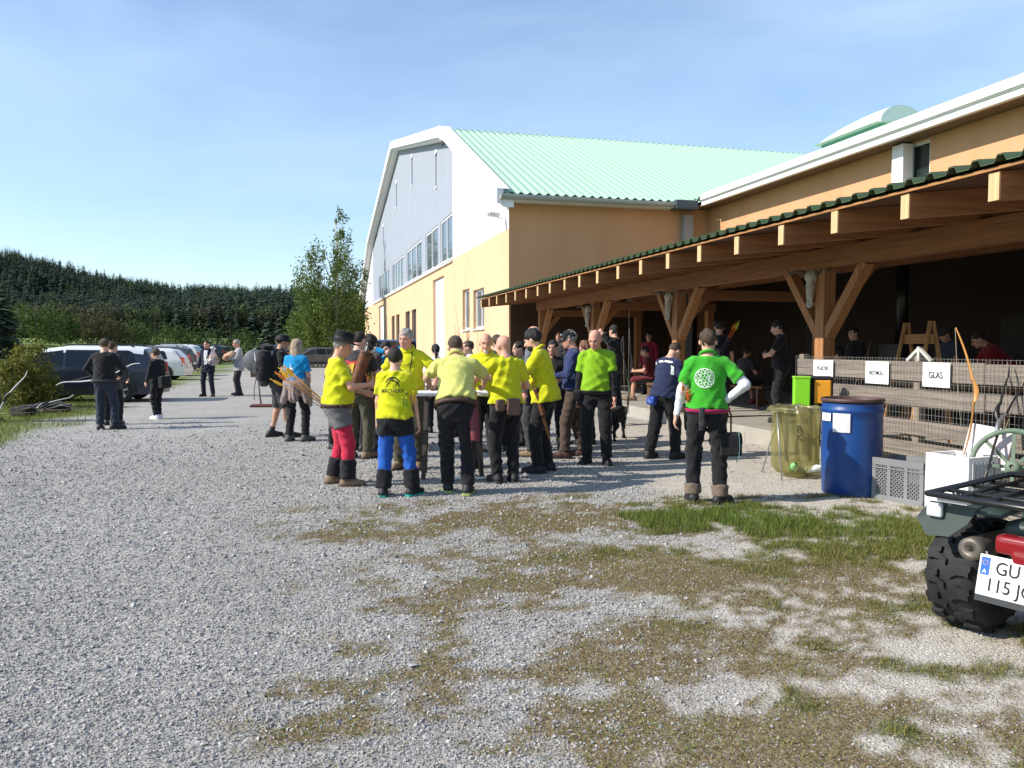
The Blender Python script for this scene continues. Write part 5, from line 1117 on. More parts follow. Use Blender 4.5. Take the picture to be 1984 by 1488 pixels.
person('turq', 'person with long blond hair in turquoise T-shirt, taupe jumper tied round the waist', at_(575, 855), -14, 1.74, NEAR, dict(handR=(.12, .25, 1.02), handL=(-.10, .26, 1.02), footR=(.15, .02, -25), footL=(-.13, -.03, 8)), dict(female=True, w=.98), TURQ, trousers=BLK, shoes=SH_G, hair=('blond', 'long'), face=False, hem=.05, legw=.92)
person('pack', 'person in black cap, shorts and ankle boots carrying a big black backpack', at_(540, 847), -66, 1.84, NEAR, dict(handR=(.14, .28, 1.05), handL=(-.16, .24, 1.0), lean=5, footR=(.12, .16, -8), footL=(-.12, -.10, 8), kneeL=(-.1, 1, 0)), dict(w=1.0), BLK, trousers=CHAR, shorts=.98, socks=SH_B, shoes=SH_B, hair=('dark', 'short'), hat=('bucket', CAPB), sk='tan')
# the two archers and others on the left
person('archer', 'person in black hoodie and dark jeans holding a white recurve bow, seen from behind', at_(205, 832), 8, 1.77, NEAR, dict(handL=(-.24, .22, 1.00), handR=(.20, .24, 1.0), elbowL=(-1, -.6, 0), elbowR=(1, -.6, 0), footR=(.16, .02, -55), footL=(-.10, 0, 6)), None, BLK, 'long', trousers=cloth('jeans', (.028, .034, .055), .2), shoes=SH_B, hair=('brown', 'short'), face=False, shirt_w=.015, belt=CHAR, hem=.08)
person('archer2', 'person in dark clothes half hidden behind the archer with the white bow', at_(219, 823), 12, 1.72, MID, dict(handR=(.26, .2, .95), yaw=-30), None, CHAR, 'long', trousers=BLK, shoes=SH_B, hair=('brown', 'short'))
person('boy', 'young person in black tracksuit and white shoes standing with a longbow', at_(307, 812), 62, 1.56, NEAR, dict(handR=(.16, .26, .98), handL=(-.18, .18, .90), footR=(.05, .04, -4), footL=(-.06, .0, 4), yaw=10), dict(w=.92, shoulder=.92), BLK, 'long', trousers=BLK, shoes=SH_W, sole=SH_W, hair=('brown', 'full'), legw=.88, shirt_w=.02)
person('suit', 'person in dark navy suit and open white shirt facing us on the road', at_(404, 768), 174, 1.80, MID, dict(handR=(.28, .08, .86), handL=(-.26, .24, 1.12), footR=(.15, 0, -12), footL=(-.16, .02, 14)), dict(w=1.02), DNAVY, 'long', trousers=DNAVY, shoes=SH_B, hair=('dark', 'short'), sk='red', hem=.18, legw=.95)
person('parcel', 'person in light grey jacket and dark trousers carrying a paper parcel', at_(464, 766), 118, 1.84, MID, dict(handR=(.10, .32, 1.16), handL=(-.12, .34, 1.14), footR=(.14, .03, -14), footL=(-.14, 0, 12), nod=8), None, GREY, 'long', trousers=cloth('trouser_black', (.03, .03, .034)), shoes=SH_B, hair=('grey', 'short'), sk='red', hem=.16, legw=.92)
person('edge', 'person in yellow T-shirt cut off by the edge of the picture beside the shrub', at_(-16, 818), -70, 1.72, MID, dict(handR=(.26, .12, .95)), None, Y_, trousers=BLK, shoes=SH_B, hair=('brown', 'short'))
# behind the table
person('redshirt', 'person in dark red T-shirt mostly hidden behind the hat wearer', at_(657, 868), -150, 1.62, FAR, dict(), dict(female=True), DRED, trousers=BLK, shoes=SH_B, hair=('dark', 'bob'))
person('whitehair', 'white-haired person in grey jacket behind the black T-shirt', at_(678, 872), -20, 1.74, FAR, dict(), None, GREY, 'long', trousers=BLK, shoes=SH_B, hair=('white', 'short'), face=False)
person('brownhair', 'person with dark brown hair and dark jacket just behind the leather quiver', at_(716, 876), -30, 1.80, FAR, dict(), dict(female=True), BRN, 'long', trousers=BLK, shoes=SH_B, hair=('dark', 'long'), face=False)
person('photo', 'person in turquoise jacket lifting a red phone behind the tall grey-haired person', at_(748, 862), 200, 1.70, FAR, dict(handR=(.06, .34, 1.55), handL=(-.04, .34, 1.52)), dict(female=True), TURQ, 'long', trousers=BLK, shoes=SH_B, hair=('black', 'bob'))
person('girl', 'person with dark ponytail and white top facing the hall gate', at_(845, 838), 8, 1.66, FAR, dict(), dict(female=True), WHT, trousers=BLK, shoes=SH_B, hair=('black', 'tail'), face=False)
person('whiteshirt', 'person in white T-shirt turned to the left behind the goatee wearer', at_(913, 848), 100, 1.72, FAR, dict(), None, WHT, trousers=BLK, shoes=SH_B, hair=('brown', 'short'))
person('ginger', 'person with ginger hair beside the white T-shirt at the back', at_(897, 846), 150, 1.66, FAR, dict(), dict(female=True), CHAR, trousers=BLK, shoes=SH_B, hair=('ginger', 'bob'))
person('backman', 'brown-haired person in dark shirt between the two bald heads', at_(967, 876), 30, 1.81, FAR, dict(nod=14), None, CHAR, trousers=BLK, shoes=SH_B, hair=('brown', 'buzz'), face=False)
person('tallbald', 'tall bald person in grey jacket behind the dark-haired bearded one', at_(1040, 884), 60, 1.92, MID, dict(handR=(.2, .3, 1.0)), None, cloth('jacket_slate', (.16, .17, .19)), 'long', trousers=CHAR, shoes=SH_T, hair=None, sk='red', face=False)
person('woman', 'dark-haired smiling person in black and green behind the bearded one', at_(1072, 868), 165, 1.72, MID, dict(handR=(.1, .28, 1.1), handL=(-.16, .26, 1.1)), dict(female=True), BLK, 'long', trousers=BLK, shoes=SH_B, hair=('black', 'short'), sk='tan')
person('capman', 'person in black cap and blue and white jacket facing the table', at_(1112, 886), 84, 1.86, MID, dict(handR=(.24, .22, .92), handL=(-.2, .3, 1.1), footR=(.14, -.12, -5), footL=(-.12, .12, 5), nod=12), None, cloth('jacket_blue', (.028, .04, .11)), 'long', trousers=BRN, shoes=LEAD, hair=('grey', 'short'), hat=('cap', CAPB), sk='red')
# under the canopy, on the raised floor
ZF = .25
person('beret', 'person in black T-shirt and flat black cap with back quiver behind the green polo', G(1392, 808, ZF), -10, 1.86, MID, dict(), dict(w=1.05), BLK, trousers=BLK, shoes=SH_B, hair=('dark', 'buzz'), hat=('beret', CAPB), face=False)
person('blackman', 'slim person all in black with arms folded at the end of the fence', G(1512, 818, ZF), 72, 1.84, MID, dict(handR=(-.04, .24, 1.14), handL=(.02, .26, 1.12), elbowR=(1, .1, -.5), elbowL=(-1, .1, -.5), nod=12), dict(w=.92), BLK, trousers=BLK, shoes=SH_B, hair=('black', 'full'))
person('seat1', 'seated person in dark shorts with bare legs behind the compound bow', G(1262, 776, ZF), 78, 1.78, MID, dict(sit=.46, footR=(.12, .52, -5), footL=(-.12, .44, 5), handR=(.14, .42, .72), handL=(-.14, .40, .72), lean=12), None, cloth('shirt_wine', (.13, .02, .03)), trousers=CHAR, shorts=.92, shoes=SH_T, hair=('dark', 'short'), sk='tan')
person('seat2', 'seated person with red shoes in the shade beyond the green polo', G(1438, 784, ZF), -60, 1.72, MID, dict(sit=.46, footR=(.12, .50, -5), footL=(-.12, .46, 5), handR=(.14, .40, .72), handL=(-.14, .40, .72), lean=10), None, CHAR, trousers=CHAR, shorts=.95, shoes=mat('shoe_red', (.40, .02, .03), .6), hair=('dark', 'short'), sk='tan')
person('redlean', 'person in dark red T-shirt leaning over a table in the deep shade', G(1955, 838, ZF), 75, 1.78, MID, dict(lean=42, handR=(.2, .62, .92), handL=(-.2, .62, .92), nod=10), None, cloth('shirt_red', (.20, .012, .02)), trousers=BLK, shoes=SH_B, hair=('dark', 'short'), sk='tan')
person('shade', 'person in dark clothes standing far back in the canopy shade', G(1655, 806, ZF), 110, 1.74, FAR, dict(), None, BLK, 'long', trousers=BLK, shoes=SH_B, hair=('dark', 'short'))

person('wave', 'person in black with a raised hand behind the lime shirt', G(1192, 800, ZF), 40, 1.80, FAR, dict(handL=(-.10, .34, 1.58)), None, BLK, trousers=BLK, shoes=SH_B, hair=('dark', 'short'), face=False)
person('crowd1', 'person in dark green jacket between the bald archer and the bearded one', at_(1010, 862), 120, 1.70, FAR, dict(), None, cloth('jacket_green', (.03, .05, .03)), 'long', trousers=BLK, shoes=SH_B, hair=('dark', 'short'))
person('crowd2', 'person with ginger ponytail behind the black cap wearer', at_(1135, 862), 30, 1.72, FAR, dict(), dict(female=True), CHAR, 'long', trousers=BLK, shoes=SH_B, hair=('ginger', 'tail'), face=False)
person('crowd3', 'person in wine red jumper standing by the wall in the canopy shade', G(1258, 764, ZF), 150, 1.76, FAR, dict(), None, DRED, 'long', trousers=BLK, shoes=SH_B, hair=('dark', 'short'), sk='tan')
person('crowd4', 'person in dark jacket beside the far canopy post', G(1085, 764, ZF), 140, 1.74, FAR, dict(), None, CHAR, 'long', trousers=BLK, shoes=SH_B, hair=('brown', 'short'), sk='tan')
person('crowd5', 'dark seated person behind the left end of the fence', G(1640, 812, ZF), 60, 1.74, FAR, dict(sit=.46, footR=(.12, .5, -5), footL=(-.12, .46, 5), handR=(.14, .40, .72), handL=(-.14, .40, .72), lean=14), None, CHAR, 'long', trousers=BLK, shoes=SH_B, hair=('dark', 'short'), sk='tan')
person('crowd6', 'person in grey cap and blue shirt behind the fence rails', G(1850, 815, ZF), 100, 1.74, FAR, dict(lean=20, handR=(.2, .45, 1.0), handL=(-.2, .45, 1.0)), None, cloth('shirt_slate', (.05, .06, .09)), trousers=BLK, shoes=SH_B, hair=('dark', 'short'), hat=('cap', CHAR), sk='tan')

# ---- prints on shirts
INK = mat('ink_black', (.02, .02, .02), .8); INKW = mat('ink_white', (.75, .78, .75), .8); INKR = mat('ink_red', (.45, .03, .03), .8); INKY = mat('ink_gold', (.70, .42, .04), .8)
arc = lambda cx, cz, r, a0, a1, n=14, sx=1: [(cx + sx * r * math.cos(R_(a)), cz + r * math.sin(R_(a))) for a in np.linspace(a0, a1, n)]
D = [text_flat('ARCHERY', .062, 0, -.04, True, 1.0), text_flat('TEAM', .026, 0, -.088), strip2(arc(0, .03, .085, 170, 20), [.004, .010, .014, .016, .018, .018, .018, .018, .016, .016, .014, .012, .008, .004]), strip2(arc(0, .03, .055, 160, -10), [.004, .008, .012, .016, .018, .018, .016, .016, .014, .012, .01, .008, .006, .003]), strip2([(-.075, .0), (-.05, .045), (-.02, .06)], [.004, .012, .004]), strip2([(.085, .0), (.065, .05), (.03, .075)], [.004, .014, .005])]
V, F = merge2(D); decal('archery', 'shirt_print', V, F, INK, (0, .34))
D = []
for k in range(12): a = k * 30; c = (.062 * math.cos(R_(a)), .062 * math.sin(R_(a))); D.append(strip2(arc(c[0], c[1], .030, a - 120, a + 120, 12), .005))
for k in range(6): a = k * 60 + 15; D.append(strip2([(.012 * math.cos(R_(a)), .012 * math.sin(R_(a))), (.04 * math.cos(R_(a + 25)), .04 * math.sin(R_(a + 25))), (.06 * math.cos(R_(a)), .06 * math.sin(R_(a)))], .006))
D += [strip2(arc(0, 0, .045, 0, 360, 26), .005), strip2(arc(0, 0, .095, 20, 340, 26), .004), strip2([(-.05, .008), (.05, .008)], .008), strip2([(-.045, -.012), (.048, -.010)], .008)]
V, F = merge2(D); decal('polo', 'shirt_emblem', V, F, INKW, (-.035, .32))
D = []; rr = random.Random(5)
for k in range(11):
    a = rr.uniform(0, 6.28); l = rr.uniform(.03, .07); D.append(strip2([(0, 0), (l * math.cos(a), l * math.sin(a) * 1.3)], [.02, .003]))
V, F = merge2(D); decal('turq', 'shirt_print', V, F, INKW, (-.03, .30))
V, F = merge2([strip2([(-.11, .06), (-.06, .03), (0, .02), (.06, .03), (.12, .07)], [.01, .04, .05, .04, .01]), strip2([(-.08, -.0), (-.03, -.02), (.03, -.02), (.08, .0)], [.01, .03, .03, .01])]); decal('leather', 'shirt_print', V, F, INKR, (-.02, .34))
V, F = merge2([strip2([(0, .05), (0, -.09)], [.06, .01]), strip2([(-.05, .03), (0, -.05)], [.02, .01])]); decal('leather', 'shirt_print', V, F, INKY, (.0, .31), off=.010)
V, F = merge2([strip2([(-.20, .10), (-.10, .125), (.02, .13), (.12, .12)], .030), strip2([(.12, .13), (.15, .04), (.16, -.06)], .030)]); decal('navytee', 'shirt_stripe', V, F, INKW, (0, .33))
for k in ('tall',):
    V, F = strip2(arc(0, 0, .022, 20, 200), .007); decal(k, 'chest_logo', V, F, INK, (-.085, .37), back=False)
    i = PEOPLE[k]; q = MB(); pts = [(-.06, 0, .55), (-.09, .12, .46), (-.075, .16, .34), (-.06, .15, .25), (.02, .165, .22), (.12, .13, .24), (.16, .03, .28)]; q.tube([Vector(i['T'](*p)) for p in pts], .007, 6); q.build('camera_strap', INK, i['o'])
i = PEOPLE['suit']; V, F = [(-.045, .20), (.045, .20), (.05, -.18), (-.05, -.18), (0, .2), (.0, 0)], [(0, 1, 2, 3)]
gx_ = [(x, z) for z in np.linspace(.21, -.22, 12) for x in np.linspace(-.055 + .02 * (z < -.1), .055, 5)]; F = [(r * 5 + c, r * 5 + c + 1, (r + 1) * 5 + c + 1, (r + 1) * 5 + c) for r in range(11) for c in range(4)]
decal('suit', 'shirt_front', gx_, F, WHT, (0, .28), back=False, off=.006)
V, F = strip2([(-.05, .0), (.0, .012), (.05, .0)], [.012, .02, .012])
i = PEOPLE['capman']; q = MB(); q.box(i['Hd'](0, .092, .085), (.05, .012, .025), M=Matrix(np.vstack([np.hstack([i['Rh'], [[0], [0], [0]]]), [0, 0, 0, 1]]))); q.build('cap_logo', INKW, i['o'])

# ---- jumper tied round the waist of the turquoise shirt
i = PEOPLE['turq']; T = i['T']; Q = [cap(T(-.10, -.03, .06), T(.12, -.02, .05), .115, .115, .05, None, i['Rt'], .9), ell(T(0, .01, .05), (.20, .165, .06), None, .04)]
Q += [cap(T(-.11, -.05, .02), T(-.20, -.06, -.26), .075, .05, .05), cap(T(.02, -.08, .02), T(.02, -.11, -.20), .10, .08, .06), cap(T(.14, -.04, .02), T(.24, -.06, -.24), .075, .045, .05), cap(T(.19, .02, .03), T(.26, .04, -.30), .05, .035, .04)]
def pleat(P): a = np.arctan2(P[..., 1], P[..., 0]); return .010 * np.sin(17 * a + 2 * np.sin(9 * P[..., 2])) * np.clip((.98 - P[..., 2]) * 5, 0, 1.3)
link('tied_jumper', nets('tied_jumper', Q, .013, pleat), TAUPE, i['o'])
# jacket skirt on the lime person etc: waist bags
def bag(key, name, label, cat, c, rad, m, flat=True, seed=1, R=None, strap=None):
    i = PEOPLE[key]; o = empty(name, i['o'].location, R_(i['heading']), label, cat); me = nets(name, [rbox(i['T'](*c), rad, R if R is not None else i['Rt'], .02)], .012, folds(.005, seed))
    link('pouch', me, m, o)
    if strap:
        q = MB(); q.tube([Vector(i['T'](*p)) for p in strap], .010, 6); q.build('strap', m, o)
    return o
# backpack
i = PEOPLE['pack']; T = i['T']; o = empty('backpack', i['o'].location, R_(i['heading']), 'big black trekking backpack worn by the person in shorts', 'backpack')
link('main_pocket', nets('main_pocket', [ell(T(0, -.24, .30), (.16, .12, .27), i['Rt'], .03), cap(T(-.07, -.25, .42), T(-.07, -.25, .08), .11, .12, .05), cap(T(.07, -.25, .42), T(.07, -.25, .08), .11, .12, .05)], .014, folds(.014, 3)), BLK, o)
link('front_pocket', nets('front_pocket', [ell(T(0, -.36, .20), (.11, .06, .14), i['Rt'], .02), ell(T(.0, -.33, .42), (.10, .06, .08), i['Rt'], .02)], .013, folds(.010, 9)), CHAR, o)
link('lid', nets('lid', [ell(T(0, -.22, .56), (.15, .12, .06), i['Rt'], .02)], .014, folds(.010, 5)), BLK, o)
link('hip_bag', nets('hip_bag', [ell(T(-.05, -.22, -.02), (.14, .10, .09), i['Rt'], .02)], .014, folds(.010, 6)), CHAR, o)
for s in (-1, 1):
    q = MB(); q.tube([Vector(T(s * .10, -.14, .52)), Vector(T(s * .11, .0, .535)), Vector(T(s * .11, .13, .45)), Vector(T(s * .13, .14, .30)), Vector(T(s * .17, .02, .16)), Vector(T(s * .14, -.12, .10))], .018, 6); q.build('shoulder_strap', CHAR, o)
q = MB(); q.tube([Vector(T(.06, -.36, .02)), Vector(T(.07, -.38, -.15)), Vector(T(.05, -.36, -.33))], .007, 5); q.build('dangling_strap', CHAR, o)

# ---- arrows and quivers
SHAFT = {'wood': mat('shaft_wood', (.42, .20, .06), .5, var=.15), 'black': mat('shaft_black', (.03, .03, .03), .4), 'orange': mat('shaft_orange', (.62, .12, .02), .5)}
VANE = {'yellow': mat('vane_yellow', (.80, .50, .02), .6, var=.15), 'orange': mat('vane_orange', (.80, .22, .02), .6, var=.15), 'lime': mat('vane_lime', (.45, .65, .05), .6, var=.1), 'white': mat('vane_white', (.75, .75, .7), .6)}
ARROW = {}
def arrow_meshes():
    q = MB(); q.tube([(0, 0, 0), (0, 0, .74)], .0042, 6); a = q.mesh('shaft'); q = MB()
    for k in range(3):
        an = 2 * math.pi * k / 3; d = Vector((math.cos(an), math.sin(an), 0)); q.prism([d * .004 + Vector((0, 0, .60)), d * .018 + Vector((0, 0, .64)), d * .017 + Vector((0, 0, .70)), d * .004 + Vector((0, 0, .715))], Vector((-d.y, d.x, 0)) * .0025)
    q.lathe([(.005, .725), (.006, .735), (.005, .755)], 6, cap=(True, True)); b = q.mesh('fletching'); return a, b
AM = arrow_meshes()
def arrow(M, sh, va, label, group):
    e = empty('arrow', (0, 0, 0), 0, label, 'arrow', group); e.matrix_world = M
    for me, m in ((AM[0], SHAFT[sh]), (AM[1], VANE[va])):
        k = (me.name, m.name)
        if k not in ARROW: c = me.copy(); c.materials.append(m); ARROW[k] = c
        link('shaft' if me is AM[0] else 'fletching', ARROW[k], None, e)
def quiver(key, label, base, tip, n, sh, va, arrow_label, mt, r=.045, ln=.40, spread=.10, out=.46, seed=2):
    """a tube from base to tip (person torso coordinates); arrows stand out of it towards the tip"""
    i = PEOPLE[key]; a = i['Mw'] @ Vector(i['T'](*base)); b = i['Mw'] @ Vector(i['T'](*tip)); d = (b - a).normalized(); Mq = Matrix.Translation(a) @ d.to_track_quat('Z', 'Y').to_matrix().to_4x4()
    o = empty('quiver', (0, 0, 0), 0, label, 'quiver'); o.matrix_world = Mq
    q = MB(); q.lathe([(0, 0), (r * .8, 0), (r * .85, .02), (r, ln - .02), (r * 1.06, ln), (r * .96, ln), (r * .8, .03)], 16, Matrix.Diagonal((1, .75, 1, 1))); q.build('tube', mt, o)
    q = MB(); q.lathe([(r * 1.07, ln - .05), (r * 1.09, ln - .035), (r * 1.07, ln - .02)], 16, Matrix.Diagonal((1, .75, 1, 1))); q.build('rim_band', LEAD, o)
    rr = random.Random(seed)
    for k in range(n):
        x, y = rr.uniform(-1, 1) * r * .55, rr.uniform(-1, 1) * r * .4; off = out + rr.uniform(-.05, .03) - .74 + ln; tx, ty = (x / r * spread + rr.uniform(-.02, .02)), (y / r * spread + rr.uniform(-.02, .02))
        arrow(Mq @ Matrix.Translation((x, y, off)) @ Matrix.Rotation(math.atan(tx), 4, 'Y') @ Matrix.Rotation(-math.atan(ty), 4, 'X'), sh, va[k % len(va)], arrow_label, 'arrows: ' + label[:40])
quiver('hat', 'flat brown belt quiver on the hip of the hat wearer', (-.17, .06, -.16), (-.22, -.46, .22), 9, 'wood', ['yellow', 'yellow', 'orange'], 'wooden arrow with yellow feathers in the hat wearer\'s quiver', LEAD, r=.065, ln=.26, spread=.30, out=.62, seed=3)
quiver('archery', 'dark hip quiver with lime arrows on the blue-trousered archer', (.17, .14, -.32), (.17, -.06, .14), 5, 'black', ['lime', 'yellow'], 'arrow with lime vanes at the blue-trousered archer\'s hip', BLK, r=.045, ln=.36, out=.22, seed=4)
quiver('leather', 'brown leather back quiver worn over the black T-shirt', (.04, -.17, .02), (.22, -.15, .52), 3, 'wood', ['white'], 'arrow in the brown leather back quiver', LEA, r=.115, ln=.56, out=.08, seed=5)
quiver('leather', 'brown leather hip quiver bristling with orange and black arrows', (.20, .12, -.30), (.20, -.12, .16), 7, 'black', ['orange', 'yellow', 'orange'], 'orange and black arrow in the leather hip quiver', LEAD, r=.055, ln=.40, spread=.3, out=.20, seed=6)
quiver('lean', 'long maroon leather quiver hanging from the leaning person', (.20, .10, -.36), (.17, -.02, .06), 5, 'black', ['yellow'], 'arrow in the maroon quiver of the leaning person', MAROON, r=.06, ln=.44, out=.10, seed=7)
quiver('goatee', 'dark hip quiver with yellow arrows hanging by the goatee wearer', (.20, .06, -.34), (.22, .12, .10), 6, 'black', ['yellow'], 'yellow-vaned arrow at the goatee wearer\'s hip', BLK, r=.05, ln=.36, out=.16, seed=8)
quiver('beret', 'dark back quiver with bright arrows over a black T-shirt', (-.04, -.17, .08), (.20, -.16, .55), 6, 'orange', ['yellow', 'orange', 'lime'], 'orange arrow rising over the shoulder of the flat-capped person', BLK, r=.06, ln=.46, out=.34, seed=9)
quiver('polo', 'slim quiver with orange arrows at the green polo\'s left hip', (-.18, .10, -.22), (-.20, -.06, .10), 4, 'wood', ['orange'], 'orange arrow at the hip of the green polo', BLK, r=.04, ln=.30, out=.20, seed=10)
quiver('darkhair', 'brown leather side quiver on the bearded person in yellow', (-.17, .02, -.24), (-.18, .06, .16), 3, 'wood', ['yellow'], 'arrow in the bearded person\'s side quiver', LEA, r=.05, ln=.36, out=.08, seed=11)
bag('bald', 'belt_pouch', 'large brown leather pouch on the belt of the bald archer', 'pouch', (.02, -.17, -.04), (.085, .035, .10), mat('leather_pouch', (.15, .085, .065), .7, var=.2, scale=16), seed=2)
bag('bald', 'belt_pouch', 'small brown leather pouch left of the large one on the bald archer', 'pouch', (-.13, -.14, -.02), (.055, .035, .07), mat('leather_pouch', (.15, .085, .065)), seed=3)
bag('polo', 'hip_bag', 'black padded bag hanging from the green polo wearer\'s hip', 'bag', (.23, -.02, -.34), (.11, .07, .12), BLK, seed=4, strap=[(.17, 0, .07), (.23, -.01, -.05), (.23, -.02, -.24)])
bag('polo', 'release_holster', 'narrow black holster on the back of the green polo wearer\'s belt', 'holster', (-.06, -.17, -.08), (.028, .018, .12), CHAR, seed=5)
bag('lime', 'hip_bag', 'black camera bag hanging at the lime shirt\'s side', 'bag', (.24, .06, -.08), (.06, .07, .10), BLK, seed=6)
bag('navytee', 'hip_bag', 'shiny blue pouch on the navy shirt\'s hip', 'pouch', (-.05, -.17, -.14), (.07, .05, .06), mat('pouch_blue', (.02, .06, .30), .35), seed=7)
bag('boy', 'shoulder_bag', 'black shoulder bag on the young archer\'s back', 'bag', (.02, -.22, -.02), (.12, .08, .13), BLK, seed=8, strap=[(.10, -.12, .48), (.05, -.2, .25), (.03, -.22, .1)])
bag('archer', 'hip_bag', 'grey camera bag at the hoodie wearer\'s hip', 'bag', (.22, .05, -.08), (.06, .06, .09), CHAR, seed=9)
i = PEOPLE['polo']; o = empty('score_map', i['o'].location, R_(i['heading']), 'blue and green folded map in plastic hanging at the green polo\'s side', 'map'); q = MB(); T = i['T']
rows = [[Vector(T(.30 + .012 * math.sin(a * 3), .02 + .11 * t, -.26 - .26 * a - .04 * t)) for t in np.linspace(-1, 1, 6)] for a in np.linspace(0, 1, 8)]; q.sheet(rows); b_ = q.build('sheet', mat('map_sheet', (.20, .42, .42), .35, var=.5, scale=18), o); md = b_.modifiers.new('thick', 'SOLIDIFY'); md.thickness = .004
# ================================================================ fence with signs
fence = empty('plank_fence', BO, BR, 'weathered plank fence with wire netting under the canopy edge', 'fence')
FX = .42; F0, F1 = FY(1546, FX), -23.0
M_old = wood('weathered', (.215, .18, .15), along='y', var=.45); M_oldz = wood('weathered', (.25, .20, .155), along='z', var=.4)
for z0, z1, dx in ((1.19, 1.42, 0), (.89, 1.08, .01), (.55, .71, -.005), (.28, .45, .01)):
    a = F0
    for ln in (3.3, 3.6, 2.2):
        b_ = max(a - ln, F1); q = MB(); q.box((FX + dx + random.uniform(-.006, .006), (a + b_) / 2, (z0 + z1) / 2 + random.uniform(-.01, .01)), (.032, a - b_ - .012, z1 - z0 + random.uniform(-.012, .012)), ch=.004); q.build('plank', M_old, fence); a = b_
y = F0 - .05
while y > F1: q = MB(); q.box((FX + .07, y, .73), (.10, .10, 1.5), ch=.006); q.build('post', M_oldz, fence); y -= 2.25
q = MB(); y = F0; WXf = FX - .03
while y > F1: q.tube([(WXf + random.uniform(-.003, .003), y, .05), (WXf + random.uniform(-.004, .004), y + random.uniform(-.01, .01), 1.0), (WXf, y + random.uniform(-.012, .012), 1.46)], .0022, 3, cap=False); y -= .052
for k in range(20): q.tube([(WXf - .002, F0, .08 + k * .072), (WXf + random.uniform(-.01, .004), (F0 + F1) / 2, .08 + k * .072 + random.uniform(-.012, .012)), (WXf - .002, F1, .08 + k * .072)], .0016, 3, cap=False)
o = q.build('wire_netting', mat('wire', (.48, .47, .44), .5, metal=.5), fence); o['kind'] = 'stuff'
br = empty('gable_bracket', L2W(FX + .02, FY(1778, FX), 1.42), BR, 'small whitewashed timber bracket standing on the fence top', 'bracket'); q = MB(); q.bar((0, 0, .0), (0, 0, .17), .04, .04); q.build('post', mat('wood_grey', (.5, .49, .46), .8, var=.2), br)
for s in (-1, 1): q = MB(); q.bar((0, s * .19, .0), (0, s * .015, .14), .035, .035, up=(1, 0, 0)); q.build('strut', mat('wood_grey', (.5, .49, .46)), br)
M_paper = mat('paper', (.80, .80, .80), .8, var=.02)
def text_on(txt, size, parent, M, m, bold=True, sx=1.0, name='lettering', depth=.0):
    V, F = text_flat(txt, size, 0, 0, bold, sx); me = bpy.data.meshes.new(name); me.from_pydata([tuple(M @ Vector((x, z, 0))) for x, z in V], [], F); me.update(); return link(name, me, m, parent)
def paper_sign(pa, pb, z0, z1, txt, size, label):
    ya, yb = FY(pa, FX - .05), FY(pb, FX - .05); c = L2W(FX - .045, (ya + yb) / 2, (z0 + z1) / 2); o = empty('paper_sign', c, BR, label, 'sign'); w, h = ya - yb, z1 - z0
    rows = [[(-.004 - .008 * math.sin(3.1 * u) * (1 - t), w / 2 - w * u, h / 2 - h * t) for u in np.linspace(0, 1, 6)] for t in np.linspace(0, 1, 6)]
    q = MB(); q.sheet(rows); s = q.build('sheet', M_paper, o)
    M = Matrix(((0, 0, -1, -.014), (-1, 0, 0, 0), (0, 1, 0, -h * .02), (0, 0, 0, 1))); text_on(txt, size, o, M, INK, True, .86)
paper_sign(1576, 1614, 1.18, 1.405, 'PLASTIK', .078, 'white paper sign lettered PLASTIK on the fence')
paper_sign(1677, 1722, 1.125, 1.405, 'RESTMÜLL', .066, 'white paper sign lettered RESTMÜLL in the middle of the fence')
paper_sign(1788, 1841, 1.13, 1.41, 'GLAS', .105, 'white paper sign lettered GLAS on the fence above the crate')
# bows and sticks stored behind the planks
for k, (px, ln) in enumerate(((1745, .5), (1838, .45), (1700, .6), (1905, .5), (1790, .4))):
    y = FY(px, .62); q = MB(); q.tube([(0, 0, 0), (.02, .06, ln * .5), (0, .05, ln)], .014, 6); o = link('bow_stave', q.mesh('bow_stave'), mat('stave_orange', (.42, .17, .04), .5, var=.2)); o.location = L2W(.66, y, .25 + .1); o.rotation_euler = (0, .1, BR)
    tag(o, 'orange wooden stave behind the fence planks, number %s from its open end' % ['three', 'five', 'two', 'six', 'four'][k], 'stave')

# ================================================================ bins, crates, boxes
g = G(1648, 956); barrel = empty('plastic_barrel', g, 0, 'large blue plastic barrel with brown lid rim beside the rubbish sack', 'barrel'); HB = 1.04; rb = .312
M_blue = mat('plastic_blue', (.008, .052, .21), .38, var=.12, scale=3, spec=.5)
q = MB(); q.lathe([(0, .0), (rb * .90, .0), (rb * .95, .02), (rb * .97, .2), (rb, .5), (rb * .98, .80), (rb * .985, .88), (rb * 1.03, .90), (rb * 1.03, .93), (rb * .985, .95), (rb * .99, HB - .05)], 40); q.build('body', M_blue, barrel)
q = MB(); q.lathe([(rb * 1.0, HB - .04), (rb * 1.035, HB - .037), (rb * 1.035, HB - .014), (rb * 1.02, HB), (rb * .96, HB), (rb * .94, HB - .03)], 40); q.build('rim', mat('plastic_brown', (.085, .05, .045), .5, var=.2), barrel)
q = MB(); q.lathe([(0, HB - .035), (rb * .94, HB - .035), (rb * .94, HB - .02)], 32); q.build('lid', mat('plastic_brown', (.085, .05, .045)), barrel)
cam_az = math.atan2(-g.y, -g.x)
def wrap_label(a0, a1, z0, z1, m):
    q = MB(); rr = lambda z: rb * .985 + .004 + .012 * min(1, max(0, (z - .2) / .3)) ; q.sheet([[((rr(z)) * math.cos(a), (rr(z)) * math.sin(a), z) for a in np.linspace(a0, a1, 8)] for z in (z0, (z0 + z1) / 2, z1)]); return q.build('paper_label', m, barrel)
w_ = lambda px: cam_az + math.asin(max(-.99, min(.99, (px - 1648) / 57.0)))
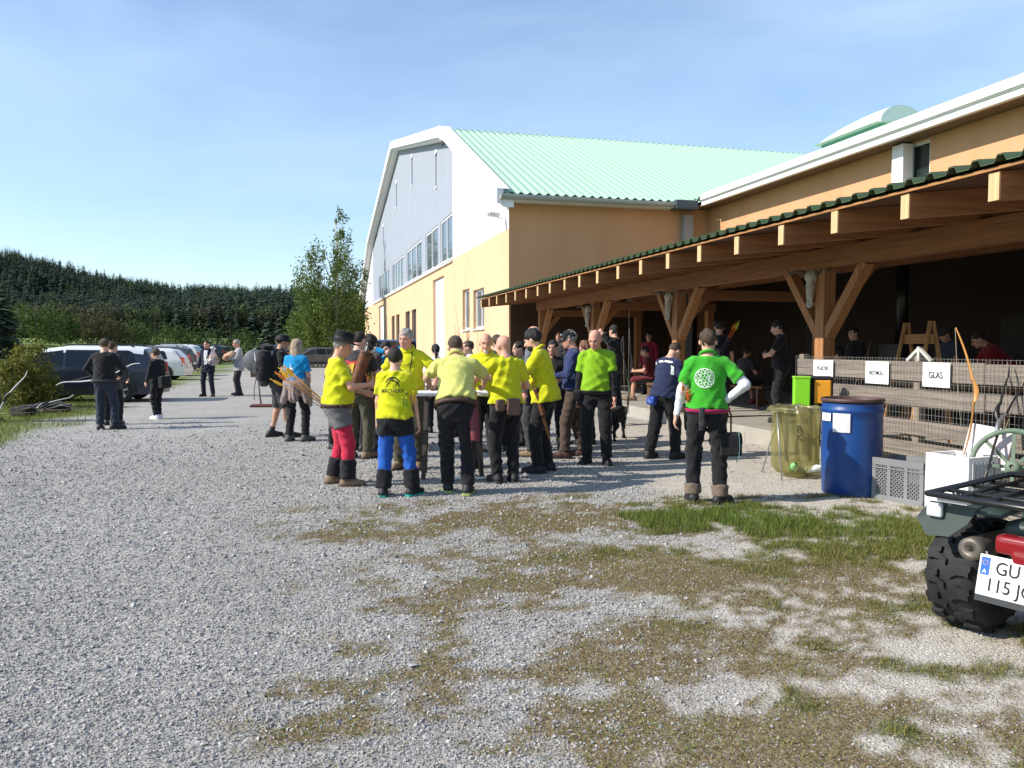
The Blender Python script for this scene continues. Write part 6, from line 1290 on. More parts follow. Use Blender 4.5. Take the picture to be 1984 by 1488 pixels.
wrap_label(w_(1596), w_(1611), .80, .885, M_paper); wrap_label(w_(1615), w_(1645), .69, .89, mat('paper_grey', (.62, .62, .66), .8, var=.06))
# lattice crate
ga, gb_ = G(1690, 966), G(1789, 983); dirx = (gb_ - ga).normalized(); CW = (gb_ - ga).length; rz = math.atan2(dirx.y, dirx.x)
M_crate = mat('plastic_grey', (.20, .205, .21), .55, var=.1, scale=4)
crate = empty('plastic_crate', ga, rz, 'grey lattice-sided plastic crate beside the blue barrel', 'crate'); CD, CH = .40, .44
def lattice_side(name, M, W_, H_, npan):
    q = MB(); t = .018
    def B(c, s): q.box(c, s, M=None); 
    L0 = len(q.v)
    q.box((W_ / 2, 0, H_ - .035), (W_, t + .014, .07)); q.box((W_ / 2, 0, .03), (W_, t + .010, .06))
    for k in range(npan + 1): q.box((min(max(W_ * k / npan, .02), W_ - .02), 0, H_ / 2), (.04, t + .006, H_ - .01))
    q.box((W_ / 2, -.012, H_ - .10), (W_, .016, .012))
    for k in range(npan):
        a, b_ = W_ * k / npan + .02, W_ * (k + 1) / npan - .02; z0, z1 = .06, H_ - .07; st = .040; n = int((b_ - a + z1 - z0) / st) + 1
        for sgn in (1, -1):
            for i in range(n):
                c0 = i * st; p = []
                x0, zz0 = (c0, 0) if c0 < (b_ - a) else (b_ - a, c0 - (b_ - a)); x1, zz1 = (0, c0) if c0 < (z1 - z0) else (c0 - (z1 - z0), z1 - z0)
                if abs(x0 - x1) < .004: continue
                if sgn < 0: x0, x1 = (b_ - a) - x0, (b_ - a) - x1
                q.bar((a + x0, 0, z0 + zz0), (a + x1, 0, z0 + zz1), .010, .010, up=(0, 1, 0))
    q.v = [tuple(M @ Vector(v)) for v in q.v]; return q.build(name, M_crate, crate)
lattice_side('side', Matrix.Identity(4), CW, CH, 3); lattice_side('side', Matrix.Translation((0, CD, 0)), CW, CH, 3)
lattice_side('side', Matrix.Translation((CW, .0, 0)) @ Matrix.Rotation(R_(90), 4, 'Z'), CD, CH, 2); lattice_side('side', Matrix.Rotation(R_(90), 4, 'Z'), CD, CH, 2)
q = MB(); q.box((CW / 2, CD / 2, .02), (CW - .02, CD - .02, .02)); q.build('base', M_crate, crate)
# white foam box with its lid leaning open
gc, gd = G(1791, 986), G(1874, 1004); dx_ = (gd - gc).normalized(); BWd = (gd - gc).length; rz2 = math.atan2(dx_.y, dx_.x)
M_foam = mat('foam_white', (.82, .81, .81), .85, var=.03, scale=30, bump=.15, bscale=120)
fb = empty('foam_box', gc, rz2, 'white foam box standing open next to the grey crate', 'box'); FH, FD, ft = .56, .40, .035
for nm, c, s in (('side', (BWd / 2, ft / 2, FH / 2), (BWd, ft, FH)), ('side', (BWd / 2, FD - ft / 2, FH / 2), (BWd, ft, FH)), ('side', (ft / 2, FD / 2, FH / 2), (ft, FD - 2 * ft - .002, FH - .001)), ('side', (BWd - ft / 2, FD / 2, FH / 2), (ft, FD - 2 * ft - .002, FH - .001)), ('base', (BWd / 2, FD / 2, .03), (BWd - 2 * ft - .004, FD - 2 * ft - .004, .04))):
    q = MB(); q.box(c, s, ch=.004); q.build(nm, M_foam, fb)
for k in range(7): q = MB(); q.box((BWd + .008, .05 + k * .05, FH / 2), (.016, .018, FH - .1)); q.build('rib', mat('foam_grey', (.42, .42, .44), .8), fb)
q = MB(); q.box((0, 0, .20), (BWd, .035, .42), ch=.008); ld = q.build('lid', mat('foam_stained', (.78, .72, .72), .85, var=.10, scale=7, dirt=(.60, .35, .35)), fb); ld.location = (BWd / 2 + .06, FD + .015, FH - .14); ld.rotation_euler = (-.22, .08, 0)
# rubbish sack in a folding stand
gs = G(1540, 922); stand = empty('sack_stand', gs, 0, 'folding tubular steel stand holding the yellow rubbish sack', 'stand'); M_steel = mat('steel_tube', (.45, .45, .46), .35, metal=.8, var=.08)
Rr = .285; q = MB(); q.tube([(Rr * math.cos(a), Rr * math.sin(a), .84) for a in np.linspace(0, 2 * math.pi, 25)[:-1]], .009, 6, closed=True); q.build('ring', M_steel, stand)
for (a0, a1) in ((200, 230), (340, 300), (70, 40), (110, 140)):
    q = MB(); q.tube([(Rr * math.cos(R_(a0)), Rr * math.sin(R_(a0)), .84), (.42 * math.cos(R_(a1)), .42 * math.sin(R_(a1)), .0)], .009, 6); q.build('leg', M_steel, stand)
m, nt, b = node_mat('sack_film'); N_, L_ = nt.nodes, nt.links; b.inputs['Base Color'].default_value = (.36, .345, .19, 1); b.inputs['Roughness'].default_value = .25
tr_ = N_.new('ShaderNodeBsdfTranslucent'); tr_.inputs['Color'].default_value = (.50, .48, .26, 1); tp = N_.new('ShaderNodeBsdfTransparent'); tp.inputs['Color'].default_value = (.85, .82, .55, 1); m1 = N_.new('ShaderNodeMixShader'); m1.inputs[0].default_value = .5; m2 = N_.new('ShaderNodeMixShader'); m2.inputs[0].default_value = .55
L_.new(b.outputs[0], m1.inputs[1]); L_.new(tr_.outputs[0], m1.inputs[2]); L_.new(m1.outputs[0], m2.inputs[1]); L_.new(tp.outputs[0], m2.inputs[2]); L_.new(m2.outputs[0], N_['Material Output'].inputs['Surface'])
sack = empty('rubbish_sack', gs, 0, 'translucent yellow rubbish sack hanging in the folding stand', 'sack'); rows = []
prof = [(.33, .80), (.31, .845), (.285, .865), (.27, .85), (.265, .75), (.26, .6), (.265, .4), (.27, .25), (.26, .12), (.21, .05), (.10, .03), (.0, .03)]
for (r, z) in prof:
    rows.append([(r * (1 + .05 * math.sin(9 * a + 4 * z) * (z > .1) + .035 * math.sin(17 * a + 9 * z)) * math.cos(a), r * (1 + .05 * math.sin(9 * a + 4 * z) * (z > .1) + .035 * math.sin(17 * a + 9 * z)) * math.sin(a), z + .012 * math.sin(7 * a) * (z > .7)) for a in np.linspace(0, 2 * math.pi, 65)])
q = MB(); q.sheet(rows); q.build('film', m, sack)
az = math.atan2(-gs.y, -gs.x)
for t_, zz_ in (('B', .60), ('K', .50)):
    V, F = text_flat(t_, .12, 0, 0, True); a0 = az + .15; me = bpy.data.meshes.new('lettering'); me.from_pydata([(.288 * math.cos(a0 + x / .288), .288 * math.sin(a0 + x / .288), zz_ + z) for x, z in V], [], F); link('lettering', me, mat('ink_olive', (.06, .06, .03), .6), sack)
for k, (x, y, col, h) in enumerate(((-.10, -.14, (.25, .55, .2), .2), (.06, -.18, (.6, .65, .65), .22), (-.02, -.05, (.6, .62, .64), .24), (.14, -.05, (.62, .66, .66), .2))):
    q = MB(); q.lathe([(0, 0), (.04, 0), (.042, .02), (.042, h * .65), (.02, h * .85), (.016, h)], 12, Matrix.Rotation(R_(60), 4, 'X') @ Matrix.Rotation(k, 4, 'Y')); o = q.build('plastic_bottle', mat('bottle_%d' % k, col, .2, var=.1, spec=.7)); o.location = (gs.x + x, gs.y + y, .10); tag(o, ['green plastic bottle at the bottom of the yellow sack', 'clear plastic bottle nearest the front of the yellow sack', 'clear plastic bottle in the middle of the yellow sack', 'clear plastic bottle on the barrel side of the yellow sack'][k], 'bottle', 'bottles in the sack')
# little table with two coloured containers at the fence end
pt = AT(1578, 785, 10.75); tb = empty('side_table', (pt.x, pt.y, 0), BR, 'small dark table behind the barrel carrying two coloured containers', 'table'); TZ = pt.z
q = MB(); q.box((0, 0, TZ - .02), (.45, .75, .035), ch=.005); q.build('table_top', BLK, tb)
for x in (-.19, .19):
    for y in (-.34, .34): q = MB(); q.box((x, y, (TZ - .035) / 2), (.04, .04, TZ - .035)); q.build('leg', BLK, tb)
p1 = AT(1552, 784, 10.6); o = empty('green_container', (p1.x, p1.y, TZ), R_(-12), 'bright lime green plastic container on the small dark table', 'container'); q = MB(); q.box((0, 0, .19), (.20, .20, .38), ch=.012); q.build('body', mat('plastic_lime', (.22, .62, .02), .45, var=.06), o); q = MB(); q.box((0, 0, .385), (.215, .215, .022), ch=.006); q.build('lid', mat('plastic_lime2', (.28, .66, .04), .45), o)
p1 = AT(1590, 784, 10.6); o = empty('orange_cushion_bag', (p1.x, p1.y, TZ), R_(-8), 'black bag with rounded orange front panel on the small dark table', 'bag'); link('body', nets('body', [rbox((0, 0, .20), (.145, .08, .20))], .014), BLK, o); link('front_panel', nets('front_panel', [rbox((0.005, -.075, .19), (.105, .022, .155))], .010), mat('panel_orange', (.85, .36, .02), .6, var=.05), o)

# ================================================================ bows
M_bow = mat('bow_wood', (.52, .25, .07), .35, var=.2, scale=3, stretch=(8, 8, 1)); M_string = mat('bow_string', (.4, .35, .25), .7)
def ribbon(pts, w, t, side):
    """flat limb along pts: width w list across side, thickness t"""
    q = MB(); rows = [[], [], [], []]; n = len(pts); S_ = Vector(side).normalized(); ring = []
    for i, p in enumerate(pts):
        p = Vector(p); d = (Vector(pts[min(i + 1, n - 1)]) - Vector(pts[max(i - 1, 0)])).normalized(); s = (S_ - d * S_.dot(d)).normalized(); u = d.cross(s); ring.append([p + s * w[i] / 2 + u * t[i] / 2, p - s * w[i] / 2 + u * t[i] / 2, p - s * w[i] / 2 - u * t[i] / 2, p + s * w[i] / 2 - u * t[i] / 2])
    q.sheet([r + [r[0]] for r in ring], smooth=True); q.add(ring[0], [(0, 1, 2, 3)]); q.add(ring[-1], [(0, 1, 2, 3)]); return q
def bow(name, label, M, L=1.7, limb=None, riser=None, curve=.16, recurve=.05, string=True, tips=None):
    o = empty(name, (0, 0, 0), 0, label, 'bow'); o.matrix_world = M; limb = limb or M_bow; riser = riser or limb
    def cv(t): a = abs(t); return -curve * a ** 1.8 + recurve * max(0, (a - .72) / .28) ** 2
    for s in (1, -1):
        ts = np.linspace(.16, 1, 14); q = ribbon([(0, cv(t), s * t * L / 2) for t in ts], [.034 - .022 * t for t in ts], [.016 - .008 * t for t in ts], (1, 0, 0)); q.build('limb', limb, o)
    ts = np.linspace(-.18, .18, 9); q = ribbon([(0, cv(t) + .008 + .018 * math.cos(t * 9), t * L / 2) for t in ts], [.030 + .01 * abs(t) * 5 for t in ts], [.04 - .03 * abs(t) * 4 for t in ts], (1, 0, 0)); q.build('riser', riser, o)
    if string: q = MB(); e = cv(1.0) - .004; q.tube([(0, e, L / 2 * .985), (0, e - .01, 0), (0, e, -L / 2 * .985)], .0022, 5); q.build('string', M_string, o)
    return o
def axes(o, z, y):
    z = Vector(z).normalized(); y = Vector(y); y = (y - z * y.dot(z)).normalized(); x = y.cross(z); M = Matrix((x, y, z)).transposed().to_4x4(); M.translation = Vector(o); return M
M_wlimb = mat('limb_white', (.80, .80, .82), .35, var=.03); M_blim = mat('limb_black', (.02, .02, .022), .35); M_dwood = mat('bow_dark', (.10, .06, .035), .5, var=.3)
a, b_ = AT(1878, 637, 8.0), AT(1894, 880, 7.75); bow('longbow', 'long honey-coloured wooden bow standing in the foam box', axes((a + b_) / 2, a - b_, (1, -.1, 0)), (a - b_).length * 1.02, curve=.13, recurve=.0)
h = hand_w('archer', 'L'); bow('recurve_bow', 'recurve bow with white limbs held level by the hoodie wearer', axes(h + Vector((.0, .05, 0)), (1.0, .1, .27), (-.05, .5, -.85)), 1.62, M_wlimb, mat('riser_grey', (.35, .35, .37), .4), .20, .10)
h = hand_w('boy', 'R'); bow('longbow', 'slim dark wooden longbow held upright by the young archer', axes(Vector((h.x, h.y, .80)), (-.10, -.05, 1), (-1, .1, 0)), 1.58, M_dwood, M_dwood, .12, .02)
hp = G(1216, 862); bow('recurve_bow', 'black bow with camouflage riser standing upright beside the black dog', axes((hp.x, hp.y, .92), (-.04, 0, 1), (1, .2, 0)), 1.66, M_blim, mat('riser_camo', (.06, .08, .05), .5, var=.6, scale=30), .15, .10)
a, b_ = AT(1222, 601, 15.2), G(1220, 800); bow('recurve_bow', 'tall black bow with a white tip leaning in the canopy shade', axes((a.x, a.y, (a.z + .3) / 2), (0, .02, 1), (1, .1, 0)), a.z - .3, M_blim, M_blim, .05, .03)
a, b_ = AT(1944, 700, 8.1), AT(1928, 905, 7.6); bow('recurve_bow', 'black recurve bow leaning on the fence near the green wheel', axes((a + b_) / 2, a - b_, (-1, 0, 0)), (a - b_).length, M_blim, M_blim, .10, .06)
a, b_ = AT(1986, 712, 7.9), AT(1890, 945, 7.2); bow('recurve_bow', 'black bow with silver riser leaning at a slant above the quad bike', axes((a + b_) / 2, a - b_, (-1, 0, .2)), (a - b_).length, M_blim, M_steel, .08, .05)
a, b_ = AT(1683, 658, 11.6), AT(1655, 735, 11.4); bow('recurve_bow', 'pale-tipped dark bow leaning behind the fence by the canopy post', axes((a + b_) / 2 + Vector((.05, 0, -.2)), a - b_, (1, 0, 0)), 1.1, M_dwood, M_dwood, .12, .06)

# ================================================================ green cart wheel
wc = AT(1962, 905, 7.35); wheel = empty('cart_wheel', wc, R_(-38), 'pale green spoked cart wheel leaning behind the quad bike', 'wheel'); M_pg = mat('paint_palegreen', (.14, .20, .14), .6, var=.2, scale=8)
WRr = .36; Mx = Matrix.Rotation(R_(80), 4, 'X'); q = MB(); q.lathe([(WRr - .045, -.02), (WRr, -.022), (WRr, .022), (WRr - .045, .02), (WRr - .045, -.02)], 36, Mx); q.build('rim', M_pg, wheel)
for k in range(8): a = k * math.pi / 4; q = MB(); q.bar(Mx @ Vector((.05 * math.cos(a), .05 * math.sin(a), 0)), Mx @ Vector(((WRr - .04) * math.cos(a), (WRr - .04) * math.sin(a), 0)), .03, .022, up=(0, 1, 0)); q.build('spoke', M_pg, wheel)
q = MB(); q.lathe([(.02, -.07), (.06, -.07), (.06, .07), (.02, .07)], 16, Mx); q.build('hub', M_pg, wheel)
q = MB(); q.bar((.18, -.04, -.46), (.18, -.04, .55), .05, .03, up=(0, 1, 0)); q.build('stand', mat('wood_palegreen', (.40, .42, .30), .7, var=.2), wheel)

# ================================================================ quad bike
A_ = R_(57); qf = Vector((math.sin(A_), math.cos(A_), 0)); qr = Vector((math.cos(A_), -math.sin(A_), 0)); gw = G(1888, 1212); qo = gw + qr * .43 + qf * .6
quad = empty('quad_bike', (qo.x, qo.y, 0), math.atan2(qr.y, qr.x), 'dark green quad bike with knobbly tyres, seen from behind', 'quad bike')
M_rub = mat('rubber', (.016, .016, .017), .75, var=.35, scale=15, bump=.15); M_qg = mat('plastic_quadgreen', (.026, .042, .036), .5, var=.12, scale=5, spec=.5); M_blk = mat('steel_black', (.012, .012, .013), .35, var=.2, spec=.6)
def quad_wheel(x, y, R, W_, s):
    w = empty('wheel', (x, y, R)); w.parent = quad; Mx = Matrix.Rotation(R_(90), 4, 'Y')
    q = MB(); q.lathe([(R * .46, -W_ * .40), (R * .62, -W_ * .50), (R * .82, -W_ * .50), (R * .93, -W_ * .40), (R * .955, -W_ * .2), (R * .96, 0), (R * .955, W_ * .2), (R * .93, W_ * .40), (R * .82, W_ * .50), (R * .62, W_ * .50), (R * .46, W_ * .40)], 48, Mx); q.build('tyre', M_rub, w)
    rim = MB(); rim.lathe([(R * .47, -W_ * .41), (R * .49, -W_ * .38), (R * .42, -W_ * .25), (R * .40, 0), (.05, .02), (.0, .02)], 28, Mx); rim.lathe([(R * .47, W_ * .41), (R * .49, W_ * .38), (R * .42, W_ * .25), (R * .40, 0)], 28, Mx); rim.build('rim', M_blk, w)
    # tread lugs: chevrons of curved blocks
    pm = {}
    def lug(kind):
        q = MB(); segs = 4
        if kind == 'a': pts = [(.012, 0), (.05, .022), (.085, .028), (.115, .02)]
        else: pts = [(.05, .0), (.085, -.012), (.122, -.012)]
        for (x0, t0), (x1, t1) in zip(pts[:-1], pts[1:]):
            P = []
            for xx, tt in ((x0, t0), (x1, t1)):
                rb_ = R * (.955 - .03 * max(0, (abs(xx) / (W_ / 2)) - .5) - .10 * max(0, (abs(xx) / (W_ / 2)) - .78))
                for dt in (-.017, .017):
                    for dh in (-.012, .020): ang = (tt + dt) / R; P.append((xx, (rb_ + dh) * math.sin(ang), (rb_ + dh) * math.cos(ang)))
            q.add(P, [(0, 2, 3, 1), (4, 5, 7, 6), (0, 1, 5, 4), (2, 6, 7, 3), (1, 3, 7, 5), (0, 4, 6, 2)])
        return q
    n = 15
    for kind, ph in (('a', 0.0), ('b', .5)):
        me = None
        for k in range(n):
            for sd in (-1, 1):
                if me is None: o = lug(kind).build('tread_lug', M_rub, w); me = o.data
                else: o = link('tread_lug', me, None, w)
                o.scale = (sd, 1, 1); o.rotation_euler = (2 * math.pi * (k + ph + (.5 if sd > 0 else 0)) / n, 0, 0)
    return w
quad_wheel(-.43, -.6, .315, .29, -1); quad_wheel(.43, -.6, .315, .29, 1); quad_wheel(-.43, .62, .28, .21, -1); quad_wheel(.43, .62, .28, .21, 1)
q = MB(); q.tube([(-.36, -.6, .29), (.36, -.6, .29)], .035, 10); q.build('axle', M_blk, quad); q = MB(); q.tube([(-.36, .62, .29), (.36, .62, .29)], .03, 10); q.build('axle', M_blk, quad)
for s in (-1, 1):
    q = MB(); q.sheet([[(s * x, y, .74 + .03 * math.sin((y + 1) * 3) - .02 * (x > .5)) for x in (.10, .2, .3, .4, .47)] for y in np.linspace(-1.02, -.28, 8)]); o = q.build('rear_fender', M_qg, quad); md = o.modifiers.new('thick', 'SOLIDIFY'); md.thickness = .012
    for (yc, rr, nm) in ((.62, .35, 'front_fender'),):
        rows = []
        for t in np.linspace(-.35, 1.15, 12):
            a = math.pi * (1 - t) if yc > 0 else math.pi * t; rows.append([(s * x, yc - (rr + .02) * math.cos(math.pi * t), .34 + (rr + .10 - .10 * max(0, (x - .40) / .2) ** 2) * max(-.1, math.sin(math.pi * min(max(t, -.05), 1.02)))) for x in (.20, .30, .40, .50, .58, .60)])
        q = MB(); q.sheet(rows[2:]); o = q.build(nm, M_qg, quad); md = o.modifiers.new('thick', 'SOLIDIFY'); md.thickness = .012
    q = MB(); q.prism([(s * .22, -1.02, .755), (s * .47, -1.02, .76), (s * .54, -1.03, .66), (s * .47, -1.05, .575), (s * .35, -1.05, .59), (s * .26, -1.04, .67)], (0, .012, 0)); q.build('mud_flap', M_qg, quad)
    q = MB(); q.box((s * .43, -1.045, .72), (.085, .03, .075), ch=.012); q.build('reflector', mat('reflector_clear', (.55, .58, .6), .15, spec=.8), quad)
link('body', nets('body', [rbox((0, .0, .52), (.20, .80, .14)), ell((0, .55, .68), (.22, .34, .16)), rbox((0, -.66, .62), (.15, .26, .08))], .02), M_qg, quad)
link('seat', nets('seat', [cap((0, -.55, .80), (0, .15, .78), .13, .11, .05), ell((0, -.35, .80), (.17, .32, .09), None, .05)], .018), mat('seat_black', (.02, .02, .02), .6), quad)
q = MB(); q.tube([(-.36, .22, 1.08), (-.2, .32, 1.06), (0, .36, 1.0), (.2, .32, 1.06), (.36, .22, 1.08)], .014, 8); q.build('handlebar', M_blk, quad); q = MB(); q.tube([(0, .34, 1.0), (0, .5, .7)], .025, 8); q.build('steering_column', M_blk, quad)
for s in (-1, 1): q = MB(); q.tube([(s * .36, .22, 1.08), (s * .44, .17, 1.085)], .019, 8); q.build('grip', M_rub, quad)
# rear rack of black tubes
for pts in ([(-.42, -1.14, .82), (-.40, -.30, .85), (.40, -.30, .85), (.42, -1.14, .82)],):
    q = MB(); q.tube(pts + [pts[0]], .017, 8); q.build('rack_rail', M_blk, quad)
for x in (-.28, -.14, 0, .14, .28): q = MB(); q.tube([(x, -1.13, .815), (x, -.31, .845)], .011, 8); q.build('rack_bar', M_blk, quad)
for y in (-.95, -.70, -.5): q = MB(); q.tube([(-.41, y, .82), (.41, y, .82)], .012, 8); q.build('rack_bar', M_blk, quad)
for s in (-1, 1): q = MB(); q.tube([(s * .36, -.98, .82), (s * .28, -.88, .62)], .016, 8); q.build('rack_support', M_blk, quad)
q = MB(); q.box((-.30, -1.10, .80), (.16, .05, .035), ch=.005); q.build('rack_plate', mat('plate_label', (.6, .6, .6), .5), quad)
link('tail_light', nets('tail_light', [rbox((.06, -1.03, .605), (.17, .05, .048)), rbox((.06, -1.04, .545), (.085, .045, .035))], .012), mat('lens_red', (.22, .008, .012), .15, var=.1, spec=.8), quad)
q = MB(); q.lathe([(.0, .02), (.02, .02), (.022, -.02), (.06, -.02), (.062, .03), (.058, .45), (.0, .46)], 20, Matrix.Translation((-.25, -.98, .54)) @ Matrix.Rotation(R_(-90), 4, 'X') @ Matrix.Translation((0, 0, -.03))); q.build('exhaust', mat('exhaust', (.16, .14, .12), .5, metal=.5, var=.3, scale=12), quad)
pl = MB(); pl.box((0, 0, 0), (.30, .010, .205), ch=.004); po = pl.build('number_plate', mat('plate_enamel', (.80, .80, .80), .35, var=.02), quad); po.location = (-.02, -1.10, .445); po.rotation_euler = (R_(-14), 0, 0)
Mp = lambda x, z: Matrix(((1, 0, 0, x), (0, 0, -1, -.0075), (0, 1, 0, z), (0, 0, 0, 1)))
text_on('GU  1', .092, po, Mp(.032, .042), INK, True, .88); text_on('115 JC', .092, po, Mp(.005, -.046), INK, True, .88)
q = MB(); q.box((-.118, -.0055, .045), (.042, .004, .088)); eb = q.build('euro_band', mat('band_blue', (.01, .10, .50), .4), po); text_on('A', .03, po, Mp(-.118, .018) @ Matrix.Translation((0, 0, .002)), M_plate, True)
q = MB(); q.tube([(-.118 + .012 * math.cos(a), -.0085, .062 + .012 * math.sin(a)) for a in np.linspace(0, 2 * math.pi, 13)[:-1]], .0012, 4, closed=True); q.build('star_ring', INKY, po)
q = MB(); q.box((0, .004, -.118), (.30, .012, .03)); q.build('plate_holder', M_blk, po)
q = MB(); q.tube([(-.15, -1.06, .56), (-.1, -1.0, .30), (-.05, -.7, .28)], .012, 6); q.build('plate_bracket', M_blk, quad)

# ================================================================ dog
gd_ = G(1192, 852); dog = empty('dog', gd_, R_(-25), 'black long-haired dog standing with its head low in the shade', 'dog'); M_fur = mat('fur_black', (.012, .012, .013), .8, var=.4, scale=40, bump=.6, bscale=60)
Q = [ell((0, .16, .42), (.115, .20, .145), None, .06), ell((0, -.14, .44), (.095, .20, .105), None, .06), ell((0, -.26, .41), (.10, .13, .12), None, .05), cap((0, .30, .47), (0, .44, .48), .085, .07, .05), ell((0, .50, .47), (.065, .08, .065), None, .03), cap((0, .54, .45), (0, .64, .42), .040, .028, .02), ell((.06, .47, .49), (.018, .035, .06), None, .015), ell((-.06, .47, .49), (.018, .035, .06), None, .015), cap((0, -.36, .46), (0, -.52, .40), .035, .03, .03), cap((0, -.52, .40), (0, -.62, .28), .032, .02, .02)]
for s in (-1, 1):
    Q += [cap((s * .075, .22, .38), (s * .08, .20, .20), .055, .032, .04), cap((s * .08, .20, .20), (s * .08, .215, .05), .030, .024, .02), ell((s * .08, .235, .022), (.03, .05, .024), None, .02)]
    Q += [cap((s * .07, -.27, .40), (s * .085, -.21, .25), .075, .045, .04), cap((s * .085, -.21, .25), (s * .085, -.35, .17), .042, .028, .03), cap((s * .085, -.35, .17), (s * .085, -.32, .04), .026, .022, .02), ell((s * .085, -.295, .022), (.028, .05, .022), None, .02)]
link('body', nets('body', Q, .014, lambda P: .006 * np.sin(70 * P[..., 0] + 50 * P[..., 1]) * np.sin(60 * P[..., 2] + 40 * P[..., 1])), M_fur, dog)

# ================================================================ skulls on the posts
M_bone = mat('bone', (.42, .37, .30), .8, var=.3, scale=10, bump=.3)
def skull(y, label, sc, z, dx=-.02, dy=0):
    o = empty('animal_skull', L2W(PX_ - .12 + dx, y + dy, z), BR + R_(128), label, 'skull')   # local -y... faces to -x of the building
    Q = [ell((0, .03, .10), (.095, .07, .09), None, .04), cap((0, .055, .06), (0, .075, -.30), .075, .042, .04), ell((0, .085, -.32), (.05, .03, .05), None, .03), sub((.065, .075, .02), (.032, .035, .035), None, .015), sub((-.065, .075, .02), (.032, .035, .035), None, .015), sub((0, .115, -.27), (.022, .03, .06), None, .015)]
    Q = [(q[0], *[(v * sc if isinstance(v, np.ndarray) and v.ndim == 1 else v) for v in q[1:3]], *q[3:]) if q[0] != 'cap' else ('cap', q[1] * sc, q[2] * sc, q[3] * sc, q[4] * sc, *q[5:]) for q in Q]
    link('cranium', nets('cranium', Q, .012), M_bone, o)
    for s in (-1, 1): q = MB(); q.tube([Vector(p) * sc for p in ((s * .07, .04, .14), (s * .18, .05, .18), (s * .30, .07, .15), (s * .36, .10, .24))], [.032 * sc, .028 * sc, .018 * sc, .004], 8); q.build('horn', mat('horn', (.10, .07, .05), .5, var=.3), o)
skull(POSTS[3], 'pale horned skull on the canopy post above the fence', 1.0, 2.52, -.03, .12); skull(POSTS[2], 'horned skull on the post above the navy T-shirt', 1.05, 2.50, -.03, .12); skull(POSTS[1], 'small horned skull on the post behind the lime shirt', 1.0, 2.45, -.03, .10)
o = empty('paper_notice', L2W(PX_ - .112, POSTS[1] + .0, 1.86), BR, 'small white notice pinned to the post behind the lime shirt', 'notice'); q = MB(); q.box((0, 0, 0), (.004, .2, .28)); q.build('sheet', M_paper, o)
for k in range(5): q = MB(); q.box((-.004, 0, .09 - k * .045), (.002, .15 - .02 * (k % 2), .012)); q.build('text_line', INK, o)
o = empty('wall_notice', L2W(.6, -.012, 1.75), BR, 'yellow notice board on the shaded hall wall behind the bald heads', 'notice'); q = MB(); q.box((0, 0, 0), (.62, .02, .42)); q.build('board', mat('notice_yellow', (.35, .30, .06), .7, var=.2), o)

# ================================================================ standing table, trestle, pipe
tc_ = Vector(((876 - 992) / 1547 * 9.75, 9.78, 0)); tab = empty('standing_table', tc_, R_(4), 'high table with white top that the yellow shirts gather round', 'table'); TH_ = 1.02
q = MB(); q.box((0, 0, TH_), (.86, .62, .035), ch=.006); q.build('table_top', mat('table_white', (.75, .75, .76), .5, var=.04), tab)
for s in (-1, 1):
    for t in (-1, 1): q = MB(); q.bar((s * .31, t * .05, TH_ - .02), (s * .35, t * .26, .0), .05, .035); q.build('leg', mat('wood_dark_leg', (.05, .04, .035), .6), tab)
    q = MB(); q.bar((s * .34, -.19, .35), (s * .34, .19, .35), .04, .03); q.build('crossbar', mat('wood_dark_leg', (.05, .04, .035)), tab)
for k, (x, y, r_, lb) in enumerate(((-.30, -.08, .2, 'white score sheet at the left end of the high table'), (-.10, -.14, -.3, 'white score sheet in front of the leaning person'), (.22, -.05, .1, 'white score sheet at the right end of the high table'))):
    p = tab.matrix_world if 0 else None; q = MB(); q.sheet([[(u * .105, v * .148, .004 * math.sin(5 * u + 2 * v)) for u in (-1, 0, 1)] for v in (-1, 0, 1)]); o = q.build('score_sheet', M_paper); o.location = (tc_.x + x, tc_.y + y, TH_ + .024); o.rotation_euler = (0, 0, r_); tag(o, lb, 'paper')
gt = G(770, 872); tre = empty('wooden_trestle', gt, R_(6), 'orange wooden trestle bench behind the blue trousers', 'trestle'); M_or = wood('trestle_orange', (.55, .25, .06), along='z')
q = MB(); q.box((0, 0, .62), (.95, .14, .07), ch=.006); q.build('beam', wood('trestle_orange', (.55, .25, .06), along='x'), tre)
for s in (-1, 1):
    for t in (-1, 1): q = MB(); q.bar((s * .38, t * .03, .64), (s * .42, t * .24, .0), .11, .03); q.build('leg', M_or, tre)
    q = MB(); q.bar((s * .40, -.15, .25), (s * .40, .15, .25), .08, .025); q.build('rung', M_or, tre)
a, b_ = G(852, 930), G(986, 925); q = MB(); q.tube([a + Vector((0, 0, .018)), a.lerp(b_, .38) + Vector((0, -.06, .018)), a.lerp(b_, .46) + Vector((.0, .06, .018)), a.lerp(b_, .55) + Vector((0, -.10, .018)), b_ + Vector((0, 0, .018))], .016, 10); o = q.build('plastic_pipe', mat('pipe_white', (.75, .75, .73), .5)); tag(o, 'white bent plastic pipe lying on the gravel by the table', 'pipe')
# phone of the person behind
h = hand_w('photo', 'R'); q = MB(); q.box((0, 0, 0), (.075, .01, .15), ch=.004); o = q.build('phone', mat('phone_red', (.45, .03, .04), .3)); o.location = h + Vector((.03, 0, .05)); o.rotation_euler = (0, R_(60), .3); tag(o, 'red phone held up behind the tall grey-haired person', 'phone')

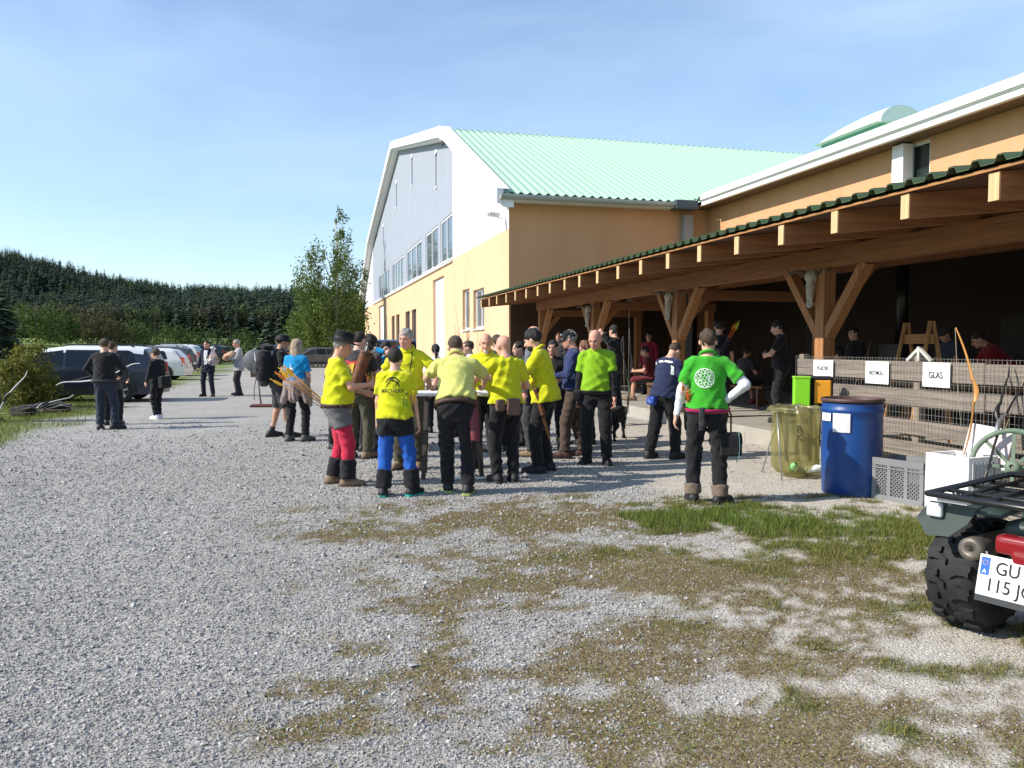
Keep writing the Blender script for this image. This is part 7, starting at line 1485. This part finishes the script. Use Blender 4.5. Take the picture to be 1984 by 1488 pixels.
# ================================================================ road sign, left heap, parcels
gp = G(506, 788); sg = empty('round_sign', gp, R_(8), 'round grey sign seen from behind on a pole with a flat base', 'sign'); q = MB(); tip = Vector((-.14, 0, 1.42)); q.tube([(0, 0, .02), tip], .022, 10); q.build('pole', mat('pole_grey', (.30, .28, .28), .5, metal=.4), sg)
q = MB(); q.lathe([(0, 0), (.29, 0), (.30, .008), (.29, .02), (0, .02)], 36, Matrix.Translation(tip * .85 + Vector((-.03, .05, .0))) @ Matrix.Rotation(R_(90), 4, 'X')); q.build('disc', mat('sign_back', (.16, .16, .17), .5, metal=.3, var=.1), sg)
q = MB(); q.box(tip * .60 + Vector((.0, .04, 0)), (.36, .02, .15), ch=.004); q.build('plate', mat('sign_brown', (.10, .045, .03), .7, var=.3), sg)
q = MB(); q.box((.12, 0, .03), (.75, .45, .06), ch=.015); q.build('base', mat('base_maroon', (.12, .035, .03), .8, var=.3, scale=10), sg)
heap = [(45, 806, 'crumpled black bow bag lying at the front of the heap', .26), (75, 800, 'grey gear bag lying in the middle of the heap by the shrub', .24), (112, 799, 'flat black bag at the car end of the heap by the shrub', .28)]
for k, (px, py, lb, r) in enumerate(heap):
    g = G(px, py); o = empty('gear_bag', g, R_(20 * k - 20), lb, 'bag', 'gear heaped by the shrub'); link('body', nets('body', [rbox((0, 0, .10), (r, .16, .10)), ell((.05, 0, .18), (r * .6, .12, .08), None, .04)], .016, folds(.016, k + 2)), [BLK, CHAR, BLK][k], o)
for k, (px, py, ang, m, lb) in enumerate(((85, 802, 25, M_wlimb, 'white-limbed bow lying across the gear bags'), (120, 806, -12, M_blim, 'black bow lying flat on the grass at the end of the heap'), (14, 815, 62, M_wlimb, 'white-limbed bow leaning at the edge of the picture'), (60, 812, 5, M_dwood, 'dark wooden bow lying in front of the gear bags'))):
    g = G(px, py); a = R_(ang); bow('recurve_bow', lb, axes((g.x, g.y, .22 if k != 2 else .5), (math.cos(a), .25, math.sin(a)) if k in (0, 2) else (math.cos(a), math.sin(a), .05), (0, .3, 1)), 1.35, m, M_blim, .14, .08)
def gift(key, label, n, s, wrap):
    i = PEOPLE[key]; c = hand_w(key, n) + s; o = empty('gift_basket', c, 0, label, 'basket'); q = MB(); q.lathe([(0, -.09), (.12, -.09), (.15, -.07), (.17, .05), (.175, .06), (.16, .055), (.14, -.05)], 20, Matrix.Diagonal((1.2, .9, 1, 1))); q.build('basket', mat('wicker', (.30, .17, .08), .8, var=.35, scale=30, bump=.6), o)
    link('contents', nets('contents', [ell((-.06, 0, .09), (.08, .08, .09)), ell((.07, .02, .08), (.07, .08, .10)), cap((0, .02, .05), (.02, .02, .26), .04, .02)], .014), mat('goods', (.35, .12, .07), .5, var=.6, scale=14), o)
    m = mat('cellophane', (.8, .82, .85), .12, alpha=.30, spec=.9); link('wrapping', nets('wrapping', [cap((0, 0, .0), (0, 0, .28), .19, .05, .02), cap((0, 0, .28), (0, 0, .36), .02, .09, .02)], .014, folds(.012, 5)), m, o)
gift('suit', 'cellophane-wrapped gift basket held by the suited person', 'L', Vector((.12, -.02, .02)), True)
i = PEOPLE['parcel']; c = (hand_w('parcel', 'L') + hand_w('parcel', 'R')) / 2; o = empty('paper_parcel', c + Vector((.10, 0, .05)), 0, 'brown paper parcel carried in both arms on the road', 'parcel'); link('wrapping', nets('wrapping', [ell((0, 0, .0), (.22, .15, .13), rot('Y', -20)), ell((.10, 0, .06), (.12, .12, .12), None, .04)], .015, folds(.016, 4)), mat('paper_brown', (.50, .32, .19), .7, var=.2, scale=10), o); link('ribbon', nets('ribbon', [cap((-.14, -.03, -.06), (-.02, -.14, -.02), .035, .03)], .013), cloth('ribbon_red', (.5, .08, .05)), o)

# ================================================================ things under the canopy
M_bench = wood('bench', (.22, .12, .06), along='x')
for key, lb in (('crowd5', 'low wooden bench under the dark seated person behind the fence'), ('seat1', 'low wooden bench under the seated person with bare legs'), ('seat2', 'low wooden bench under the seated person with red shoes')):
    i = PEOPLE[key]; p = i['o'].location; be = empty('wooden_bench', p, R_(i['heading']), lb, 'bench'); q = MB(); q.box((.0, -.05, .43), (1.5, .30, .04), ch=.005); q.build('seat', M_bench, be)
    for s in (-1, 1): q = MB(); q.box((s * .6, -.05, .205), (.05, .26, .41)); q.build('leg', M_bench, be)
rk = empty('bow_rack', L2W(2.2, FY(1778, 2.2), ZF), BR + R_(70), 'tall wooden bow rack standing behind the fence', 'rack'); q = MB(); q.box((0, 0, 1.45), (.95, .06, .14)); q.build('crossbar', wood('rack', (.42, .22, .08), along='x'), rk)
for s in (-1, 1):
    for t in (-1, 1): q = MB(); q.bar((s * .44, t * .02, 1.70), (s * .50, t * .30, 0), .05, .04); q.build('leg', wood('rack', (.42, .22, .08), along='z'), rk)
st = empty('stove', L2W(5.2, FY(1745, 5.2), ZF), BR, 'tall black heater column at the back of the canopy', 'heater'); q = MB(); q.box((0, 0, .7), (.6, .6, 1.4), ch=.02); q.build('body', M_blk, st); q = MB(); q.tube([(0, 0, 1.4), (0, 0, 3.2)], .12, 12); q.build('flue', M_blk, st); q = MB(); q.box((-.31, 0, .6), (.02, .36, .36)); q.build('door', mat('stove_door', (.03, .03, .03), .2), st)
tbl = empty('work_table', L2W(2.6, FY(1890, 2.6), ZF), BR, 'heavy wooden table in the deep shade behind the fence', 'table'); q = MB(); q.box((0, 0, .78), (.9, 2.0, .06)); q.build('table_top', M_bench, tbl)
for x in (-.36, .36):
    for y in (-.85, .85): q = MB(); q.box((x, y, .375), (.08, .08, .75)); q.build('leg', M_bench, tbl)
